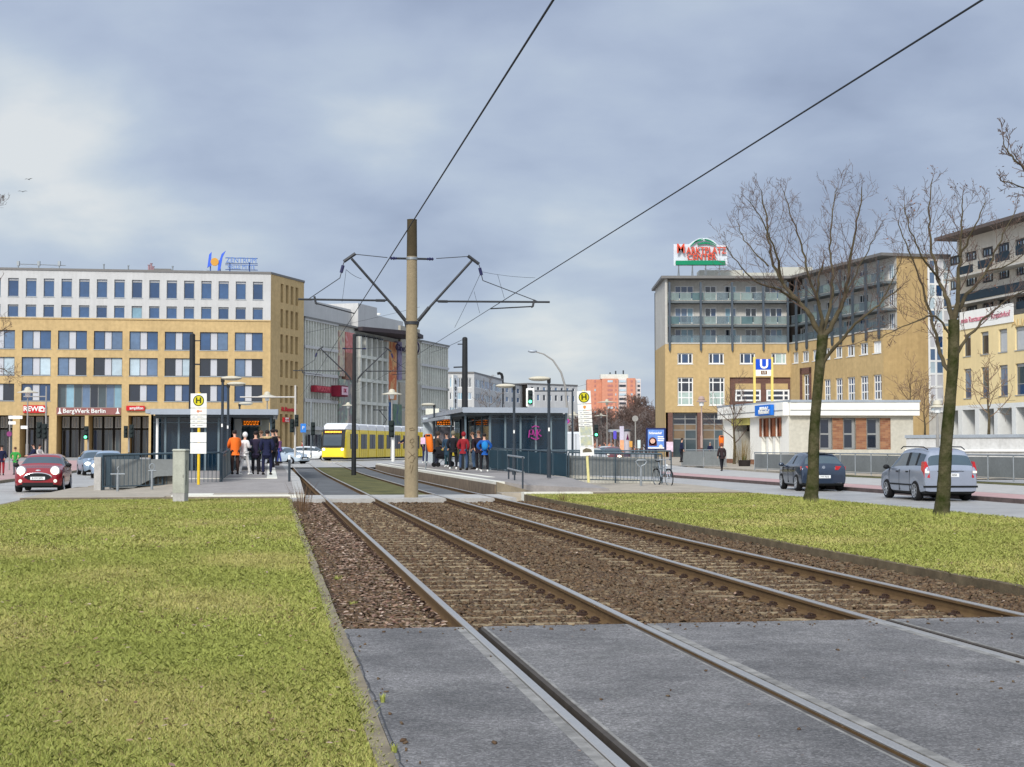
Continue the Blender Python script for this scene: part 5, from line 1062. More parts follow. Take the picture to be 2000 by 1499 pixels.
mush_lamp(54.5, 756, 112, 892, 'street lamp with a wide flat hat in front of the ochre office block'); mush_lamp(522, 765, 125, 890, 'street lamp with flat hat above the right end of the left shelter')
mush_lamp(765.5, 760, 120, 896, 'street lamp with white conical hat left of the pale concrete mast', w=.8); mush_lamp(680, 786, 192, 880, 'street lamp behind the tram roof, just left of the slim dark mast'); mush_lamp(1185.5, 780, 200, 882, 'street lamp with flat hat right of the right stop sign', w=1.3)
mush_lamp(1370, 774, 118, 875, 'pinkish street lamp in front of the brown shop piers', m=mat('lamp_pinkish', (172, 150, 142), var=.08), w=.4); mush_lamp(1830.5, 781, 88, 880, 'street lamp between the two tree trunks, behind the silver car', w=.42)
mush_lamp(1174, 808, 260, 880, 'small far street lamp beside the right stop sign', w=1.2); mush_lamp(1120, 804, 170, 880, 'far street lamp just left of the right stop sign', w=.8)
# tall curved road lamp
p = at(1107, 800, 110); rt = thing('road_lamp', 'tall thin road lamp with a long curved arm reaching left', 'lamp', (p.x, p.y, 0)); b = MB()
b.tube([at(x_, y_, 110) - Vector((p.x, p.y, 0)) for x_, y_ in ((1108, 884), (1108, 800), (1104, 756), (1096, 728), (1080, 704), (1062, 692), (1046, 687.5))], [.11, .09, .08, .07, .06, .05, .04], 8); b.build('pole', m_lampg, rt, smooth=50)
b = MB(); q = at(1040, 686.5, 110) - Vector((p.x, p.y, 0)); b.ball(q, .34, 12, (1, .5, .35)); b.build('lamp_head', m_zinc, rt, smooth=50)
# ================================================================ traffic lights, poles, signs
m_tl = mat('signal_housing', (28, 40, 40), var=.1, rough=.5); m_green = mat('signal_green', (90, 255, 170), var=0, emit=3.0); m_wl = mat('signal_white', (235, 245, 235), var=0, emit=1.5)
def sig_head(rt, x, y, z, lit=None, s=1.0, face=0, border=False):
    b = MB(); 
    if border: b.bbox(x - .28 * s, y + .02, z - .62 * s, x + .28 * s, y + .06, z + .62 * s, .03); b.build('backboard', m_signw, rt); b = MB()
    b.bbox(x - .15 * s, y - .16, z - .48 * s, x + .15 * s, y, z + .48 * s, .02); b.build('signal_housing', m_tl, rt)
    for k in range(3):
        b = MB(); zc_ = z + (.3 - .3 * k) * s; b.tube([(x, y - .3, zc_), (x, y - .15, zc_)], [.12 * s, .12 * s], 10); b.build('visor', m_tl, rt)
        if lit == k: b = MB(); b.tube([(x, y - .32, zc_), (x, y - .305, zc_)], .105 * s, 12); b.build('lit_lens', m_green, rt)
def sig_post(px, py, pb, Y, lb, heads=(), m=None, r=.07, arm=None, cat='traffic light', nm='traffic_light'):
    p = at(px, py, Y); zb = at(px, pb, Y).z; rt = thing(nm, lb, cat, (p.x, p.y, zb)); h = p.z - zb
    b = MB(); b.tube([(0, 0, 0), (0, 0, h)], [r, r * .8], 8); b.build('pole', m or m_lampg, rt, smooth=40)
    if arm: b = MB(); a = at(arm[0], arm[1], Y); b.tube([(0, 0, a.z - zb), (a.x - p.x, 0, a.z - zb)], r * .6, 8); b.build('arm', m or m_lampg, rt)
    for hx, hy, lit, s, bd in heads: a = at(hx, hy, Y); sig_head(rt, a.x - p.x, -.1, a.z - zb, lit, s, border=bd)
    return rt, zb, p
sig_post(90.5, 755, 888, 108, 'traffic light on a light pole with a long arm, before the arcade', ((89, 843, None, 1.1, False), (78, 841, None, 1.2, False)), arm=(46, 775))
sig_post(172.5, 838, 884, 110, 'traffic light showing green beside the silver car in the left street', ((170, 846, 2, 1.0, False),))
sig_post(252, 838, 884, 110, 'traffic light just left of the left shelter glass', ((247, 844, None, .9, False), (258, 843, None, 1.0, False)))
sig_post(577, 753, 893, 100, 'tall white signal pole at the crossing right of the left shelter', ((571, 832, None, .9, False), (580, 822, None, .8, False)), arm=(469, 776), m=mat('pole_white', (200, 196, 190), var=.05))
sig_post(608, 783, 895, 102, 'thin grey pole with a small black signal left of the tram', ((612, 838, None, .9, False),), m=m_galv, r=.05)
sig_post(768, 832, 902, 84, 'white tram signal post before the yellow tram side', ((765, 838, None, .95, False),), m=m_signw, r=.1)
sig_post(536, 800, 893, 104, 'dark traffic light half hidden behind the roof end of the left shelter', ((533, 832, None, 1.2, False),))
sig_post(1118, 762, 890, 96, 'green traffic light in a white frame hanging on an arm above the right shelter', ((1035.5, 776.5, 2, .92, True),), arm=(1030, 764), m=m_lampd)
sig_post(1166, 836, 884, 120, 'green traffic light just right of the right stop sign', ((1164, 842, 2, 1.0, False),))
sig_post(1241, 823, 876, 150, 'far sign post with a round face beside the advertising pillar', (), m=m_lampg, cat='sign', nm='sign_post')
p = at(1240.5, 818, 150); b = MB(); b.tube([(p.x, p.y - .1, p.z), (p.x, p.y - .06, p.z)], .3, 16); tag(b.build('round_sign', m_lampg), 'small round grey sign high up by the brown trees', 'sign')
def flat_sign(name, px, py, w, h, Y, m, lb, cat='sign', pole=None, txt=None, tm=None):
    p = at(px, py, Y); rt = thing(name, lb, cat, (p.x, p.y, at(px, pole, Y).z if pole else p.z)); zb = rt.location.z; k = Y / F
    b = MB(); b.bbox(-w * k / 2, -.06, p.z - zb - h * k / 2, w * k / 2, -.02, p.z - zb + h * k / 2, .01); b.build('board', m, rt)
    if pole: b = MB(); b.cyl(0, 0, 0, p.z - zb + h * k / 2, .04, .04, 8); b.build('pole', m_galv, rt)
    if txt: text(txt, 'lettering', h * k * .55, tm or m_signw, rt, (0, -.075, p.z - zb), ext=.006)
    return rt
flat_sign('blue_sign', 592.5, 836.5, 11, 17, 100, mat('sign_azure', (58, 130, 214), var=.05), 'square blue sign with white symbol left of the tram', pole=893, txt='P')
rt = thing('street_name_post', 'post with white street name plates and a crossed round sign at the far left', 'sign', (at(18, 890, 100).x, 100, .0)); x0_ = at(18, 890, 100).x
for px0, px1, py0, py1 in ((17, 44, 812.5, 818.5), (17, 31, 823.5, 829.5), (41, 54, 832, 838)):
    a, c = at(px0, py0, 100), at(px1, py1, 100); b = MB(); b.box(a.x - x0_, -.05, c.z, c.x - x0_, -.02, a.z); b.build('name_plate', m_signw, rt)
b = MB(); b.cyl(0, .02, 0, at(18, 814, 100).z, .05, .05, 8); b.build('pole', m_lampg, rt)
b = MB(); c = at(18, 848, 100); b.tube([(0, -.08, c.z), (0, -.04, c.z)], .17, 16); b.build('round_plate', mat('sign_purple', (130, 60, 110), var=.05), rt)
rt = thing('no_stopping_sign', 'round magenta and blue sign on the pole right of the right shelter', 'sign', (at(1107, 822, 108).x, 108, 0)); c = at(1107, 823.5, 108); b = MB(); b.tube([(0, -.2, c.z), (0, -.15, c.z)], .19, 20); b.build('rim', mat('sign_magenta', (186, 60, 130), var=.05), rt); b = MB(); b.tube([(0, -.225, c.z), (0, -.2, c.z)], .12, 20); b.build('face', mat('sign_violet', (120, 80, 170), var=.05), rt); b = MB(); b.cyl(0, -.12, 0, c.z + .2, .04, .04, 8); b.build('post', m_lampg, rt)
# ================================================================ stop signs with the H
m_hy = mat('h_yellow', (206, 196, 36), var=.03, rough=.5); m_hg = mat('h_green', (62, 70, 16), var=.05); m_pan = mat('panel_white', (228, 228, 222), var=.04, rough=.5); m_polY = mat('pole_yellow', (228, 192, 50), var=.06, rough=.5); m_polY2 = mat('pole_pale_yellow', (226, 216, 150), var=.06, rough=.5)
m_faint = mat('print_faint', (150, 154, 160), var=.1); m_map = mat('map_print', (178, 192, 196), var=.2, scale=6, c2=(206, 204, 160)); m_org = mat('logo_orange', (222, 140, 60), var=.1)
def stop_sign(px, pb, Y, panels, lb, pm, tilt=0):
    p = at(px, pb, Y); rt = thing('stop_sign', lb, 'sign', p, R(-4) if px < 1000 else R(3)); k = Y / F; Z = lambda y: (pb - y) * k * 1.0
    rt.rotation_euler.y = tilt
    b = MB(); b.cyl(0, .04, 0, Z(panels[0][0]) + .04, .052, .052, 12); b.build('pole', pm, rt, smooth=40)
    hw = panels[0][2] * k / 2
    for i, (ya, yb, w, kind) in enumerate(panels):
        b = MB(); b.bbox(-hw, -.035, Z(yb) + .006, hw, -.012, Z(ya) - .006, .006); q = b.build('panel', m_pan if kind != 'm' else m_pan, rt); zc_ = (Z(ya) + Z(yb)) / 2
        if kind == 'H':
            b = MB(); b.tube([(0, -.04, zc_), (0, -.036, zc_)], .2, 32); e = b.build('disc_rim', m_hg, q); b = MB(); b.tube([(0, -.044, zc_), (0, -.0402, zc_)], .165, 32); e = b.build('disc', m_hy, q)
            text('H', 'letter', .27, m_hg, q, (0, -.048, zc_), ext=.003, bold=.012, wfac=1.1)
        elif kind == 'logo': b = MB(); b.prism([(0, -.04, zc_ - .07), (.06, -.04, zc_ + .01), (.035, -.04, zc_ + .06), (-.035, -.04, zc_ + .06), (-.06, -.04, zc_ + .01)], (0, .003, 0)); b.build('emblem', m_org, q)
        elif kind == 'logo2':
            b = MB(); b.tube([(-.02, -.041, zc_ + .01), (-.02, -.037, zc_ + .01)], .05, 14); b.box(.02, -.041, zc_ - .005, .13, -.037, zc_ + .035); b.build('emblem', mat('logo_salmon', (208, 140, 110), var=.1), q)
        elif kind == 'l':
            b = MB(); b.box(-hw * .75, -.04, zc_ - .012, -hw * .4, -.036, zc_ + .012); b.box(-hw * .2, -.04, zc_ + .004, hw * .5, -.036, zc_ + .014); b.box(-hw * .2, -.04, zc_ - .016, hw * .65, -.036, zc_ - .006); b.build('print', m_faint, q)
        elif kind == 't': 
            b = MB()
            for r_ in range(7): b.box(-hw * .8, -.04, Z(ya) - .06 - r_ * (Z(ya) - Z(yb) - .1) / 7, hw * (.5 + .3 * math.sin(r_ * 2.1)), -.037, Z(ya) - .068 - r_ * (Z(ya) - Z(yb) - .1) / 7)
            b.build('timetable_print', mat('print_lavender', (196, 200, 222), var=.1), q)
        elif kind == 'm': b = MB(); b.box(-hw * .82, -.04, Z(yb) + .03, hw * .82, -.037, Z(ya) - .02); b.build('map_print', m_map, q)
        elif kind == 'b': b = MB(); b.prism([(-hw * .65, -.04, zc_ - .04), (hw * .75, -.04, zc_ - .04), (hw * .6, -.04, zc_ + .06), (-hw * .1, -.04, zc_ + .12), (-hw * .6, -.04, zc_ + .06)], (0, .003, 0)); b.build('photo_print', mat('photo_brown', (104, 96, 78), var=.4, scale=10), q)
stop_sign(387, 953, 55, [(769, 797.5, 32, 'H'), (798, 811, 32, 'logo2'), (811.5, 819, 32, 'l'), (819.5, 827, 32, 'l'), (827.5, 836, 32, 'l'), (845, 865, 32, 't'), (865.5, 887, 32, 't')], 'left stop sign with yellow H above timetables on a bright yellow pole', m_polY)
stop_sign(1150, 943, 57, [(764, 789, 27, 'H'), (790, 802, 27, 'logo'), (802.5, 810, 27, 'l'), (810.5, 818, 27, 'l'), (818.5, 826, 27, 'l'), (826.5, 833, 27, 'l'), (833.5, 852, 27, 'm'), (852.5, 872, 27, 'm'), (872.5, 891, 27, 'b')], 'right stop sign with yellow H above a map panel on a pale yellow pole', m_polY2, R(-3.2))
# ================================================================ utility cabinet, bike stands, bollard, hand rail
p = at(352.5, 979, 44); rt = thing('utility_cabinet', 'narrow grey utility cabinet with dented door standing at the lawn edge', 'cabinet', (p.x, p.y, -.02), R(-14)); m_cab = mat('cabinet_grey', (176, 178, 166), rough=.7, var=.12, scale=3, streak=.35)
b = MB(); b.bbox(-.19, -.14, .27, .19, .14, 1.46, .012); b.build('housing', m_cab, rt); b = MB(); b.bbox(-.21, -.16, 1.462, .21, .16, 1.52, .03); b.build('lid', m_cab, rt); b = MB(); b.box(-.18, -.13, -.2, .18, .13, .268); b.build('plinth', m_conc, rt); b = MB(); b.box(-.165, -.146, .33, .165, -.141, 1.42); b.build('door', m_cab, rt)
b = MB(); b.tube([(.193, -.06, .5), (.193, -.02, .8), (.193, -.07, 1.0), (.193, 0, 1.2)], .008, 5); b.build('cable', m_black, rt)
b = MB(); b.box(.142, -.151, .7, .155, -.146, .78); b.build('lock', m_black, rt)
def bike_stand(px, pb, Y, h, loop, lb):
    p = at(px, pb, Y); rt = thing('bicycle_stand', lb, 'bike stand', p, R(8)); b = MB(); b.cyl(0, 0, 0, h, .045, .045, 12); b.build('post', m_galv, rt, smooth=40); b = MB()
    if loop == 'c': b.tube([(.0, 0, h), (-.12, 0, h + .08), (-.2, 0, h + .22), (-.12, 0, h + .28), (.16, 0, h + .28), (.22, 0, h + .22), (.16, 0, h + .12), (0, 0, h + .04)], .03, 8)
    elif loop == 't': b.tube([(-.24, 0, h), (.24, 0, h)], .028, 8); b.tube([(0, 0, h), (.02, 0, h + .12), (-.02, 0, h + .2), (.03, 0, h + .26)], .02, 6)
    else: b.tube([(-.12, 0, h), (.14, 0, h)], .024, 8); b.tube([(.09 * math.cos(a), 0, h + .13 + .11 * math.sin(a)) for a in [i * .5 for i in range(14)]], .022, 6)
    b.build('loop', m_galv, rt, smooth=50)
bike_stand(229.5, 964, 53, .66, 't', 'bike stand with a crossbar, farther left in front of the left railing'); bike_stand(296.5, 962, 53, .74, 'r', 'bike stand with a small ring, nearer the cabinet in front of the left railing'); bike_stand(1252, 949, 58, .68, 'c', 'bike stand with a wide loop beside the parked bicycle')
p = at(565, 954, 57); rt = thing('bollard', 'thin grey post at the end of the left platform', 'bollard', (p.x, p.y, .1)); b = MB(); b.cyl(0, 0, 0, 1.16, .045, .045, 12); b.build('post', m_lampd, rt); b = MB(); b.cyl(0, 0, 1.0, 1.165, .049, .049, 12); b.build('reflector', m_signw, rt)
rt = thing('handrail', 'short double bar handrail at the end of the right platform', 'handrail', P(53, 8.5, .2)); r0_ = wroot(rt)
e0_, e1_ = gnd(993.5, 943, .2), gnd(1021, 952, .2)
for nm, mm, segs_ in (('post', m_lampd, [(e0_, 0), (e0_.lerp(e1_, .45), 0), (e1_, 0)]),):
    for q, _ in segs_: b = MB(); b.tube([q + Vector((0, 0, -.05)), q + Vector((0, 0, 1.02))], .03, 8); b.build('post', m_lampd, rt, True)
for z in (1.02, .52): b = MB(); b.tube([e0_ + Vector((-.03, 0, z + .02)), e1_ + Vector((.03, 0, z - .02))], .036, 8); b.build('bar', m_galv, rt, True)
# ================================================================ railings
m_railg = mat('railing_steel', (66, 82, 92), rough=.5, metal=.3, var=.1, scale=3); m_railt = mat('railing_teal_panel', (26, 58, 72), rough=.6, spec=.2, var=.12, scale=1.2)
m_infill = mat('railing_infill_grey', (116, 120, 120), rough=.6, var=.1, scale=1)
def railing(lb, pts, h, z0, pitch=.14, kind='bars', pp=1.9, mm=None, cap=.035, off=.12):
    """pts: ground points. posts, top rail, and bars or panels per bay"""
    mm = mm or m_railg; rt = thing('railing', lb, 'railing', (pts[0][0], pts[0][1], 0))
    for a, c in zip(pts[:-1], pts[1:]):
        a = Vector(a); c = Vector(c); za, zb_ = a.z, c.z; L_ = (c - a).length; n = max(1, round(L_ / pp)); d = (c - a)
        for k in range(n + 1):
            q = a + d * (k / n); b = MB(); b.tube([q, q + Vector((0, 0, h - .02))], .03, 6); b.build('post', mm, rt, True)
        b = MB(); b.tube([a + Vector((0, 0, h)), c + Vector((0, 0, h))], cap, 8); b.build('top_rail', mm, rt, True)
        b = MB(); b.tube([a + Vector((0, 0, off)), c + Vector((0, 0, off))], .02, 6); b.build('bottom_rail', mm, rt, True)
        nrm = Vector((d.y, -d.x, 0)).normalized() * .006
        if kind == 'bars':
            b = MB(); m_ = int(L_ / pitch)
            for k in range(1, m_): q = a + d * (k / m_); b.tube([q + Vector((0, 0, off)), q + Vector((0, 0, h - .02))], .013, 4)
            b.build('balusters', mm, rt, True)
        else:
            pm = kind
            for k in range(n):
                q0 = a + d * ((k + .03) / n); q1 = a + d * ((k + .97) / n); b = MB(); v = [q0 + Vector((0, 0, off + .04)), q1 + Vector((0, 0, off + .04)), q1 + Vector((0, 0, h - .08)), q0 + Vector((0, 0, h - .08))]
                b.hexa([v[0] - nrm, v[1] - nrm, v[1] + nrm, v[0] + nrm, v[3] - nrm, v[2] - nrm, v[2] + nrm, v[3] + nrm]); b.build('infill_panel', pm, rt, True)
    return rt
g2 = lambda x, y, Y: Vector((at(x, y, Y).x, Y, at(x, y, Y).z))
# right stairs
cA = Vector((at(1107, 938, 62).x, 62, .2)); cB = Vector((at(955, 880, 79.5).x, 79.5, .35))
railing('long railing with dark teal panels along the right platform', [cB, cA], 1.16, 0, kind=m_railt, pp=2.6)
cC = Vector((at(1293, 945, 61.5).x, 61.5, .08)); railing('railing of thin grey bars in front of the stairwell beside the parked bicycle', [cA + Vector((.08, 0, -.05)), cC], 1.2, 0, pitch=.135)
railing('far grey railing behind the stairwell, below the round advertising pillar', [cA + Vector((.3, 9, .0)), cC + Vector((1.3, 9, .1))], 1.2, 0, pitch=.3)
cw0 = cA + Vector((.1, .5, 0)); rt = thing('stair_wall', 'grey retaining wall with pale base behind the bars of the right stairwell railing', 'wall', (cw0.x, cw0.y, 0))
b = MB(); b.hexa([(cA.x + .05, 62.4, .42), (cC.x, 62, .36), (cC.x, 62.2, .36), (cA.x + .05, 62.6, .42), (cA.x + .05, 62.4, 1.22), (cC.x, 62, 1.08), (cC.x, 62.2, 1.08), (cA.x + .05, 62.6, 1.22)]); b.build('wall', m_infill, rt, True)
b = MB(); b.hexa([(cA.x + .05, 62.35, .1), (cC.x, 61.9, .0), (cC.x, 62.25, .0), (cA.x + .05, 62.65, .1), (cA.x + .05, 62.35, .42), (cC.x, 61.9, .22), (cC.x, 62.25, .22), (cA.x + .05, 62.65, .42)]); b.build('base', mat('base_pale', (186, 184, 174), var=.12, scale=1.5), rt, True)
# left stairs
lA = Vector((at(200, 957, 54.5).x, 54.5, .03)); lB = Vector((at(430, 947, 56.5).x, 56.5, .12)); lC = Vector((at(456, 918, 76).x, 76, .37))
railing('front railing of thin bars round the left stairwell, behind two bike stands', [lA, lB], 1.24, 0, pitch=.15); railing('teal railing along the left platform beside the orange vest', [lB + Vector((.05, .05, 0)), lC], 1.2, 0, pitch=.12, kind=mat('railing_teal_glass', (34, 60, 72), rough=.3, var=.1), pp=2.5)
lD = Vector((at(240, 900, 66).x, 66, .03)); railing('railing on the street side of the left stairwell, receding to the shelter', [lA + Vector((.0, .1, 0)), Vector((-16.0, 66, .03))], 1.24, 0, pitch=.15)
rt = thing('stair_parapet', 'rough grey parapet block at the left end of the left railing', 'wall', (lA.x, lA.y, 0)); b = MB(); b.box(lA.x - .28, lA.y - .1, -.05, lA.x - .04, lA.y + .5, 1.2); b.build('block', m_conc, rt, True)
rt = thing('stair_wall', 'grey retaining wall with dark sloping edge behind the left railing bars', 'wall', (lA.x, lA.y + .6, 0)); b = MB(); x1 = at(330, 950, 56).x
b.prism([(lA.x + .1, 55.3, .08), (lA.x + .9, 55.3, .08), (x1 - .3, 55.3, .5), (x1 + .3, 55.3, .53), (x1 + .3, 55.3, 1.12), (lA.x + .1, 55.3, 1.12)], (0, .12, 0)); b.build('wall', m_infill, rt, True)
b = MB(); b.prism([(lA.x + .1, 55.6, .02), (x1 + .3, 55.6, .02), (x1 + .3, 55.6, .7), (lA.x + .1, 55.6, .7)], (0, .1, 0)); b.build('stone_face', mat('stone_rubble', (92, 90, 84), var=.4, scale=5), rt, True)
# long railing right of the road
rpts = [P(64, 30.3, .12), P(72, 30.1, .12), P(80, 29.9, .12), P(91.5, 29.6, .12)]
railing('long grey mesh railing beyond the right road, behind both parked cars', [P(40, 30.9, .12)] + rpts, 1.1, 0, kind=m_infill, pp=2.2, mm=m_galv)
railing('short grey railing left of the walking person, below the brown shop fronts', [Vector((at(1331, 905, 112).x, 112, .1)), Vector((at(1418, 905, 110).x, 110, .1))], 1.25, 0, kind=m_infill, pp=1.6, mm=m_galv)
# ================================================================ platform shelters
g_sh = glassmat('shelter_glass', (24, 48, 66), rough=.05, tr=.4, spec=.6); g_shl = glassmat('shelter_glass_light', (70, 96, 108), rough=.08, tr=.4)
m_spost = mat('shelter_post', (110, 126, 134), rough=.45, metal=.3, var=.08); m_fas = mat('shelter_fascia', (162, 170, 180), rough=.4, metal=.3, var=.05, scale=1); m_sof = mat('shelter_soffit', (92, 100, 104), var=.1)
m_led = mat('led_orange', (230, 120, 30), var=0, emit=1.2); m_ivory = mat('panel_ivory', (214, 212, 196), var=.05); m_pale = mat('panel_pale_blue', (190, 200, 206), var=.06)
def ppt(t, o, z): q = P(t, o); return Vector((q.x, q.y, z))
def obox(b, t0, t1, o0, o1, z0, z1): return b.hexa([ppt(t0, o0, z0), ppt(t0, o1, z0), ppt(t1, o1, z0), ppt(t1, o0, z0), ppt(t0, o0, z1), ppt(t0, o1, z1), ppt(t1, o1, z1), ppt(t1, o0, z1)])
def shelter(lb, o0, o1, t0, t1, g0, g1, zr, gt0=None, side='o0', nz=.2):
    gt0 = gt0 if gt0 is not None else t0 + 1.2
    rt = thing('platform_shelter', lb, 'shelter', P(t0, (o0 + o1) / 2), 0)
    fa, fb = P(t0, o0), P(t0, o1)
    b = MB(); obox(b, t0, t1, o0, o1, zr - .14, zr); b.build('roof', m_fas, rt, True)
    b = MB(); obox(b, t0 - .05, t0 - .004, o0 - .02, o1 + .02, zr - .24, zr + .04); b.build('fascia', m_fas, rt, True)
    b = MB(); obox(b, t0, t1, o0 - .05, o0 - .004, zr - .2, zr + .03) if side == 'o0' else obox(b, t0, t1, o1 + .004, o1 + .05, zr - .2, zr + .03); b.build('fascia', m_fas, rt, True)
    b = MB(); obox(b, t0 + .25, t1 - .1, o0 + .2, o1 - .2, zr - .36, zr - .145); b.build('soffit', m_sof, rt, True)
    return rt
# right shelter: glass stair house and open waiting bay
RSH = shelter('right platform shelter: flat metal roof over dark glass with a pink scrawl', 9.9, 15.4, 79, 101, 9.0, 11.8, 3.58)
zg0 = 1.42
def glasswall(rt, a, c, z0, z1, n, gm, post=.045, rail=None):
    a = Vector(a); c = Vector(c); d = c - a; nn = Vector((d.y, -d.x, 0)).normalized() * .012
    for k in range(n):
        p, q = a + d * (k / n), a + d * ((k + 1) / n); b = MB(); b.hexa([Vector((p.x, p.y, z0)) - nn, Vector((q.x, q.y, z0)) - nn, Vector((q.x, q.y, z0)) + nn, Vector((p.x, p.y, z0)) + nn, Vector((p.x, p.y, z1)) - nn, Vector((q.x, q.y, z1)) - nn, Vector((q.x, q.y, z1)) + nn, Vector((p.x, p.y, z1)) + nn]); b.build('glass_panel', gm, rt, True)
    for k in range(n + 1): p = a + d * (k / n); b = MB(); b.box(p.x - post, p.y - post, z0, p.x + post, p.y + post, z1 + .05); b.build('post', m_spost, rt, True)
    for z in (rail or ()): b = MB(); b.tube([Vector((a.x, a.y, z)), Vector((c.x, c.y, z))], .03, 6); b.build('transom', m_spost, rt, True)
ga, gb = Vector((at(957, 870, 80.6).x, 80.6, 0)), Vector((at(1106, 870, 81).x, 81, 0)); gd = Vector((-ST * 12, CT * 12, 0))
glasswall(RSH, ga, gb, .3, 3.3, 5, g_sh, .05, (1.4, 3.05))
glasswall(RSH, ga, ga + gd, .3, 3.3, 4, g_sh, .06, (3.05,))
glasswall(RSH, gb, gb + gd, .3, 3.3, 4, g_sh, .06)
b = MB(); obox(b, 91, 91.1, 11.2, 15.3, .3, 3.35); b.build('back_wall', mat('shelter_back', (34, 48, 60), var=.3, scale=.6), RSH, True)
b = MB()
for k in range(13): o_ = 11.6 + k * .29; obox(b, 84, 84.05, o_, o_ + .1, .4, 3.2)
b.build('slat_screen', mat('slats_blue', (60, 92, 118), var=.1), RSH, True)
b = MB(); obox(b, 82, 82.3, 12.9, 13.6, .3, 1.75); b.build('cream_box', m_ivory, RSH, True)
sc = mat('scrawl_magenta', (158, 48, 128), var=0); q = at(1045, 847, 80.4)
b = MB()
for pts in ([(-.3, -.2), (-.26, .15), (-.1, .18), (-.12, -.05), (-.26, -.02)], [(-.08, .15), (-.03, -.12), (.06, -.1), (.07, .16)], [(.1, -.22), (.12, .2), (.26, .16), (.14, 0), (.3, -.14)], [(-.15, .28), (0, .36), (.2, .3)], [(-.2, -.2), (.05, -.3), (.2, -.22)]):
    b.tube([q + Vector((x * 1.1, .02, z * 1.1)) for x, z in pts], .032, 5)
b.build('scrawl', sc, RSH, True)
for t_, o_ in ((80, 10.15), (86, 10.1), (93, 10.1), (100, 10.1)): b = MB(); p = P(t_, o_); b.cyl(p.x, p.y, PZ, 3.4, .06, .06, 10); b.build('column', m_spost, RSH, True)
b = MB(); obox(b, 84, 97, 9.5, 9.8, 3.1, 3.28); b.build('light_beam', m_zinc, RSH, True)
def led_board(rt, xa, xb, ya, yb, Y, txt):
    a, c = at(xa, ya, Y), at(xb, yb, Y); b = MB(); b.box(a.x - .05, Y, c.z - .05, c.x + .05, Y + .15, a.z + .05); q = b.build('display', mat('display_case', (196, 200, 198), var=.05), rt, True)
    b = MB(); b.box(a.x, Y - .012, c.z, c.x, Y - .003, a.z); e = b.build('screen', mat('led_dark', (62, 30, 14), var=.1), None, True); e.parent = q; e.data.transform(Matrix.Translation(-wroot(q)))
    for k in range(3):
        zz_ = a.z - (a.z - c.z) * (k + .5) / 3; b = MB(); x = a.x + .06
        while x < c.x - .12: w = .05 + (hash((k, round(x * 10))) % 5) * .02; b.box(x, Y - .016, zz_ - .025, min(x + w, c.x - .05), Y - .013, zz_ + .02); x += w + .05
        e = b.build('led_text', m_led, None, True); e.parent = q; e.data.transform(Matrix.Translation(-wroot(q)))
led_board(RSH, 852, 885, 819, 831, 92, '')
def pbox2(rt, nm, m, xa, xb, ya, yb, Y, d=.1):
    a, c = at(xa, ya, Y), at(xb, yb, Y); b = MB(); b.box(a.x, Y, c.z, c.x, Y + d, a.z); return b.build(nm, m, rt, True)
pbox2(RSH, 'side_panel', m_pale, 826, 845, 816, 903, 97); pbox2(RSH, 'info_case', m_ivory, 844, 848.5, 815, 903, 97.1); pbox2(RSH, 'poster', mat('poster_grey_mix', (120, 126, 138), var=.4, scale=5, c2=(200, 190, 196)), 848, 887, 834, 872, 97.5); pbox2(RSH, 'back_glass', g_sh, 888, 945, 812, 903, 98)
pbox2(RSH, 'ivory_strip', m_ivory, 940, 947, 832, 860, 97.9)
b = MB(); q = P(97, 9.9); b.box(q.x - .15, q.y, 3.62, q.x + .7, q.y + .4, 4.0); b.build('roof_box', m_ivory, RSH, True)
# left shelter
LSH = shelter('left platform shelter: flat metal roof over dark glass and an orange display', -5.85, .38, 78.2, 96, 0, 0, 3.42, side='o1')
b = MB(); obox(b, 78.15, 80, -6.1, -5.86, 3.24, 3.43); b.build('roof_lip', m_fas, LSH, True)
ha, hb = Vector((at(297, 870, 77.6).x, 77.6, 0)), Vector((at(453, 870, 78).x, 78, 0))
glasswall(LSH, ha, hb, .1, 3.15, 6, g_sh, .05, (1.27, 2.8))
glasswall(LSH, hb, hb + gd, .1, 3.15, 4, g_shl, .05, (1.15,))
glasswall(LSH, ha, ha + gd, .1, 3.15, 4, g_shl, .05)
b = MB(); obox(b, 89, 89.1, -6, -1.9, 0, 3.15); b.build('back_wall', MT['shelter_back'], LSH, True)
b = MB(); a = at(307, 870, 77.2); b.tube([(a.x, 77.2, 0), (a.x, 77.2, 3.0)], .07, 8); b.build('white_pipe', m_signw, LSH, True)
pbox2(LSH, 'ceiling_light', m_lens, 352, 372, 814, 815.5, 79); pbox2(LSH, 'notice', m_ivory, 350, 360, 850, 878, 80); pbox2(LSH, 'ticket_machine', m_cgrey, 335, 352, 836, 897, 81, .6)
pbox2(LSH, 'white_column', m_signw, 456, 470, 812, 900, 82); pbox2(LSH, 'ivory_panel', m_ivory, 509, 525, 815, 898, 84); pbox2(LSH, 'back_glass', g_shl, 472, 508, 832, 899, 90); pbox2(LSH, 'dark_header', m_black, 470, 510, 806, 820, 88)
led_board(LSH, 474, 508, 822, 831, 83, '')
for px in (413, 540): 
    pass
for t_, o_ in ((79, .05), (87, .05), (94, .05)): b = MB(); p = P(t_, o_); b.cyl(p.x, p.y, PZ, 3.25, .05, .05, 10); b.build('column', m_spost, LSH, True)
b = MB(); b.tube([at(360, 851, 79) + Vector((0, 0, -1)), at(360, 851, 79)], .2, 10); b.build('bin', m_cgrey, LSH, True)
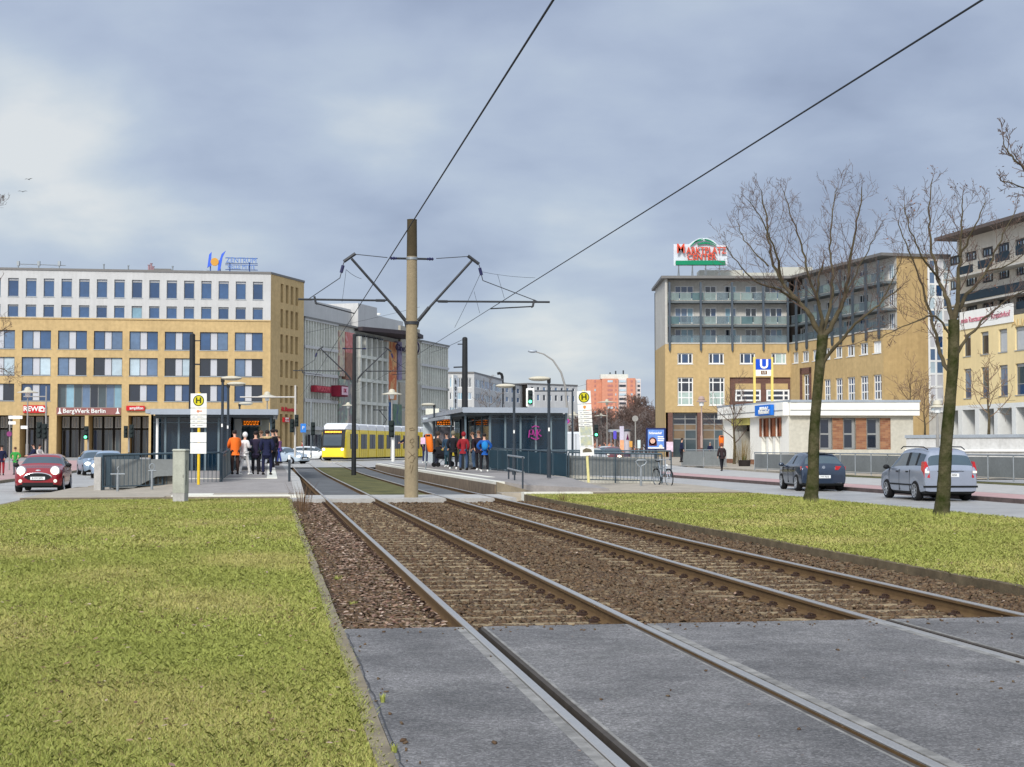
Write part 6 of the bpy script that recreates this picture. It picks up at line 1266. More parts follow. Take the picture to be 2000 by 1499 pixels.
# orange litter bins
def litter_bin(px, py, Y, lb, tilt, zb=PZ, h=.75):
    p = at(px, py, Y); rt = thing('litter_bin', lb, 'litter bin', (p.x, p.y, zb)); zc_ = p.z - zb
    b = MB(); b.cyl(-.2, .1, 0, zc_ + .3, .03, .03, 8); b.build('post', m_galv, rt); b = MB()
    b.loft([[(.17 * s * math.cos(a) + dx, .15 * s * math.sin(a), zc_ + z) for a in [i * math.pi / 8 for i in range(16)]] for s, z, dx in ((.6, -h / 2, tilt), (.9, -h / 2 + .05, tilt * .8), (1.1, 0, 0), (1.12, h / 2 - .12, -tilt * .6), (.9, h / 2, -tilt * .8))]); b.build('body', mat('bin_orange', (236, 118, 36), var=.06, rough=.4), rt, smooth=50)
    b = MB(); b.box(-.1 - tilt, -.19, zc_ + h / 2 - .12, .1 - tilt, -.1, zc_ + h / 2 - .03); b.build('slot', m_black, rt)
litter_bin(839, 866, 80, 'orange litter bin hanging beside the pale concrete mast', .07, h=.95); litter_bin(1409, 862, 112, 'orange litter bin at the left corner of the white pavilion', 0, .1, .8)
# ================================================================ posters, pillars, planter by the right forecourt
rt = thing('poster_board', 'framed blue advertising poster with a smiling dark haired woman', 'poster', (at(1281, 880, 100).x, 100, .1)); z1 = at(1281, 838, 100).z; z0 = at(1281, 879, 100).z; x0_ = rt.location.x; k = 100 / F
b = MB(); b.bbox(-19 * k, 0, z0 - .1, 20 * k, .2, z1 - .1 + .06, .04); b.build('frame', mat('poster_frame_navy', (30, 40, 84), var=.1), rt)
b = MB(); b.box(-15.5 * k, -.012, z0 - .1 + .08, 16 * k, -.004, z1 - .1 - .05); pf = b.build('poster', mat('poster_blue', (92, 134, 214), var=.15, scale=2, c2=(120, 160, 226)), rt)
b = MB(); b.box(-15.5 * k, -.016, z0 - .1 + .08, 16 * k, -.0125, z0 + .06); b.build('poster_foot', m_signw, pf)
b = MB(); c = (-6 * k, -.02, (z0 + z1) / 2 - .22); b.tube([(c[0], -.024, c[2]), (c[0], -.018, c[2])], .25, 20); b.box(c[0] - .25, -.024, c[2] - .3, c[0] + .26, -.018, c[2]); b.build('hair', mat('poster_hair', (84, 34, 40), var=.2, scale=6), pf)
b = MB(); b.lathe([(.155, -.032), (.16, -.026)], (c[0] - .01, 0, c[2]), 20, 'y'); b.build('face', mat('poster_skin', (222, 182, 160), var=.08, scale=5), pf)
b = MB(); 
for dx in (-.06, .045): b.box(c[0] + dx - .02, -.036, c[2] + .02, c[0] + dx + .02, -.033, c[2] + .035)
b.box(c[0] - .05, -.036, c[2] - .075, c[0] + .04, -.033, c[2] - .06); b.build('face_features', mat('poster_dark', (90, 50, 50), var=0), pf)
text('Schmeckt!', 'lettering', .2, m_signw, pf, (-.03, -.02, z1 - .38), ext=.003, bold=.008)
b = MB(); 
for z_i, w_ in ((.55, .36), (.68, .42), (.8, .38)): b.box(.12, -.02, z1 - .1 - z_i, .12 + w_, -.016, z1 - .1 - z_i + .07)
b.build('print_lines', m_signw, pf); b = MB(); b.tube([(.32, -.024, z0 + .12), (.32, -.018, z0 + .12)], .12, 18); b.build('print_disc', m_ivory, pf)
b = MB(); b.box(-.1, .05, 0, .1, .15, z0 - .1); b.build('stand', m_lampd, rt)
flat_sign('small_poster', 1308, 873, 13, 19, 104, mat('poster_pinkish', (224, 200, 214), var=.15, scale=6), 'small pinkish white poster right of the blue poster', 'poster', pole=900)
rt = thing('advertising_pillar', 'round advertising pillar with a dark cap and pale posters', 'pillar', (at(1225, 880, 200).x, 200, .24)); b = MB(); b.cyl(0, 0, 0, 3.4, .42, .42, 24); b.build('drum', mat('pillar_posters', (206, 200, 206), var=.1, scale=1.5, c2=(176, 174, 186)), rt, smooth=40)
b = MB(); b.lathe([(.5, 3.4), (.55, 3.5), (.3, 3.62), (0, 3.7)], (0, 0, 0), 24); b.build('cap', m_frd, rt, smooth=40); b = MB(); b.cyl(0, 0, -.02, .6, .47, .47, 24); b.build('plinth', mat('pillar_base', (84, 70, 86), var=.1), rt)
b = MB(); b.prism([(-.16, -.5, 2.3), (.2, -.5, 2.3), (.02, -.5, 3.1)], (0, .12, 0)); b.build('poster_motif', mat('motif_purple', (90, 20, 70), var=0), rt)
rt = thing('display_column', 'tall square column with pink and orange posters left of the round pillar', 'pillar', (at(1214.5, 880, 190).x, 190, .24)); b = MB(); b.bbox(-.26, -.2, 0, .26, .2, 3.9, .03); b.build('column', mat('column_lilac', (196, 192, 210), var=.1), rt); b = MB(); b.box(-.25, -.215, .5, .25, -.205, 2.2); b.build('poster', mat('poster_orange', (230, 170, 130), var=.2, scale=2), rt)
rt = thing('tram_stop_roof', 'far flat shelter roof left of the round advertising pillar', 'shelter', (at(1205, 820, 210).x, 210, .24)); b = MB(); b.box(-1.0, 0, 3.4, 1.7, 3, 3.75); b.build('roof', m_zinc, rt); b = MB(); b.cyl(-.8, .2, 0, 3.4, .07, .07, 8); b.build('post', m_galv, rt); b = MB(); b.cyl(1.5, .2, 0, 3.4, .07, .07, 8); b.build('post', m_galv, rt)
rt = thing('planter', 'dark round planter with leafy plant and tall brown grass beside the pavilion door', 'planter', (at(1454, 912, 112).x, 112, .1)); b = MB(); b.lathe([(.3, 0), (.42, .1), (.46, .5), (.4, .52), (.38, .45)], (0, 0, 0), 18); b.build('pot', mat('pot_dark', (44, 38, 36), var=.1), rt, smooth=40)
o = tuft(0, 0, .45, .45, 70, mat('plant_green', (96, 112, 60), var=.2), None, None, 'foliage'); o.parent = rt
o = tuft(-.1, .25, .3, 1.75, 90, mat('plant_brown', (122, 100, 50), var=.2), None, None, 'tall_grass'); o.parent = rt
for i, (x_, y_, c_, lb) in enumerate(((1201, 850, (90, 80, 190), 'violet round topped sign beside the far cars'), (1222, 868, (214, 160, 80), 'small orange board low beside the round pillar'), (1248, 868, (206, 222, 222), 'pale upright panel left of the blue poster'))):
    flat_sign('notice_board', x_ if i != 1 else 1232, y_, 6, (16, 12, 16)[i], 150 + i * 5, mat('notice_%d' % i, c_, var=.1), lb, 'sign', pole=885)
b = MB(); 
# ================================================================ bicycle
def bicycle(loc, rz, lb):
    rt = thing('bicycle', lb, 'bicycle', loc, rz); m_fr = mat('bike_frame_silver', (150, 160, 172), metal=.5, rough=.35, var=.05); m_ty = mat('tyre', (26, 26, 28), var=.1, rough=.9)
    for y, nm in ((.53, 'wheel'), (-.53, 'wheel')):
        b = MB(); ring = lambda R_, r_, n=36: b.loft([[(r_ * math.cos(q), y + (R_ + r_ * math.sin(q)) * math.cos(a), .34 + (R_ + r_ * math.sin(q)) * math.sin(a)) for q in [k * math.pi / 4 for k in range(8)]] for a in [i * 2 * math.pi / n for i in range(n + 1)]], caps=False)
        b.cyl(0, y, .34, .3401, .001, .001, 3); w = b.build('hub_axle', m_fr, rt); w.name = nm
        b = MB(); ring(.325, .019); b.build('tyre', m_ty, w, smooth=60); b = MB(); ring(.303, .011); b.build('rim', m_galv, w, smooth=60)
        b = MB()
        for k in range(18): a = k * math.pi / 9; b.tube([(.02 * (-1) ** k, y, .34), (0, y + .3 * math.cos(a), .34 + .3 * math.sin(a))], .0016, 3)
        b.tube([(-.04, y, .34), (.04, y, .34)], .02, 8); b.build('spokes', m_galv, w)
        b = MB(); b.loft([[(sx, y + .36 * math.cos(a), .34 + .36 * math.sin(a)) for sx in (-.025, .025)] for a in [(.35 + i * .2) for i in range(11)]], close=False, caps=False); b.build('mudguard', m_black, rt)
    b = MB(); T_ = lambda pts, r: b.tube(pts, r, 8)
    T_([(0, -.12, .3), (0, -.25, .82)], .018); T_([(0, -.12, .3), (0, .36, .72)], .02); T_([(0, -.22, .68), (0, .34, .78)], .017); T_([(0, .33, .86), (0, .38, .68)], .022)
    for s in (-.05, .05): T_([(s, .38, .66), (s, .53, .34)], .012); T_([(s * .8, -.12, .3), (s, -.53, .34)], .01); T_([(s * .6, -.22, .7), (s, -.53, .34)], .009)
    T_([(0, -.25, .8), (0, -.28, .96)], .014); T_([(0, .33, .84), (0, .3, 1.02)], .014); b.build('frame', m_fr, rt, smooth=50)
    b = MB(); b.tube([(-.3, .16, 1.03), (-.2, .28, 1.05), (0, .32, 1.03), (.2, .28, 1.05), (.3, .16, 1.03)], .012, 8); b.build('handlebar', m_fr, rt, smooth=50)
    for s in (-1, 1): b = MB(); b.tube([(s * .3, .17, 1.03), (s * .31, .06, 1.02)], .019, 8); b.build('grip', m_black, rt)
    b = MB(); b.loft([[(w_ * math.cos(a), y, .98 + h_ * math.sin(a)) for a in [i * math.pi / 5 for i in range(10)]] for y, w_, h_ in ((-.42, .03, .02), (-.38, .085, .035), (-.3, .07, .03), (-.15, .025, .022), (-.13, .01, .01))]); b.build('saddle', m_black, rt, smooth=60)
    b = MB(); b.tube([(-.06, -.12, .3), (.06, -.12, .3)], .015, 8); b.tube([(.05, -.12, .3), (.05, -.12, .14)], .01, 6); b.tube([(-.05, -.12, .3), (-.05, -.12, .46)], .01, 6); b.box(.04, -.16, .12, .13, -.08, .145); b.box(-.13, -.16, .455, -.04, -.08, .48); b.tube([(.03, -.12, .3), (.035, -.12, .3)], .09, 20); b.build('crankset', m_lampd, rt)
    b = MB(); b.box(-.07, -.68, .74, .07, -.3, .755); b.tube([(-.06, -.6, .74), (-.055, -.53, .34)], .006, 5); b.tube([(.06, -.6, .74), (.055, -.53, .34)], .006, 5); b.build('carrier', m_black, rt)
    b = MB(); b.lathe([(.02, -.02), (.04, 0), (.035, .03), (0, .035)], (0, .42, .82), 12, 'y'); b.build('lamp', m_lens, rt)
    return rt
p = gnd(1297, 951, 0.04); bicycle((p.x, p.y + .25, .04), R(201), 'silver bicycle leaning at the corner post of the right stairwell railing').rotation_euler.y = R(4)
# ================================================================ vehicles
m_tyre = mat('car_tyre', (28, 28, 30), var=.1, rough=.9); m_rim = mat('alloy_rim', (176, 180, 186), metal=.7, rough=.3, var=.05); m_plate = mat('number_plate', (226, 228, 228), var=.02, rough=.4); m_ptxt = mat('plate_text', (30, 32, 40), var=0)
g_car = glassmat('car_glass', (44, 60, 72), rough=.03, spec=.9); g_carl = glassmat('car_glass_light', (54, 74, 86), rough=.03, spec=.9); m_tail = mat('tail_lamp_red', (176, 20, 24), rough=.2, var=.03, coat=.6); m_headl = mat('head_lamp', (240, 240, 225), rough=.1, var=0); m_headon = mat('head_lamp_lit', (255, 248, 220), var=0, emit=2.2); m_trim = mat('car_trim_black', (26, 28, 30), rough=.6, var=.05); m_chrome = mat('chrome', (200, 204, 208), metal=.9, rough=.15, var=0); m_under = mat('car_underside', (14, 14, 16), var=0, rough=.95)
def eval_mesh(o):
    bpy.context.view_layer.update(); dg = bpy.context.evaluated_depsgraph_get(); return bpy.data.meshes.new_from_object(o.evaluated_get(dg), preserve_all_data_layers=True, depsgraph=dg)
def split_by_material(me, names, mats, parent):
    nv = len(me.vertices); co = np.empty(nv * 3, np.float32); me.vertices.foreach_get('co', co); co = co.reshape(-1, 3); out = []
    for i, (nm, m) in enumerate(zip(names, mats)):
        fs = [tuple(p.vertices) for p in me.polygons if p.material_index == i]
        if not fs: continue
        # separate connected pieces of the same material (left and right windows)
        par = {}
        def find(a):
            while par.setdefault(a, a) != a: par[a] = par[par[a]]; a = par[a]
            return a
        for f in fs:
            for v in f[1:]: par[find(v)] = find(f[0])
        grp = {}
        for f in fs: grp.setdefault(find(f[0]), []).append(f)
        for fl in grp.values():
            ids = sorted({v for f in fl for v in f}); mp = {v: k for k, v in enumerate(ids)}; b = MB(); b.v = [tuple(co[v]) for v in ids]; b.f = [tuple(mp[v] for v in f) for f in fl]; b.m = [0] * len(b.f)
            o = b.build(nm, m, parent, smooth=50); out.append(o)
    return out
def car(name, lb, loc, rz, paint, W_, H_, st, wheels, wr=.31, extra=None, grp=None, seg=None, cat='car', glass=None, plain=False):
    """st: stations front->rear (y, zlow, zbelt, ztop, whalf_belt, whalf_top); seg: glass flags per segment: s side, f front/rear screen"""
    rt = thing(name, lb, cat, loc, rz, grp); hw = W_ / 2; b = MB(); rings = []; ys = []
    full = []
    for i, s_ in enumerate(st): full.append((s_, False))
    # insert wheel arch stations
    out = []
    def interp(y):
        for a, c in zip(st[:-1], st[1:]):
            if a[0] >= y >= c[0]: f = (a[0] - y) / (a[0] - c[0] + 1e-9); return tuple(p + (q - p) * f for p, q in zip(a, c))
        return st[0] if y > st[0][0] else st[-1]
    arch = [(wy + dx * (wr + .07), None) for wy in wheels for dx in (-1.02, -.98, -.7, 0, .7, .98, 1.02)]
    allY = sorted({round(s_[0], 3) for s_ in st} | {round(a[0], 3) for a in arch}, reverse=True)
    segflag = []
    for y in allY:
        y_, zl, zb, zt, wb, wt = interp(y); za = zl
        for wy in wheels:
            d = abs(y - wy)
            if d < (wr + .07) * 1.0: za = max(za, wr + math.sqrt(max(0, (wr + .07) ** 2 - d * d)) * .98)
        zm = max(.62 * (zb - .15) + .1, za + .05); w = wb
        f = max(.0, (zt - zb)); 
        half = [(0, zl), (w * .8, zl), (w * .985, max(zl + .02, za)), (w * 1.0, zm), (w * .985, zb - .05), (w * .95, zb), (wt, zt - min(.06, f * .5)), (wt * .86, zt - .004), (0, zt + .02)]
        ring = [(x, y, z) for x, z in half] + [(-x, y, z) for x, z in reversed(half[1:-1])]
        rings.append(ring)
    n = len(rings[0]); b.v = [p for r in rings for p in r]; nh = 9
    for i in range(len(rings) - 1):
        ym = (allY[i] + allY[i + 1]) / 2; fl = ''
        for j, (a, c) in enumerate(zip(st[:-1], st[1:])):
            if a[0] >= ym >= c[0]: fl = seg[j]
        for j in range(n):
            k = (j + 1) % n; b.f.append((i * n + j, i * n + k, (i + 1) * n + k, (i + 1) * n + j))
            jj = j if j < nh - 1 else n - 1 - j; mi = 0
            if jj == 5 and 's' in fl: mi = 1
            if jj in (6, 7) and 'f' in fl: mi = 2
            if jj == 5 and 'b' in fl: mi = 3
            if jj <= 1: mi = 3
            b.m.append(mi)
    b.f.append(tuple(range(n))); b.m.append(0); b.f.append(tuple((len(rings) - 1) * n + j for j in reversed(range(n)))); b.m.append(0)
    t = b.build('tmp', [paint] * 4); md = t.modifiers.new('s', 'SUBSURF'); md.levels = md.render_levels = 2 if not plain else 1; t.data.materials.clear()
    for q in (paint, g_car, g_carl, m_trim): t.data.materials.append(q)
    t.data.polygons.foreach_set('material_index', b.m); me = eval_mesh(t); bpy.data.objects.remove(t)
    split_by_material(me, ('body', 'side_window', 'screen', 'trim'), (paint, glass or g_car, g_carl if glass is None else glass, m_trim), rt)
    b = MB(); b.box(-hw + .16, wheels[1] - .5, .17, hw - .16, wheels[0] + .5, .55); b.build('underbody', m_under, rt)
    for wy in wheels:
        for s in (-1, 1):
            x = s * (hw - .115); b = MB(); prof = [(wr * .6, -.1), (wr * .94, -.105), (wr, -.07), (wr, .07), (wr * .94, .105), (wr * .6, .1)]
            b.lathe(prof, (x, wy, wr), 28, 'x'); w = b.build('wheel', m_tyre, rt, smooth=40); b = MB(); b.lathe([(.02, s * .108), (wr * .62, s * .1), (wr * .66, s * .112), (wr * .6, s * .03)], (x, wy, wr), 24, 'x') if plain else None
            if plain: b.build('rim', m_rim, w); continue
            b.lathe([(wr * .68, s * .085), (wr * .68, s * .118), (wr * .6, s * .11), (wr * .58, s * .04)], (x, wy, wr), 28, 'x')
            for k in range(7):
                a = k * 2 * math.pi / 7; c_, s_n = math.cos(a), math.sin(a); q = lambda r_, d, h: (x + s * h, wy + r_ * c_ - d * s_n, wr + r_ * s_n + d * c_)
                b.hexa([q(.04, -.035, .07), q(.04, .035, .07), q(wr * .62, .022, .085), q(wr * .62, -.022, .085), q(.04, -.03, .112), q(.04, .03, .112), q(wr * .62, .018, .105), q(wr * .62, -.018, .105)])
            b.lathe([(.05, s * .07), (.05, s * .118), (0, s * .12)], (x, wy, wr), 12, 'x'); b.build('rim', m_rim, w)
            b = MB(); b.lathe([(wr * .66, s * .02), (0, s * .03)], (x, wy, wr), 16, 'x'); b.build('brake_disc', m_lampd, w)
    if extra: extra(rt, hw)
    return rt
def mirrors(rt, hw, y, z, m):
    for s in (-1, 1): b = MB(); b.ball((s * (hw + .09), y, z), .11, 12, (1, .55, .7)); b.tube([(s * (hw - .06), y, z - .05), (s * (hw + .03), y, z - .03)], .025, 6); b.build('mirror', m, rt, smooth=60)
def plate(rt, y, z, txt, rear=True):
    s = -1 if rear else 1; b = MB(); b.box(-.26, y - .008, z - .055, .26, y + .008, z + .055); q = b.build('number_plate', m_plate, rt); o = text(txt, 'plate_text', .085, m_ptxt, q, (0, 0, 0), ext=.002, rz=0 if rear else math.pi); o.location = (0, y + s * .013, z)
# --- silver estate/minivan on the right road (rear view)
def ex_van(rt, hw):
    L2 = 2.16
    mirrors(rt, hw, .95, 1.02, m_trim); plate(rt, -L2 - .012, .80, 'B AH 5050')
    for s in (-1, 1):
        b = MB(); b.hexa([(s * .62, -2.12, .74), (s * .845, -2.0, .74), (s * .845, -1.94, .74), (s * .62, -2.0, .74), (s * .72, -2.03, 1.2), (s * .80, -1.97, 1.2), (s * .80, -1.9, 1.2), (s * .72, -1.95, 1.2)])
        b = MB(); b.prism([(s * .66, -2.19, .72), (s * .82, -2.15, .72), (s * .835, -2.13, .93), (s * .79, -2.09, 1.2), (s * .74, -2.1, 1.22), (s * .67, -2.17, .97)], (0, .26, 0)); q = b.build('tail_lamp', m_tail, rt); b = MB(); b.box(s * .745 - .06, -2.205, .86, s * .745 + .06, -2.09, .93); b.build('white_lens', m_headl, q)
        b = MB(); b.tube([(s * .60, .55, 1.60), (s * .61, .3, 1.67), (s * .6, -1.5, 1.66), (s * .58, -1.8, 1.58)], .018, 8); b.build('roof_rail', m_trim, rt)
        b = MB(); b.box(s * (hw - .015), -1.05, .46, s * (hw + .012), 1.0, .51); b.build('side_strip', m_trim, rt)
        for y in (.18, -.72): b = MB(); b.box(s * (hw - .02), y - .07, .87, s * (hw + .022), y + .07, .91); b.build('door_handle', m_trim, rt)
        for y in (.98, .02, -.95): b = MB(); b.box(s * (hw - .03), y - .004, .3, s * (hw + .0005), y + .004, .95); b.build('door_gap', m_trim, rt)
    b = MB(); b.box(-hw + .03, -2.19, .42, hw - .03, -2.1, .48); b.build('bumper_strip', m_trim, rt); b = MB(); b.box(-.42, -2.17, .90, .42, -2.12, .93); b.build('tailgate_grip', m_trim, rt)
    b = MB(); b.tube([(-.05, -2.13, 1.02), (.28, -2.10, 1.07)], .012, 6); b.build('wiper', m_trim, rt); b = MB(); b.tube([(0, -2.165, .985), (0, -2.15, .985)], .055, 16); b.build('badge', m_chrome, rt)
    b = MB(); b.box(-.14, -1.98, 1.56, .14, -1.92, 1.58); b.build('brake_lamp', m_tail, rt)
m_silver = mat('paint_silver_blue', (158, 166, 180), metal=.55, rough=.28, var=.04, coat=.5)
st_van = [(2.16, .32, .62, .64, .62, .5), (2.1, .22, .70, .74, .78, .66), (1.75, .2, .84, .88, .86, .74), (1.25, .2, .95, .99, .87, .78), (1.1, .2, .97, 1.06, .87, .76), (.35, .2, .97, 1.56, .87, .64), (.2, .2, .97, 1.60, .87, .64), (-.55, .2, .98, 1.64, .87, .65), (-.68, .2, .98, 1.64, .87, .65), (-1.3, .2, 1.0, 1.62, .87, .645), (-1.42, .2, 1.0, 1.61, .87, .64), (-1.85, .2, 1.0, 1.56, .86, .62), (-2.0, .22, 1.0, 1.46, .85, .61), (-2.15, .24, 1.02, 1.05, .83, .72), (-2.17, .3, .92, .94, .80, .7)]
sg_van = ['', '', '', '', 'fs', 's', 's', 'b', 's', 'b', 's', '', 'f', '']
def lane(px, py, z): return gnd(px, py, z)
p = gnd(1816, 979, -.1); VAN = car('minivan', 'silver blue minivan with roof rails behind the right tree trunk', (p.x + .35, p.y + 1.75, -.1), TH - R(4), m_silver, 1.74, 1.63, st_van, (1.3, -1.36), .31, ex_van, seg=sg_van, cat='car')
# --- dark hatchback
m_dgrey = mat('paint_slate_blue', (52, 64, 82), metal=.5, rough=.25, var=.04, coat=.6)
def ex_golf(rt, hw):
    mirrors(rt, hw, .75, .98, m_dgrey); plate(rt, -2.125, .55, 'L VW 9222')
    for s in (-1, 1):
        b = MB(); b.prism([(s * .42, -2.15, .80), (s * .84, -2.05, .80), (s * .85, -2.02, .93), (s * .44, -2.14, .95)], (0, .1, 0)); b.build('tail_lamp', m_tail, rt)
        for y in (.2, -.75): b = MB(); b.box(s * (hw - .02), y - .08, .8, s * (hw + .02), y + .08, .83); b.build('door_handle', m_dgrey, rt)
        for y in (.92, .0, -.9): b = MB(); b.box(s * (hw - .03), y - .004, .3, s * (hw + .001), y + .004, .9); b.build('door_gap', m_trim, rt)
        b = MB(); b.box(s * .55 - .14, -2.13, .3, s * .55 + .14, -2.08, .33); b.build('reflector', m_chrome, rt)
    b = MB(); b.box(-.62, -2.11, .26, .62, -2.05, .36); b.build('diffuser', m_trim, rt); b = MB(); b.tube([(-.02, -2.0, 1.03), (.25, -1.98, 1.06)], .012, 6); b.build('wiper', m_trim, rt); b = MB(); b.tube([(0, -2.12, .9), (0, -2.08, .9)], .06, 18); b.build('badge', m_chrome, rt)
    b = MB(); b.box(-.52, -1.78, 1.40, .52, -1.6, 1.43); b.build('roof_spoiler', m_trim, rt); b = MB(); b.tube([(0, -1.3, 1.45), (0, -1.42, 1.56)], .012, 6); b.build('aerial', m_trim, rt)
st_g = [(2.12, .32, .56, .58, .62, .5), (2.06, .2, .66, .70, .78, .66), (1.7, .18, .8, .85, .88, .76), (1.1, .17, .92, .96, .895, .8), (.95, .17, .93, 1.0, .895, .78), (.25, .17, .94, 1.40, .895, .6), (.1, .17, .94, 1.43, .895, .6), (-.5, .17, .95, 1.46, .895, .61), (-.62, .17, .95, 1.46, .895, .61), (-1.25, .17, .97, 1.43, .89, .6), (-1.6, .18, .98, 1.39, .88, .58), (-1.78, .2, .98, 1.36, .87, .57), (-2.05, .22, .97, 1.0, .85, .72), (-2.12, .26, .84, .86, .83, .7), (-2.13, .3, .6, .62, .8, .7)]
sg_g = ['', '', '', '', 'fs', 's', 's', 'b', 's', 's', '', 'f', '', '']
p = gnd(1590, 960, -.1); car('hatchback', 'dark slate blue hatchback behind the left tree trunk on the right road', (p.x + .25, p.y + 1.9, -.1), TH - R(7), m_dgrey, 1.79, 1.45, st_g, (1.3, -1.33), .315, ex_golf, seg=sg_g)
# --- red small car, front view
m_redp = mat('paint_red', (140, 24, 34), metal=.2, rough=.22, var=.03, coat=.8); m_cream2 = mat('roof_cream', (190, 186, 174), rough=.35, var=.03)
def ex_mini(rt, hw):
    mirrors(rt, hw, .55, .99, m_trim)
    for s in (-1, 1):
        c = (s * .6, 1.78, .79); b = MB(); b.lathe([(.17, -.08), (.165, .05), (.14, .09), (0, .11)], c, 24, 'y'); h = b.build('head_lamp', m_headl, rt, smooth=50); b = MB(); b.lathe([(.14, .092), (.12, .11), (0, .122)], c, 20, 'y'); b.build('lit_lens', m_headon, h); b = MB(); b.lathe([(.18, -.05), (.185, .03), (.165, .06)], c, 24, 'y'); b.build('chrome_ring', m_chrome, h)
        b = MB(); b.lathe([(.07, -.04), (.065, .03), (0, .04)], (s * .62, 1.87, .42), 14, 'y'); b.build('fog_lamp', m_headl, rt)
        for y in (-.05,): b = MB(); b.box(s * (hw - .02), y - .08, .82, s * (hw + .02), y + .08, .85); b.build('door_handle', m_chrome, rt)
    b = MB(); b.loft([[(.46 * w * math.cos(a) , y, .56 + .13 * w * math.sin(a) + (.02 if math.sin(a) > 0 else 0)) for a in [i * math.pi / 10 for i in range(20)]] for w, y in ((1, 1.83), (1, 1.915), (.97, 1.93))]); g_ = b.build('grille', m_trim, rt)
    b = MB(); b.tube([(.49 * math.cos(a), 1.93, .55 + .17 * math.sin(a)) for a in [i * math.pi / 10 for i in range(11)]], .018, 8); b.build('chrome_arch', m_chrome, g_)
    b = MB(); b.box(-.55, 1.84, .24, .55, 1.915, .36); b.build('lower_intake', m_trim, rt); plate(rt, 1.945, .52, 'B CM 2071', False)
    b = MB(); b.box(-.17, 1.34, .905, .17, 1.44, .925); b.build('bonnet_scoop', m_trim, rt); b = MB(); b.ball((0, 1.80, .8), .07, 12, (1.4, .4, .5)); b.build('badge', m_chrome, rt)
st_m = [(1.9, .28, .55, .58, .62, .5), (1.86, .2, .72, .76, .74, .64), (1.65, .17, .84, .89, .85, .7), (1.0, .16, .93, .97, .865, .78), (.85, .16, .94, 1.0, .865, .76), (.3, .16, .95, 1.34, .865, .62), (.2, .16, .95, 1.38, .865, .62), (-.4, .16, .96, 1.41, .865, .63), (-.5, .16, .96, 1.41, .865, .63), (-1.2, .16, .97, 1.38, .86, .62), (-1.5, .17, .97, 1.34, .85, .6), (-1.85, .2, .96, 1.0, .82, .7), (-1.92, .26, .8, .82, .8, .7)]
sg_m = ['', '', '', '', 'fs', 's', 's', 'b', 's', 's', 'f', '']
p = gnd(72, 962, -.11); car('small_car', 'red two door car with round lit headlights coming down the left street', (p.x - .25, p.y + 1.7, -.11), math.pi + R(10), m_redp, 1.73, 1.41, st_m, (1.25, -1.24), .31, ex_mini, seg=sg_m)
# --- plain far cars
def ex_far(y, lit, paint):
    def f(rt, hw):
        mirrors(rt, hw, .8, .98, paint)
        for s in (-1, 1):
            b = MB(); b.ball((s * .66, y, .68), .17, 12, (1, .5, .6)); b.build('head_lamp', m_headon if lit else m_headl, rt)
            b = MB(); b.box(s * .66 - .14, -2.13, .78, s * .66 + .14, -2.0, .92); b.build('tail_lamp', m_tail, rt)
        b = MB(); b.box(-.45, y - .02, .42, .45, y + .1, .62); b.build('grille', m_trim, rt); b = MB(); b.box(-.26, y + .09, .44, .26, y + .12, .54); b.build('number_plate', m_plate, rt)
    return f
pc = lambda n, c: mat('paint_' + n, c, metal=.3, rough=.28, var=.03, coat=.5)
for px, py, z, rz, col, nm, lb, lit in ((186, 927, -.11, math.pi + R(22), (130, 150, 170), 'steel', 'grey blue car with lit headlights, second behind the red car', True), (212, 933, -.11, math.pi + R(14), (150, 172, 196), 'ice', 'pale blue car with lit headlight half hidden by the parapet block', True),
      (556, 897, .2, math.pi + R(60), (176, 190, 202), 'pale', 'silver car with lit headlight behind the people at the left crossing', True), (612, 897, .27, math.pi + R(80), (214, 218, 222), 'white', 'white car left of the yellow tram front', False), (642, 896, .27, R(80), (190, 196, 202), 'silver2', 'light car partly hidden by the tram front', False),
      (1158, 893, .15, math.pi + R(8), (206, 202, 192), 'cream', 'cream car just right of the right stop sign', True), (1184, 888, .27, math.pi, (210, 208, 204), 'offwhite', 'off white car in the far traffic right of the stop sign', False), (1196, 891, .2, math.pi - R(6), (110, 34, 36), 'wine', 'dark red car in the far traffic left of the display column', True),
      (1176, 884, .27, math.pi, (180, 110, 110), 'rose', 'small rose red car farthest in the traffic queue', False), (1140, 889, .2, R(10), (150, 54, 60), 'brick', 'red car low behind the right stop sign', False)):
    Y = {186: 92, 212: 84, 556: 128, 612: 150, 642: 168, 1158: 112, 1184: 150, 1196: 128, 1176: 190, 1140: 120}[px]; X = at(px, 880, Y).x
    car('car', lb, (X, Y, gr(Y) - .1), rz, pc(nm, col), 1.78, 1.45, st_g, (1.3, -1.33), .315, ex_far(2.02, lit, pc(nm, col)), seg=sg_g, plain=True, grp=None)
# white delivery van rear
rt = thing('delivery_van', 'white box van with red tail lights behind the right end of the right shelter', 'van', (at(1112, 880, 100).x, 102, 0), TH)
b = MB(); b.bbox(-.98, -2.6, .35, .98, 1.2, 2.55, .12); b.build('body', mat('van_white', (206, 210, 214), var=.04, rough=.4), rt, smooth=30); b = MB(); b.bbox(-.96, 1.2, .35, .96, 2.6, 1.9, .2); b.build('cab', MT['van_white'], rt, smooth=30)
for s in (-1, 1):
    b = MB(); b.box(s * .86 - .07, -2.64, .7, s * .86 + .07, -2.59, 1.1); b.build('tail_lamp', m_tail, rt)
    for y in (-1.6, 1.7): b = MB(); b.lathe([(.2, -.1), (.34, -.1), (.34, .1), (.2, .1)], (s * .86, y, .34), 20, 'x'); b.build('wheel', m_tyre, rt)
b = MB(); b.box(-.9, -2.66, .36, .9, -2.6, .5); b.build('bumper', m_trim, rt); b = MB(); b.box(-.01, -2.615, .5, .01, -2.6, 2.4); b.build('door_gap', m_trim, rt)
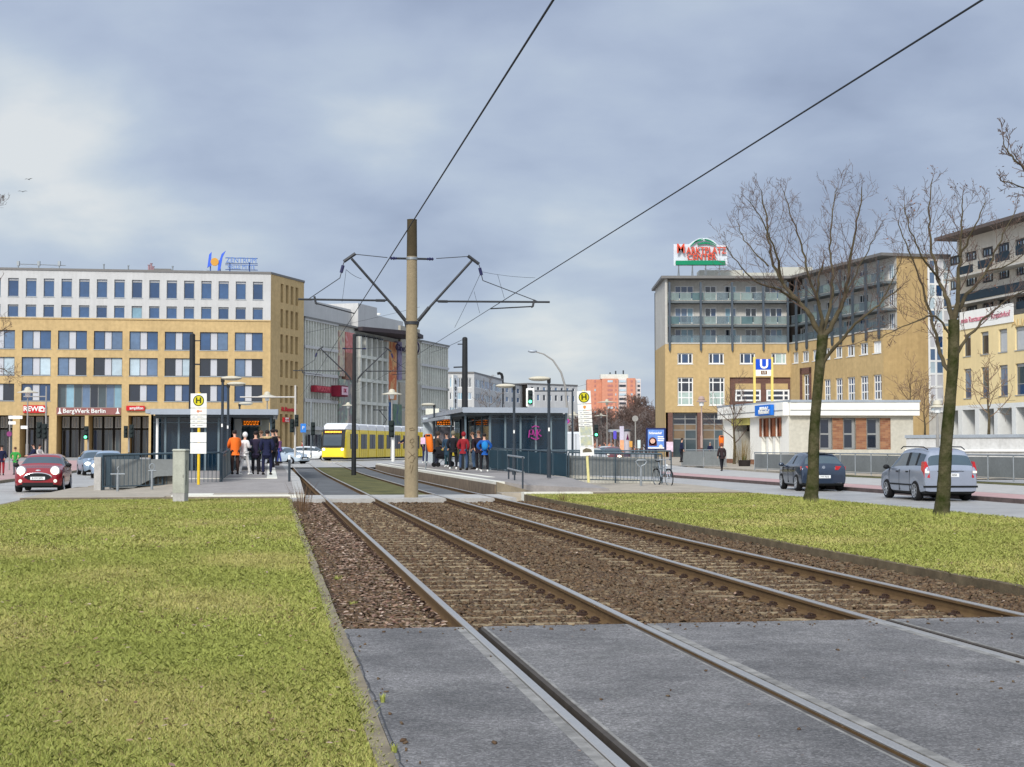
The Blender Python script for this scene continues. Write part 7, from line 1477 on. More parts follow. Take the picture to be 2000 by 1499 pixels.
# ================================================================ tram
m_ty = mat('tram_yellow', (244, 214, 52), rough=.35, var=.04, coat=.3); m_tw = mat('tram_roof_white', (226, 228, 232), rough=.4, var=.03); g_tr = glassmat('tram_glass', (34, 34, 40), rough=.08, spec=.3)
TRM = thing('tram', 'yellow tram with white roof and orange destination display rounding the curve', 'tram', (-17, 146, .30)); zt0 = .30
path = [(-16.75, 146.0), (-16.1, 150.6), (-14.95, 156.6), (-13.7, 162.4), (-12.3, 168.2), (-10.2, 174.5), (-7.4, 180.5), (-4.0, 186.5)]
path = [path[0], path[1]] + [q for a, c in zip(path[1:-1], path[2:]) for q in (((a[0] + c[0]) / 2, (a[1] + c[1]) / 2), c)]
BL = .13
def tring(c, n, w, h0, h1, k=0.0, nz=14):
    n = Vector(n).normalized(); pr = [(-w, h0), (w, h0), (w * 1.0, h0 + 1.0), (w, h1 - .75), (w * .97, h1 - .3), (w * .8, h1 - .04), (w * .4, h1), (-w * .4, h1), (-w * .8, h1 - .04), (-w * .97, h1 - .3), (-w, h1 - .75), (-w, h0 + 1.0)]
    return [(c[0] + n.x * x, c[1] + n.y * x, zt0 + z) for x, z in pr]
m_bel = mat('bellows', (34, 32, 34), var=.1)
for i in range(len(path) - 1):
    a, c = Vector(path[i]), Vector(path[i + 1]); d = (c - a); L_ = d.length; d.normalize(); nrm = Vector((d.y, -d.x)); w = 1.2
    g0 = BL if i else 0.0; p0, p1 = a + d * g0, c - d * BL
    b = MB(); H1 = 2.72
    def blk(u0, u1, o0, o1, z0, z1, bb):
        q = lambda u, o: a + d * u + nrm * o
        return bb.hexa([(*q(u0, o0), zt0 + z0), (*q(u0, o1), zt0 + z0), (*q(u1, o1), zt0 + z0), (*q(u1, o0), zt0 + z0), (*q(u0, o0), zt0 + z1), (*q(u0, o1), zt0 + z1), (*q(u1, o1), zt0 + z1), (*q(u1, o0), zt0 + z1)])
    if i == 0:
        # nose: loft along the axis with a raked front
        rg = []
        for u, w_, zlo, ztop in ((-.95, .85, .32, 1.0), (-.92, 1.02, .26, 1.25), (-.78, 1.14, .24, 2.0), (-.55, 1.18, .24, 2.62), (.1, 1.2, .24, H1), (L_ - BL, 1.2, .24, H1)):
            q = a + d * u; rg.append([(q.x + nrm.x * x, q.y + nrm.y * x, zt0 + z) for x, z in ((-w_, zlo), (w_, zlo), (w_, zlo + (ztop - zlo) * .4), (w_ * .99, ztop - .12), (w_ * .9, ztop), (-w_ * .9, ztop), (-w_ * .99, ztop - .12), (-w_, zlo + (ztop - zlo) * .4))])
        b.loft(rg); b.build('cab_body', m_ty, TRM, True, smooth=35)
        # windscreen (black surround), destination board
        def fq(x, z, e=.03):   # front surface point
            u = np.interp(z, [.3, 1.0, 1.25, 2.0, 2.62, 2.9], [-.95, -.95, -.92, -.78, -.55, -.4]) - e; q = a + d * u + nrm * x; return (q.x, q.y, zt0 + z)
        def fpanel(x0, x1, z0, z1, m, nm, e, par=TRM, k=4):
            b = MB(); 
            for j in range(k):
                za, zb_ = z0 + (z1 - z0) * j / k, z0 + (z1 - z0) * (j + 1) / k; b.hexa([fq(x0, za, e), fq(x1, za, e), fq(x1, za, e - .05), fq(x0, za, e - .05), fq(x0, zb_, e), fq(x1, zb_, e), fq(x1, zb_, e - .05), fq(x0, zb_, e - .05)])
            return b.build(nm, m, par, True)
        fpanel(-1.12, 1.12, 1.12, 2.74, m_trim, 'windscreen_surround', .05); ws = fpanel(-.95, .8, 1.3, 2.28, g_car, 'windscreen', .075); dsp = fpanel(-.92, .75, 2.38, 2.64, mat('display_dark', (50, 26, 12), var=0), 'destination_display', .075)
        b = MB(); x = -.85
        while x < .66:
            wv = .07 + (int(x * 100) % 3) * .02; b.hexa([fq(x, 2.44, .085), fq(x + wv, 2.44, .085), fq(x + wv, 2.44, .08), fq(x, 2.44, .08), fq(x, 2.58, .085), fq(x + wv, 2.58, .085), fq(x + wv, 2.58, .08), fq(x, 2.58, .08)]); x += wv + .035
        b.build('led_text', mat('led_bright', (255, 160, 50), var=0, emit=2.5), TRM, True)
        for s in (-1, 1): b = MB(); b.ball(fq(s * .9, .98, .04), .14, 12, (1, .6, .8)); b.build('head_lamp', m_headon, TRM, True)
        fpanel(-1.0, 1.0, .18, .3, m_trim, 'skirt', .05, k=1)
        b = MB(); blk(.0, L_ - BL, -1.2, 1.2, .08, .24, b); b.build('underframe', m_trim, TRM, True)
        b = MB(); rg = []
        for u, w_, z0, z1 in ((-.5, .95, 2.74, 2.8), (-.1, 1.12, 2.73, 3.15), (.5, 1.15, 2.73, 3.3), (L_ - BL, 1.15, 2.73, 3.3)):
            q = a + d * u; rg.append([(q.x + nrm.x * x, q.y + nrm.y * x, zt0 + z) for x, z in ((-w_, z0), (w_, z0), (w_ * .98, z1 - .1), (w_ * .85, z1), (-w_ * .85, z1), (-w_ * .98, z1 - .1))])
        b.loft(rg); b.build('roof_cover', m_tw, TRM, True, smooth=35)
        wins = ((.9, L_ - .75),)
    else:
        blk(g0, L_ - BL, -w, w, .24, H1, b); b.build('car_body', m_ty, TRM, True); b = MB(); blk(g0, L_ - BL, -w + .03, w - .03, .08, .24, b); b.build('underframe', m_trim, TRM, True)
        b = MB(); q = lambda u, o, z: (*(a + d * u + nrm * o), zt0 + z)
        b.loft([[q(u, -1.17, H1 + .004), q(u, 1.17, H1 + .004), q(u, 1.14, 3.18), q(u, 1.0, 3.28), q(u, -1.0, 3.28), q(u, -1.14, 3.18)] for u in (g0, L_ - BL)]); b.build('roof_cover', m_tw, TRM, True)
        wins = ((.5, L_ - .5),)
    for u0, u1 in wins:
        for s in (-1, 1):
            b = MB(); blk(u0, u1, s * w - .01, s * w + .025, 1.02, 2.35, b); wv = b.build('window', g_tr, TRM, True)
            for uu_ in (u0 + (u1 - u0) * .5,): b = MB(); blk(uu_ - .04, uu_ + .04, s * w, s * w + .03, 1.02, 2.35, b); e = b.build('mullion', m_trim, None, True); e.parent = wv; e.data.transform(Matrix.Translation(-wroot(wv)))
            if i % 2 == 1:
                for uu_ in (u0 + .3, (u0 + u1) / 2, u1 - .3): b = MB(); blk(uu_ - .015, uu_ + .015, s * w, s * w + .012, .3, 2.5, b); b.build('door_gap', m_trim, TRM, True)
    b = MB(); blk(L_ - BL, L_ + BL, -1.08, 1.08, .3, 3.1, b); b.build('bellows', m_bel, TRM, True)
b = MB(); q = Vector((-13.7, 162.4, zt0 + 3.2)); b.tube([q, q + Vector((.4, .5, .7)), q + Vector((-.3, -.3, 1.6))], .05, 6); b.tube([q + Vector((-.9, -.5, 1.62)), q + Vector((.5, .0, 1.62))], .05, 6); b.build('pantograph', m_steel, TRM, True)

TRM.scale = (1, 1, 1.075)
# ================================================================ trees
m_bark = mat('bark_mossy', (64, 74, 32), rough=.95, var=.45, scale=3.2, bump=2.5, bscale=16, c2=(98, 92, 70), spec=.1, streak=.45); m_twig = mat('twig_brown', (98, 82, 74), rough=.9, var=.2, scale=2); m_limb = mat('limb_bark', (84, 76, 58), rough=.95, var=.3, scale=4, bump=.6, bscale=25)
TR = random.Random(11)
def polyl(pts, n):
    # resample a polyline smoothly (Catmull-Rom)
    P_ = [pts[0]] + list(pts) + [pts[-1]]; out = []
    for i in range(1, len(P_) - 2):
        for k in range(n):
            t = k / n; a, b_, c, d = P_[i - 1], P_[i], P_[i + 1], P_[i + 2]
            out.append(.5 * ((2 * b_) + (c - a) * t + (2 * a - 5 * b_ + 4 * c - d) * t * t + (3 * b_ - a - 3 * c + d) * t ** 3))
    out.append(pts[-1]); return out
def grow(mb, start, d, L_, r, lvl, rnd, up=.35, leaf=None, kids=(5, 5, 4), wob=.25, rmin=.0045, sides=(6, 5, 4, 3)):
    n = 6 if lvl < 2 else 4; pts = [start.copy()]; rr = [r]; d = d.normalized(); p = start.copy()
    for i in range(n):
        d = (d + Vector((rnd.gauss(0, wob), rnd.gauss(0, wob), rnd.gauss(0, wob) + up)) * .35).normalized(); p = p + d * (L_ / n); pts.append(p.copy()); rr.append(max(rmin, r * (1 - .8 * (i + 1) / n)))
    mb.tube(pts, rr, sides[min(lvl, 3)], caps=False)
    if lvl < 3 and kids[min(lvl, 2)]:
        for k in range(kids[min(lvl, 2)]):
            f = .2 + .75 * (k + rnd.random() * .7) / kids[min(lvl, 2)]; i = min(n - 1, int(f * n)); q = pts[i].lerp(pts[i + 1], f * n - i); ax = (pts[i + 1] - pts[i]).normalized(); a = rnd.uniform(0, 6.28); o = ax.orthogonal().normalized(); o.rotate(Matrix.Rotation(a, 3, ax))
            nd_ = (ax * rnd.uniform(.45, .9) + o * rnd.uniform(.55, .95)); grow(mb, q, nd_, L_ * rnd.uniform(.36, .58), max(rmin, rr[i] * .55), lvl + 1, rnd, up * .8, leaf, kids, wob, rmin, sides)
    elif leaf is not None and rnd.random() < leaf[1]: leaf[0].append(p)
def leafmesh(pts, sz, m, parent, nm='dry_leaves'):
    V = []; Fc = []
    for p in pts:
        for _ in range(1 + int(rng.integers(0, 3))):
            a = rng.uniform(0, 6.28); q = p + Vector(rng.normal(0, .05, 3)); u = Vector((math.cos(a), math.sin(a), rng.uniform(-.6, .3))) * sz; v = Vector((-math.sin(a), math.cos(a), -rng.uniform(.2, 1.2))) * sz * .6
            k = len(V); V += [tuple(q), tuple(q + u * .5 + v * .5), tuple(q + u), tuple(q + u * .5 - v * .5)]; Fc.append((k, k + 1, k + 2, k + 3))
    if V:
        o = npmesh(nm, np.array(V), np.array(Fc), m); o.data.transform(Matrix.Translation(-wroot(parent))); o.parent = parent
def pxtree(name, lb, Y, trunk, limbs, seed, leafp=0, r_m=m_bark, tw=.0055, kids=(6, 4, 3), blen=1.1):
    rnd = random.Random(seed); base = at(trunk[0][0], trunk[0][1], Y); rt = thing(name, lb, 'tree', base); b = MB()
    pts = polyl([at(x, y, Y) for x, y, r in trunk], 5); rs = []; m_ = len(trunk) - 1
    for i in range(len(pts)): f = i / 5; k = min(m_ - 1, int(f)); rs.append((trunk[k][2] + (trunk[k + 1][2] - trunk[k][2]) * (f - k)) * rnd.uniform(.96, 1.04))
    pts[0] = pts[0] - Vector((0, 0, .15)); rs[0] *= 1.45; rs[1] *= 1.12; b.tube(pts, rs, 14); b.build('trunk', r_m, rt, True, smooth=60); lv = []
    tw_b = MB()
    for lp, r0, r1 in limbs:
        q = [at(x, y, Y + dy) for x, y, dy in lp]; q = polyl(q, 5); n = len(q); lb_ = MB(); r0 *= .84; rr = [r0 + (r1 - r0) * (i / (n - 1)) ** .62 for i in range(n)]; q2 = [p + Vector((rnd.gauss(0, .02), rnd.gauss(0, .02), 0)) for p in q]; q2[0] = q[0]
        lb_.tube(q2, rr, 8, caps=False); lb_.build('limb', m_limb if r0 < .11 else r_m, rt, True, smooth=60); tot = sum((q2[i + 1] - q2[i]).length for i in range(n - 1))
        nk = max(4, int(tot * 3.5))
        for k in range(nk):
            f = .22 + .78 * (k + rnd.random() * .6) / nk; i = min(n - 2, int(f * (n - 1))); ax = (q2[i + 1] - q2[i]).normalized(); o = ax.orthogonal().normalized(); o.rotate(Matrix.Rotation(rnd.uniform(0, 6.28), 3, ax))
            d = ax * rnd.uniform(.5, .95) + o * rnd.uniform(.5, .9); grow(tw_b, q2[i], d, rnd.uniform(.7, 1.3) * blen * (1.15 - .6 * f), max(tw * 1.4, rr[i] * .34), 1, rnd, .38, (lv, leafp), kids, .2, tw)
        grow(tw_b, q2[-1], (q2[-1] - q2[-2]), .3 * blen, r1 * .8, 1, rnd, .38, (lv, leafp), kids, .2, tw)
    tw_b.build('crown', m_twig, rt, True)
    if leafp: leafmesh(lv, .055, mat('hanging_leaf', (120, 84, 66), var=.3, scale=3), rt)
    return rt
pxtree('lime_tree', 'leafless tree with mossy trunk on the right lawn, before the dark hatchback', 44, [(1583, 981, .21), (1588, 930, .165), (1590, 850, .15), (1597, 760, .14), (1604, 690, .15), (1607, 655, .16)],
       [([(1606, 665, 0), (1585, 620, 0), (1560, 590, .2), (1530, 555, .5), (1508, 510, .7), (1500, 460, .9), (1492, 400, 1.0), (1487, 372, 1)], .12, .012), ([(1560, 590, .2), (1520, 566, -.4), (1478, 552, -.8), (1445, 520, -1.1), (1418, 480, -1.2)], .06, .01), ([(1530, 556, .5), (1510, 480, -.2), (1488, 430, -.5), (1462, 392, -.6)], .05, .01),
        ([(1607, 660, 0), (1600, 600, -.3), (1578, 540, -.6), (1566, 480, -.7), (1545, 420, -.6), (1530, 372, -.6)], .08, .01), ([(1607, 655, 0), (1622, 600, .3), (1626, 540, .6), (1622, 470, .8), (1628, 400, .9), (1634, 366, 1)], .08, .01), ([(1600, 600, -.3), (1596, 555, -.3), (1605, 520, -.3)], .04, .03),
        ([(1607, 660, 0), (1640, 610, 0), (1655, 560, -.2), (1664, 490, -.4), (1676, 420, -.5), (1684, 366, -.6)], .11, .012), ([(1640, 610, 0), (1660, 560, .6), (1690, 500, 1.0), (1715, 450, 1.2)], .05, .01), ([(1602, 715, 0), (1640, 668, -.4), (1680, 625, -.8), (1722, 590, -1.0), (1760, 562, -1.1)], .08, .015), ([(1722, 590, -1), (1745, 540, -1.3), (1765, 500, -1.4)], .03, .008), ([(1500, 520, .7), (1455, 470, 1.3), (1440, 430, 1.5)], .035, .008)], 5, .004, tw=.0042)
pxtree('lime_tree', 'leafless tree with mossy trunk on the right lawn, before the minivan', 34.8, [(1838, 1010, .20), (1843, 960, .155), (1848, 870, .14), (1856, 780, .13), (1862, 700, .125), (1863, 625, .13)],
       [([(1863, 630, 0), (1850, 585, .1), (1833, 545, .3), (1820, 480, .5), (1815, 420, .6), (1820, 350, .7)], .09, .01), ([(1863, 630, 0), (1872, 560, -.2), (1876, 500, -.4), (1878, 440, -.4), (1882, 385, -.4)], .085, .01), ([(1863, 625, 0), (1890, 575, .2), (1925, 530, .5), (1955, 470, .7), (1985, 410, .9)], .075, .01),
        ([(1858, 655, 0), (1825, 618, -.3), (1790, 628, -.6), (1760, 640, -.7), (1715, 662, -.8)], .04, .008), ([(1860, 740, 0), (1836, 690, .4), (1822, 630, .6), (1800, 560, .7), (1775, 490, .8), (1752, 430, .8)], .075, .01), ([(1862, 700, 0), (1895, 655, .3), (1930, 615, .5), (1970, 585, .6), (2010, 562, .7)], .06, .01), ([(1835, 548, .3), (1800, 500, -.3), (1775, 440, -.5), (1765, 400, -.5)], .04, .008), ([(1925, 530, .5), (1965, 520, .2), (2010, 490, 0)], .035, .008), ([(1876, 500, -.4), (1905, 440, -.8), (1925, 390, -.9)], .04, .008)], 9, .12, blen=.88, tw=.004)
pxtree('lime_tree', 'nearer leafless tree mostly outside the right edge, its branches entering the upper right', 27, [(2120, 1075, .2), (2110, 850, .16), (2105, 650, .15), (2095, 540, .14)],
       [([(2095, 540, 0), (2070, 440, 0), (2035, 370, 0), (2000, 330, .1), (1972, 300, .2), (1958, 270, .2)], .08, .008), ([(2070, 440, 0), (2040, 390, .3), (1995, 365, .4), (1950, 352, .4)], .04, .007), ([(2095, 540, 0), (2110, 400, 0), (2130, 250, 0)], .08, .02)], 4, .05, blen=.55, kids=(5, 4, 3))
pxtree('street_tree', 'leafless tree outside the left edge, twigs reaching over the ochre office wall', 70, [(-110, 945, .2), (-108, 850, .16), (-105, 760, .15)],
       [([(-105, 760, 0), (-60, 700, 0), (-20, 660, .3), (14, 640, .4)], .08, .012), ([(-105, 760, 0), (-50, 740, -.3), (0, 720, -.5), (22, 735, -.5)], .06, .01), ([(-105, 760, 0), (-100, 620, 0), (-60, 500, 0), (-20, 420, 0), (0, 395, 0)], .1, .01), ([(-60, 700, 0), (-30, 600, .3), (-10, 560, .4)], .05, .01)], 6, 0, blen=1.1)
def smalltree(lb, x, pb, Y, htop, seed, w=1.0, tw=.012, kids=(6, 5, 3), mm=None, name='small_tree'):
    rnd = random.Random(seed); base = at(x, pb, Y); H_ = at(x, htop, Y).z - base.z; rt = thing(name, lb, 'tree', base); b = MB(); b.tube([(0, 0, -.1), (.05 * w, 0, H_ * .2), (-.03, .05, H_ * .42), (.04, 0, H_ * .7)], [.05 + .012 * H_, .035 + .009 * H_, .02 + .006 * H_, .02], 8); b.build('trunk', m_limb, rt, smooth=60)
    b = MB()
    for k in range(9): a = k * 2.4; z = H_ * (.22 + .055 * k); grow(b, Vector((0, 0, z)), Vector((math.cos(a) * w, math.sin(a) * w, .65)), H_ * rnd.uniform(.36, .5) * (1 - .05 * k), .02 + .004 * H_, 1, rnd, .4, None, kids, .3, tw)
    grow(b, Vector((.04, 0, H_ * .68)), Vector((0, 0, 1)), H_ * .32, .03, 1, rnd, .3, None, kids, .3, tw); b.build('crown', mm or m_twig, rt); return rt
m_twl = mat('twig_light', (128, 106, 84), var=.2)
smalltree('small bare tree with fine twigs before the yellow office, right of the second trunk', 1931, 852, 103, 690, 3, 1.2, .014, mm=m_twl); smalltree('small bare tree in front of the tall windows, left of the white pavilion', 1434, 905, 122, 735, 4, .8, .012); smalltree('small bare tree behind the pavilion roof, near the stair tower', 1779, 850, 130, 700, 5, 1.1, .015, mm=m_twl); smalltree('small bare tree behind the parapet wall by the street lamp', 1806, 856, 118, 745, 6, .9, .013, mm=m_twl); smalltree('bare tree behind the stop shelter roof before the hotel block', 955, 890, 240, 742, 7, 1.6, .03, mm=mat('twig_grey', (120, 112, 108), var=.2))
for x_, y_, Y, lb in ((1583, 981, 44, 'rougher grass round the foot of the left mossy trunk'), (1838, 1010, 34.8, 'rougher grass round the foot of the right mossy trunk')):
    q = at(x_, y_, Y); o = tuft(q.x, q.y, -.02, .13, 10, gm, lb, 'grass', 'grass_tuft'); o['kind'] = 'stuff'
    V = []; Fc = []
    for i in range(420): a = rng.uniform(0, 6.28); r_ = .2 + abs(rng.normal(0, .16)); h_ = rng.uniform(.05, .13); bx, by = q.x + r_ * math.cos(a), q.y + r_ * math.sin(a); c_ = rng.uniform(0, 6.28); V += [(bx - .005, by, -.02), (bx + .005, by, -.02), (bx + .03 * math.cos(c_), by + .03 * math.sin(c_), h_)]; Fc.append((3 * i, 3 * i + 1, 3 * i + 2))
    oo = npmesh('grass_tuft', np.array(V), np.array(Fc), gm); o.data = oo.data; bpy.data.objects.remove(oo)
# belt of far bare trees
protos = []
m_tf = mat('twig_far', (104, 86, 78), var=.25, scale=.5); m_tf2 = mat('twig_far_grey', (122, 112, 108), var=.25, scale=.5)
def fartree(seed, H_, mm, slim=1.0):
    rnd = random.Random(seed); rt = thing('bare_tree', 'x', 'tree'); b = MB(); b.tube([(0, 0, -.3), (.1, 0, H_ * .3), (0, .1, H_ * .6)], [.28, .2, .1], 6); b.build('trunk', mm, rt); b = MB()
    for k in range(16): a = k * 2.4; z = H_ * (.1 + .04 * k); grow(b, Vector((0, 0, z)), Vector((math.cos(a) * slim, math.sin(a) * slim, .8)), H_ * rnd.uniform(.38, .52) * (1 - .025 * k), .12, 0, rnd, .35, None, (5, 5, 4), .3, .028, (4, 3, 3, 3))
    b.build('crown', mm, rt); return rt
pr = [fartree(21, 11, m_tf), fartree(22, 11, m_tf), fartree(23, 12, m_tf, .45), fartree(24, 9, m_tf2)]
spots = [(1128, 250, 0, .8), (1148, 270, 1, 1.0), (1168, 300, 0, 1.15), (1186, 260, 3, 1.0), (1203, 300, 1, 1.1), (1220, 280, 0, 1.1), (1236, 310, 1, 1.25), (1250, 290, 3, 1.2), (1262, 300, 0, 1.15), (1253, 350, 2, 1.45), (1243, 380, 2, 1.6), (1275, 280, 1, 1.0), (1288, 300, 2, 1.1), (1300, 270, 0, .95), (1268, 340, 2, 1.1), (1212, 350, 3, 1.3), (1178, 350, 1, 1.2), (1157, 340, 3, 1.1), (1292, 330, 1, 1.1), (1230, 240, 3, .8),
         (1010, 270, 3, .9), (985, 260, 3, .85), (940, 250, 3, .8), (1060, 280, 3, .8), (1090, 270, 1, .75), (905, 240, 3, .7), (1030, 300, 1, .85), (1110, 330, 3, .9)]
kinds = ['bushy brown bare tree', 'broad brown bare tree', 'slim upright brown bare tree', 'greyish bare tree']
places = ['below the red tower', 'just right of the right stop sign', 'above the display column', 'left of the ochre apartment building', 'above the blue poster', 'behind the right shelter roof', 'before the hotel block', 'beyond the round pillar', 'left of the bent road lamp pole', 'under the white apartment row']
used = {}
for i, (x_, Y, k, s) in enumerate(spots):
    o = pr[k] if pr[k]['label'] == 'x' else copy_tree(pr[k]); q = at(x_, 880, Y)
    o.location = (q.x, Y, .2); o.rotation_euler = (0, 0, i * 1.3); o.scale = (s * .9, s * .9, s * .74)
    pl_ = 'beyond the traffic queue' if 1120 < x_ < 1200 else ('below the orange tower' if x_ < 1256 else ('left of the ochre apartment building' if x_ > 1200 else 'above the right shelter roof'))
    if x_ < 1120: pl_ = 'above the right shelter roof'
    o['label'] = kinds[k] + ' in the far belt, ' + pl_; o['group'] = o['label']
# ================================================================ people
SK = {}
m_skin = mat('skin', (206, 160, 136), rough=.6, var=.05, scale=8); m_hairs = {c: mat('hair_' + c, v, rough=.7, var=.2, scale=20) for c, v in (('dark', (40, 32, 30)), ('brown', (92, 66, 48)), ('grey', (150, 146, 142)), ('red', (150, 70, 40)))}
def skinmesh(name, chains, m, parent, lev=1):
    """chains: list of lists of (x,y,z,r); all vertices of chains with equal positions are welded"""
    verts = []; rad = []; edges = []; idx = {}; roots = []
    for ch in chains:
        prev = None
        for j, (x, y, z, r) in enumerate(ch):
            k = (round(x, 3), round(y, 3), round(z, 3))
            if k not in idx: idx[k] = len(verts); verts.append((x, y, z)); rad.append(r)
            v = idx[k]
            if prev is not None and prev != v: edges.append((prev, v))
            prev = v
    me = bpy.data.meshes.new(name); me.from_pydata(verts, edges, []); o = bpy.data.objects.new(name, me); COL.objects.link(o)
    md = o.modifiers.new('skin', 'SKIN'); md.use_smooth_shade = True; md.branch_smoothing = .6
    # root per connected piece
    par = list(range(len(verts)))
    def fd(a):
        while par[a] != a: a = par[a]
        return a
    for a, c in edges: par[fd(a)] = fd(c)
    seen = set()
    for i, sv in enumerate(me.skin_vertices[0].data):
        r = rad[i]; sv.radius = r if isinstance(r, tuple) else (r, r); f_ = fd(i); sv.use_root = f_ not in seen; seen.add(f_)
    sb = o.modifiers.new('sub', 'SUBSURF'); sb.levels = sb.render_levels = lev
    me2 = eval_mesh(o); bpy.data.objects.remove(o); me2.name = name; me2.materials.clear(); me2.materials.append(m)
    for p in me2.polygons: p.use_smooth = True
    ob = bpy.data.objects.new(name, me2); COL.objects.link(ob); ob.parent = parent; return ob
def person(px, pb, Y, h, rz, lb, top, bot, shoe, hair='dark', coat=0, hood=None, pose='stand', arms_='down', extra=None, bulk=1.0, bare=False, z=None):
    p = at(px, pb, Y); zz_ = z if z is not None else p.z; rt = thing('person', lb, 'person', (p.x, Y, zz_), rz); s = h / 1.75; w = .185 * s * (bulk ** .5)
    st = {'stand': (.09 + .03 * math.sin(px), .06 * math.sin(px * 3), -.10, -.06 * math.cos(px)), 'walk': (.08, .24, -.08, -.2), 'wide': (.15, .02, -.15, 0), 'lean': (.1, -.04, -.1, .06)}[pose if pose in ('stand', 'walk', 'wide', 'lean') else 'stand']
    ln = {'lean': .1, 'sit': .0}.get(pose, .02)
    V = lambda x, y, z_, r: (x * s, y * s, z_ * s, r * s)
    if pose == 'sit': legs = [[V(0, 0, .52, .1), V(sx * .1, .02, .5, .085), V(sx * .12, .4, .48, .06), V(sx * .12, .42, .1, .045)] for sx in (1, -1)]; hz = -.42
    else: legs = [[V(0, 0, .94, .11), V(sx * .1, 0, .9, .085), V(st[i * 2] * 1.05, st[i * 2 + 1] * .5 + .03, .5, .06), V(st[i * 2], st[i * 2 + 1], .09, .042)] for i, sx in enumerate((1, -1))]; hz = 0
    tor = [V(0, 0, .94 + hz, .11), V(0, ln * .4, 1.15 + hz, .105), V(0, ln, 1.38 + hz, .12), V(0, ln * 1.1, 1.5 + hz, .055), V(0, ln * 1.5 + .02, 1.58 + hz, .055)]
    AP = {'down': ((.24, -.02, 1.15), (.25, .06, .92)), 'phone': ((.24, .0, 1.17), (.09, .26, 1.2)), 'pocket': ((.27, -.06, 1.15), (.19, .06, .98)), 'hips': ((.34, -.02, 1.2), (.18, .04, 1.03)), 'fwd': ((.22, .1, 1.2), (.16, .4, 1.08)), 'swing': ((.25, .08, 1.16), (.24, .2, .96))}[arms_]
    arms = []; fing = []
    for sx in (1, -1):
        (ex, ey, ez), (hx, hy, hz2) = AP
        if arms_ == 'swing' and sx < 0: ey, hy = -.1, -.16
        sh = V(sx * .17, ln, 1.43 + hz, .062); el = V(sx * ex, ey + ln, ez + hz, .045); ha = V(sx * hx, hy + ln, hz2 + hz, .03); arms.append([tor[2], sh, el, ha])
        a = Vector(el[:3]); c = Vector(ha[:3]); d = (c - a).normalized(); q = c + d * .05 * s; arms[-1].append((q.x, q.y, q.z, .034 * s)); pc_ = c + d * .085 * s; arms[-1].append((pc_.x, pc_.y, pc_.z, .03 * s))
        sd_ = d.cross(Vector((sx, .2, 0))).normalized()
        for f in range(4):
            b0 = pc_ + sd_ * (f - 1.5) * .018 * s; l = (.06, .072, .068, .052)[f] * s; c1 = b0 + d * l * .5 + Vector((-sx * .006, .008, 0)) * s; c2 = b0 + d * l * .95 + Vector((-sx * .016, .02, 0)) * s; fing.append([(b0.x, b0.y, b0.z, .0095 * s), (c1.x, c1.y, c1.z, .0088 * s), (c2.x, c2.y, c2.z, .0075 * s)])
        t0_ = q + sd_ * .03 * s; t1_ = t0_ + sd_ * .022 * s + d * .028 * s; t2_ = t1_ + d * .025 * s; fing.append([(t0_.x, t0_.y, t0_.z, .011 * s), (t1_.x, t1_.y, t1_.z, .0105 * s), (t2_.x, t2_.y, t2_.z, .009 * s)])
    hd = Vector(tor[-1][:3]); head = [tor[-1], (hd.x, hd.y + .015 * s, hd.z + .06 * s, (.072 * s, .078 * s)), (hd.x, hd.y + .02 * s, hd.z + .12 * s, (.08 * s, .092 * s)), (hd.x, hd.y + .015 * s, hd.z + .18 * s, (.06 * s, .07 * s))]
    body = skinmesh('body', [tor, head] + legs + arms + fing, m_skin, rt)
    # face: nose, brow, ears joined to the body surface
    hc = Vector((hd.x, hd.y + .02 * s, hd.z + .1 * s)); b = MB(); b.prism([(hc.x - .012 * s, hc.y + .082 * s, hc.z - .02 * s), (hc.x + .012 * s, hc.y + .082 * s, hc.z - .02 * s), (hc.x, hc.y + .085 * s, hc.z + .03 * s)], (0, .022 * s, -.004 * s))
    for sx in (1, -1): b.ball((hc.x + sx * .08 * s, hc.y, hc.z), .026 * s, 8, (.4, .8, 1.2))
    f_ = b.build('face', m_skin, rt, smooth=50); b = MB()
    for sx in (1, -1): b.ball((hc.x + sx * .03 * s, hc.y + .083 * s, hc.z + .022 * s), .011 * s, 8)
    b.build('eyes', m_black, f_); b = MB(); b.ball((hc.x, hc.y + .082 * s, hc.z - .045 * s), .02 * s, 8, (1, .4, .3)); b.build('mouth', mat('lips', (160, 96, 90), var=0), f_)
    if hair:
        b = MB(); b.ball((hc.x, hc.y - .012 * s, hc.z + .038 * s), .104 * s, 14, (.93, 1.0, .92))
        if hood is None: b.build('hair', m_hairs[hair], rt, smooth=60)
    if hood is not None:
        b = MB(); b.ball((hc.x, hc.y - .03 * s, hc.z + .02 * s), .116 * s, 14, (.95, 1.0, 1.1)); b.build('hood', hood, rt, smooth=60)
    # clothes
    grow_ = .027 * bulk
    if not bare:
        jt = [(x, y, z_, r + grow_ * 1.3 * s) for x, y, z_, r in tor[:3]] + [(tor[3][0], tor[3][1], tor[3][2] - .02 * s, tor[3][3] + .015 * s)]
        ja = [[jt[2]] + [(x, y, z_, r + grow_ * s) for x, y, z_, r in a[1:4]] for a in arms]; low = []
        if coat: low = [[jt[0], (0, 0, (.94 - coat * .45 + hz) * s, (.13 + .01 * bulk) * s), (0, 0, (.94 - coat + hz) * s, (.145 + .01 * bulk) * s)]]
        else: low = [[jt[0], (0, 0, (.86 + hz) * s, .135 * s)]]
        skinmesh('jacket', [jt] + ja + low, top, rt)
    tr = [[(l[0][0], l[0][1], l[0][2] + .02 * s, l[0][3] + .012 * s)] + [(x, y, z_, r + .014 * s) for x, y, z_, r in l[1:]] for l in legs]; skinmesh('trousers', tr, bot, rt)
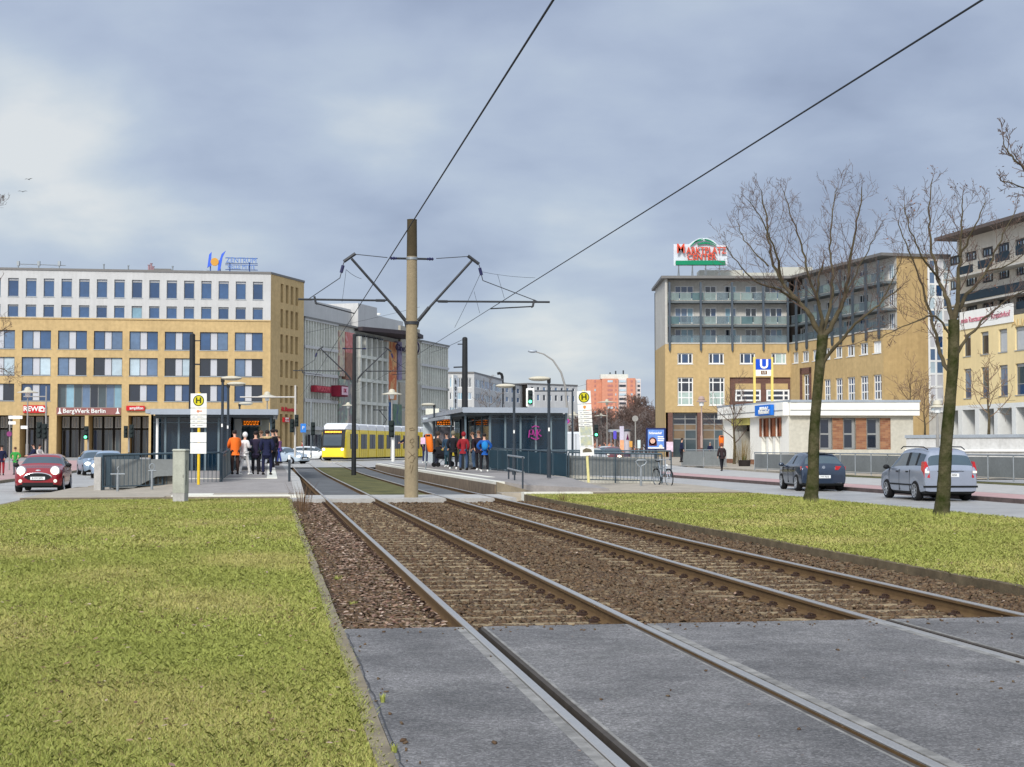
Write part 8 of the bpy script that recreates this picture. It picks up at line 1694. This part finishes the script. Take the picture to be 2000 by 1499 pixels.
    for l in legs:
        x, y, z_, r = l[-1]; b = MB(); b.loft([[(x + ww * math.cos(a), y + yy, max(0.0, zc_ + hh * math.sin(a))) for a in [i * math.pi / 5 for i in range(10)]] for yy, ww, hh, zc_ in ((-.09 * s, .03 * s, .03 * s, .04 * s), (-.07 * s, .042 * s, .05 * s, .05 * s), (0, .045 * s, .055 * s, .055 * s), (.09 * s, .05 * s, .035 * s, .036 * s), (.16 * s, .042 * s, .025 * s, .026 * s), (.185 * s, .02 * s, .012 * s, .016 * s))]); b.build('shoe', shoe, rt, smooth=60)
    if extra: extra(rt, s, hc)
    return rt
cm = lambda n, c: mat('cloth_' + n, c, rough=.9, var=.15, scale=6)
navy, blk, wh, jean, gry = cm('navy', (30, 34, 62)), cm('black', (30, 30, 36)), cm('white', (226, 224, 222)), cm('jeans', (58, 76, 104)), cm('grey', (96, 98, 104)); shW, shD = cm('shoe_white', (220, 220, 216)), cm('shoe_dark', (34, 30, 30))
N = 0.0; AWAY = 0.0; TOW = math.pi
def vest(rt, s, hc):
    b = MB(); b.loft([[(.155 * k * s * math.cos(a), .13 * k * s * math.sin(a) + .02 * s, z * s) for a in [i * math.pi / 8 for i in range(16)]] for k, z in ((1.15, .84), (1.2, 1.0), (1.18, 1.2), (1.22, 1.38), (.9, 1.5))]); b.build('vest', mat('vest_orange', (238, 112, 34), var=.08, scale=8), rt, smooth=50)
person(459, 927, 62, 1.74, R(20), 'person in an orange vest and dark trousers leaning at the left platform railing', mat('vest_orange', (238, 112, 34), var=.08, scale=8), cm('brown', (62, 44, 40)), shD, 'dark', 0, None, 'lean', 'fwd', vest, 1.5)
person(477, 928, 62.5, 1.68, R(-35), 'person in a white hooded coat and white leggings on the left platform', wh, wh, shW, None, .28, wh, 'walk', 'phone')
person(499, 927, 63, 1.72, R(10), 'person in a dark coat right of the white coat, back to the camera', cm('plum', (44, 38, 58)), blk, shD, 'dark', .3, None, 'stand', 'pocket')
def fur(rt, s, hc):
    b = MB(); b.loft([[((.13 + .05 * math.cos(q)) * math.cos(a) * s * 1.25, (.09 + .045 * math.cos(q)) * math.sin(a) * s - .01, (1.5 + .05 * math.sin(q)) * s) for q in [k * math.pi / 3 for k in range(6)]] for a in [i * math.pi / 8 for i in range(17)]], caps=False); b.build('fur_collar', mat('fur_beige', (184, 160, 122), var=.25, scale=20), rt, smooth=60)
person(521, 928, 62, 1.76, R(-5), 'person in a navy coat with a thick beige fur collar on the left platform', navy, navy, shD, 'dark', .32, None, 'wide', 'pocket', fur, 1.4)
person(511, 922, 66, 1.72, R(160), 'person with a dark green jacket behind the navy coat on the left platform', cm('dkgreen', (40, 56, 54)), blk, shD, 'brown', 0, None, 'stand', 'pocket')
person(533, 918, 67, 1.72, R(40), 'dark dressed person with white shoes right of the fur collared coat', blk, blk, shW, 'dark', .1, None, 'walk', 'down')
person(541, 910, 78, 1.78, R(90), 'tall dark dressed person farther along the left platform', cm('charcoal', (36, 36, 44)), blk, shD, 'dark', .2, None, 'stand', 'pocket')
person(546, 905, 76, 1.3, R(60), 'child in a purple patterned jacket and blue jeans on the left platform', cm('purple', (110, 74, 112)), cm('blue2', (52, 66, 130)), shD, 'brown', 0, None, 'walk', 'fwd')
person(591, 896, 150, 1.66, R(90), 'person in a red jacket crossing left of the tram', cm('red', (158, 28, 42)), navy, shD, 'brown', 0, None, 'stand', 'phone')
person(30, 912, 86, 1.5, TOW, 'person in a bright green pullover with hands on hips at the left kerb', cm('green', (60, 150, 70)), gry, shD, 'brown', 0, None, 'stand', 'hips', None, 1.0, z=.02)
person(3, 918, 84, 1.6, R(200), 'person in a dark jacket at the far left edge of the photo', navy, cm('red2', (150, 40, 50)), shD, 'dark', .1, None, 'stand', 'pocket', z=.02)
person(67, 905, 92, 1.7, R(120), 'person in a navy jacket behind the red car roof, left of the other', navy, blk, shD, 'dark', 0, None, 'stand', 'fwd', z=.02)
person(76, 905, 93, 1.66, R(240), 'person with white sleeves behind the red car roof, right of the other', cm('offwhite', (196, 190, 186)), blk, shD, 'dark', 0, None, 'stand', 'fwd', z=.02)
# right platform
def bag(col, dx, dz, w):
    def f(rt, s, hc):
        b = MB(); b.bbox(dx - w / 2, -.26, dz, dx + w / 2, -.14, dz + w * 1.15, .02); b.build('bag', cm('bag%d' % col[0], col), rt)
    return f
person(830, 905, 81, 1.45, R(-20), 'short person in a dark purple jacket with a pink backpack by the pale mast', cm('aubergine', (62, 34, 60)), cm('navyj', (44, 50, 86)), shW, 'dark', 0, cm('aubergine', (62, 34, 60)), 'stand', 'pocket', bag((226, 190, 216), .0, 1.0, .3))
person(797, 903, 84, 1.74, R(60), 'dark dressed person with white shoes half hidden left of the pale mast', navy, blk, shW, 'dark', 0, None, 'walk', 'fwd')
person(854, 911, 76, 1.66, R(-70), 'person in a dark olive coat holding the black pushchair', cm('olive', (66, 56, 48)), cm('navy3', (34, 38, 56)), shD, 'dark', .25, cm('olive', (66, 56, 48)), 'stand', 'fwd')
person(873, 912, 74.5, 1.6, R(150), 'person in a blue grey long coat right of the pushchair', cm('bluegrey', (44, 66, 86)), cm('tealt', (40, 66, 74)), shW, 'dark', .4, None, 'stand', 'pocket')
person(885, 917, 73.5, 1.78, R(0), 'person in black with a pale hooded scarf on the right platform', blk, blk, shW, 'dark', .05, cm('scarf', (120, 114, 98)), 'wide', 'pocket', None, 1.3)
person(905, 919, 72, 1.74, R(-15), 'person in a red hooded jacket and blue jeans on the right platform', cm('redj', (138, 34, 42)), jean, shD, 'red', 0, cm('redj', (138, 34, 42)), 'wide', 'pocket', None, 1.3)
person(925, 917, 73, 1.72, R(100), 'person with a dark jacket and light jeans right of the red jacket', blk, cm('lightjean', (92, 118, 150)), shD, 'brown', 0, None, 'stand', 'pocket')
person(935, 919, 72.5, 1.82, R(170), 'tall person facing the camera in a black jacket with red trim on the right platform', cm('blackred', (44, 32, 40)), blk, shW, 'brown', .05, None, 'stand', 'pocket', None, 1.2)
def bpack(rt, s, hc): b = MB(); b.ball((0, -.19, 1.22 * s), .17, 12, (.9, .6, 1.25)); b.build('backpack', cm('bluepack', (40, 130, 196)), rt, smooth=60)
person(946, 922, 71.5, 1.74, R(8), 'person in a bright blue jacket and backpack, rightmost of the right platform group', cm('blue', (30, 84, 160)), blk, shW, 'dark', 0, None, 'wide', 'hips', bpack, 1.2)
person(1061, 897, 84, 1.66, R(0), 'person with light reddish hair waiting behind the shelter glass', blk, blk, shD, 'red', 0, None, 'stand', 'pocket', z=.3)
person(973, 900, 84, 1.25, R(0), 'dark figure sitting low behind the left part of the right shelter glass', navy, blk, shD, 'dark', 0, None, 'stand', 'pocket', z=.3)
person(1410, 920, 96, 1.68, R(10), 'person in a dark brown jacket walking away on the pavement beside the pavilion', cm('dkbrown', (52, 40, 42)), blk, shD, 'grey', .05, cm('dkbrown2', (120, 70, 60)), 'walk', 'down', None, 1.4)
person(1331, 903, 112, 1.7, R(-80), 'person in dark clothes at the left end of the short grey railing', navy, blk, shD, 'dark', .15, None, 'stand', 'down')
person(1387, 903, 122, 1.55, R(180), 'person with pale cap behind the short grey railing', navy, blk, shD, 'grey', 0, None, 'stand', 'fwd')
# pushchair
p = at(865, 912, 75.5); rt = thing('pushchair', 'black pushchair standing on the right platform beside the olive coat', 'pushchair', p, R(-60)); b = MB()
b.loft([[(w_ * math.cos(a), y + .0, zc_ + h_ * math.sin(a)) for a in [i * math.pi / 6 for i in range(12)]] for y, w_, h_, zc_ in ((-.4, .16, .12, .6), (-.3, .22, .2, .6), (0, .23, .22, .58), (.3, .22, .2, .66), (.42, .15, .14, .72))]); b.build('carrycot', blk, rt, smooth=50)
b = MB(); b.loft([[(.24 * math.cos(a), -.25 + .3 * math.sin(t_) * .9, .62 + .34 * math.sin(a) * math.cos(t_ * .8)) for a in [i * math.pi / 6 for i in range(7)]] for t_ in (-.9, -.5, 0, .3)], close=False, caps=False); b.build('canopy', blk, rt, smooth=50)
b = MB(); 
for s in (-1, 1): b.tube([(s * .2, .55, 1.05), (s * .22, .1, .5), (s * .22, -.35, .15)], .014, 6); b.tube([(s * .22, .35, .14), (s * .22, -.05, .5)], .014, 6)
b.tube([(-.2, .55, 1.05), (.2, .55, 1.05)], .018, 6); b.build('frame', m_lampd, rt)
for s in (-1, 1):
    for y, r_ in ((-.38, .11), (.36, .14)): b = MB(); b.lathe([(r_ * .7, -.02), (r_, -.02), (r_, .02), (r_ * .7, .02)], (s * .25, y, r_), 18, 'x'); b.build('wheel', m_tyre, rt)
# two small birds in the sky on the left
for i, (x_, y_, lb) in enumerate(((56, 351, 'tiny bird gliding high on the left, the upper one'), (44, 375, 'tiny bird gliding high on the left, the lower one'))):
    q = at(x_, y_, 60); b = MB(); b.tube([(-.1, 0, 0), (0, 0, .01), (.11, 0, 0)], [.012, .028, .01], 6); b.prism([(-.03, 0, .01), (-.02, .2, .07), (.0, .36, .03), (.04, .2, .06), (.05, 0, .01)], (0, 0, .006)); b.prism([(-.03, 0, .01), (-.02, -.2, .07), (.0, -.36, .03), (.04, -.2, .06), (.05, 0, .01)], (0, 0, .006)); o = b.build('bird', m_black); o.location = q; o.scale = (.55,) * 3; o.rotation_euler = (0, .1, 1.2 + i * .4); tag(o, lb, 'bird')
bpy.context.view_layer.update()
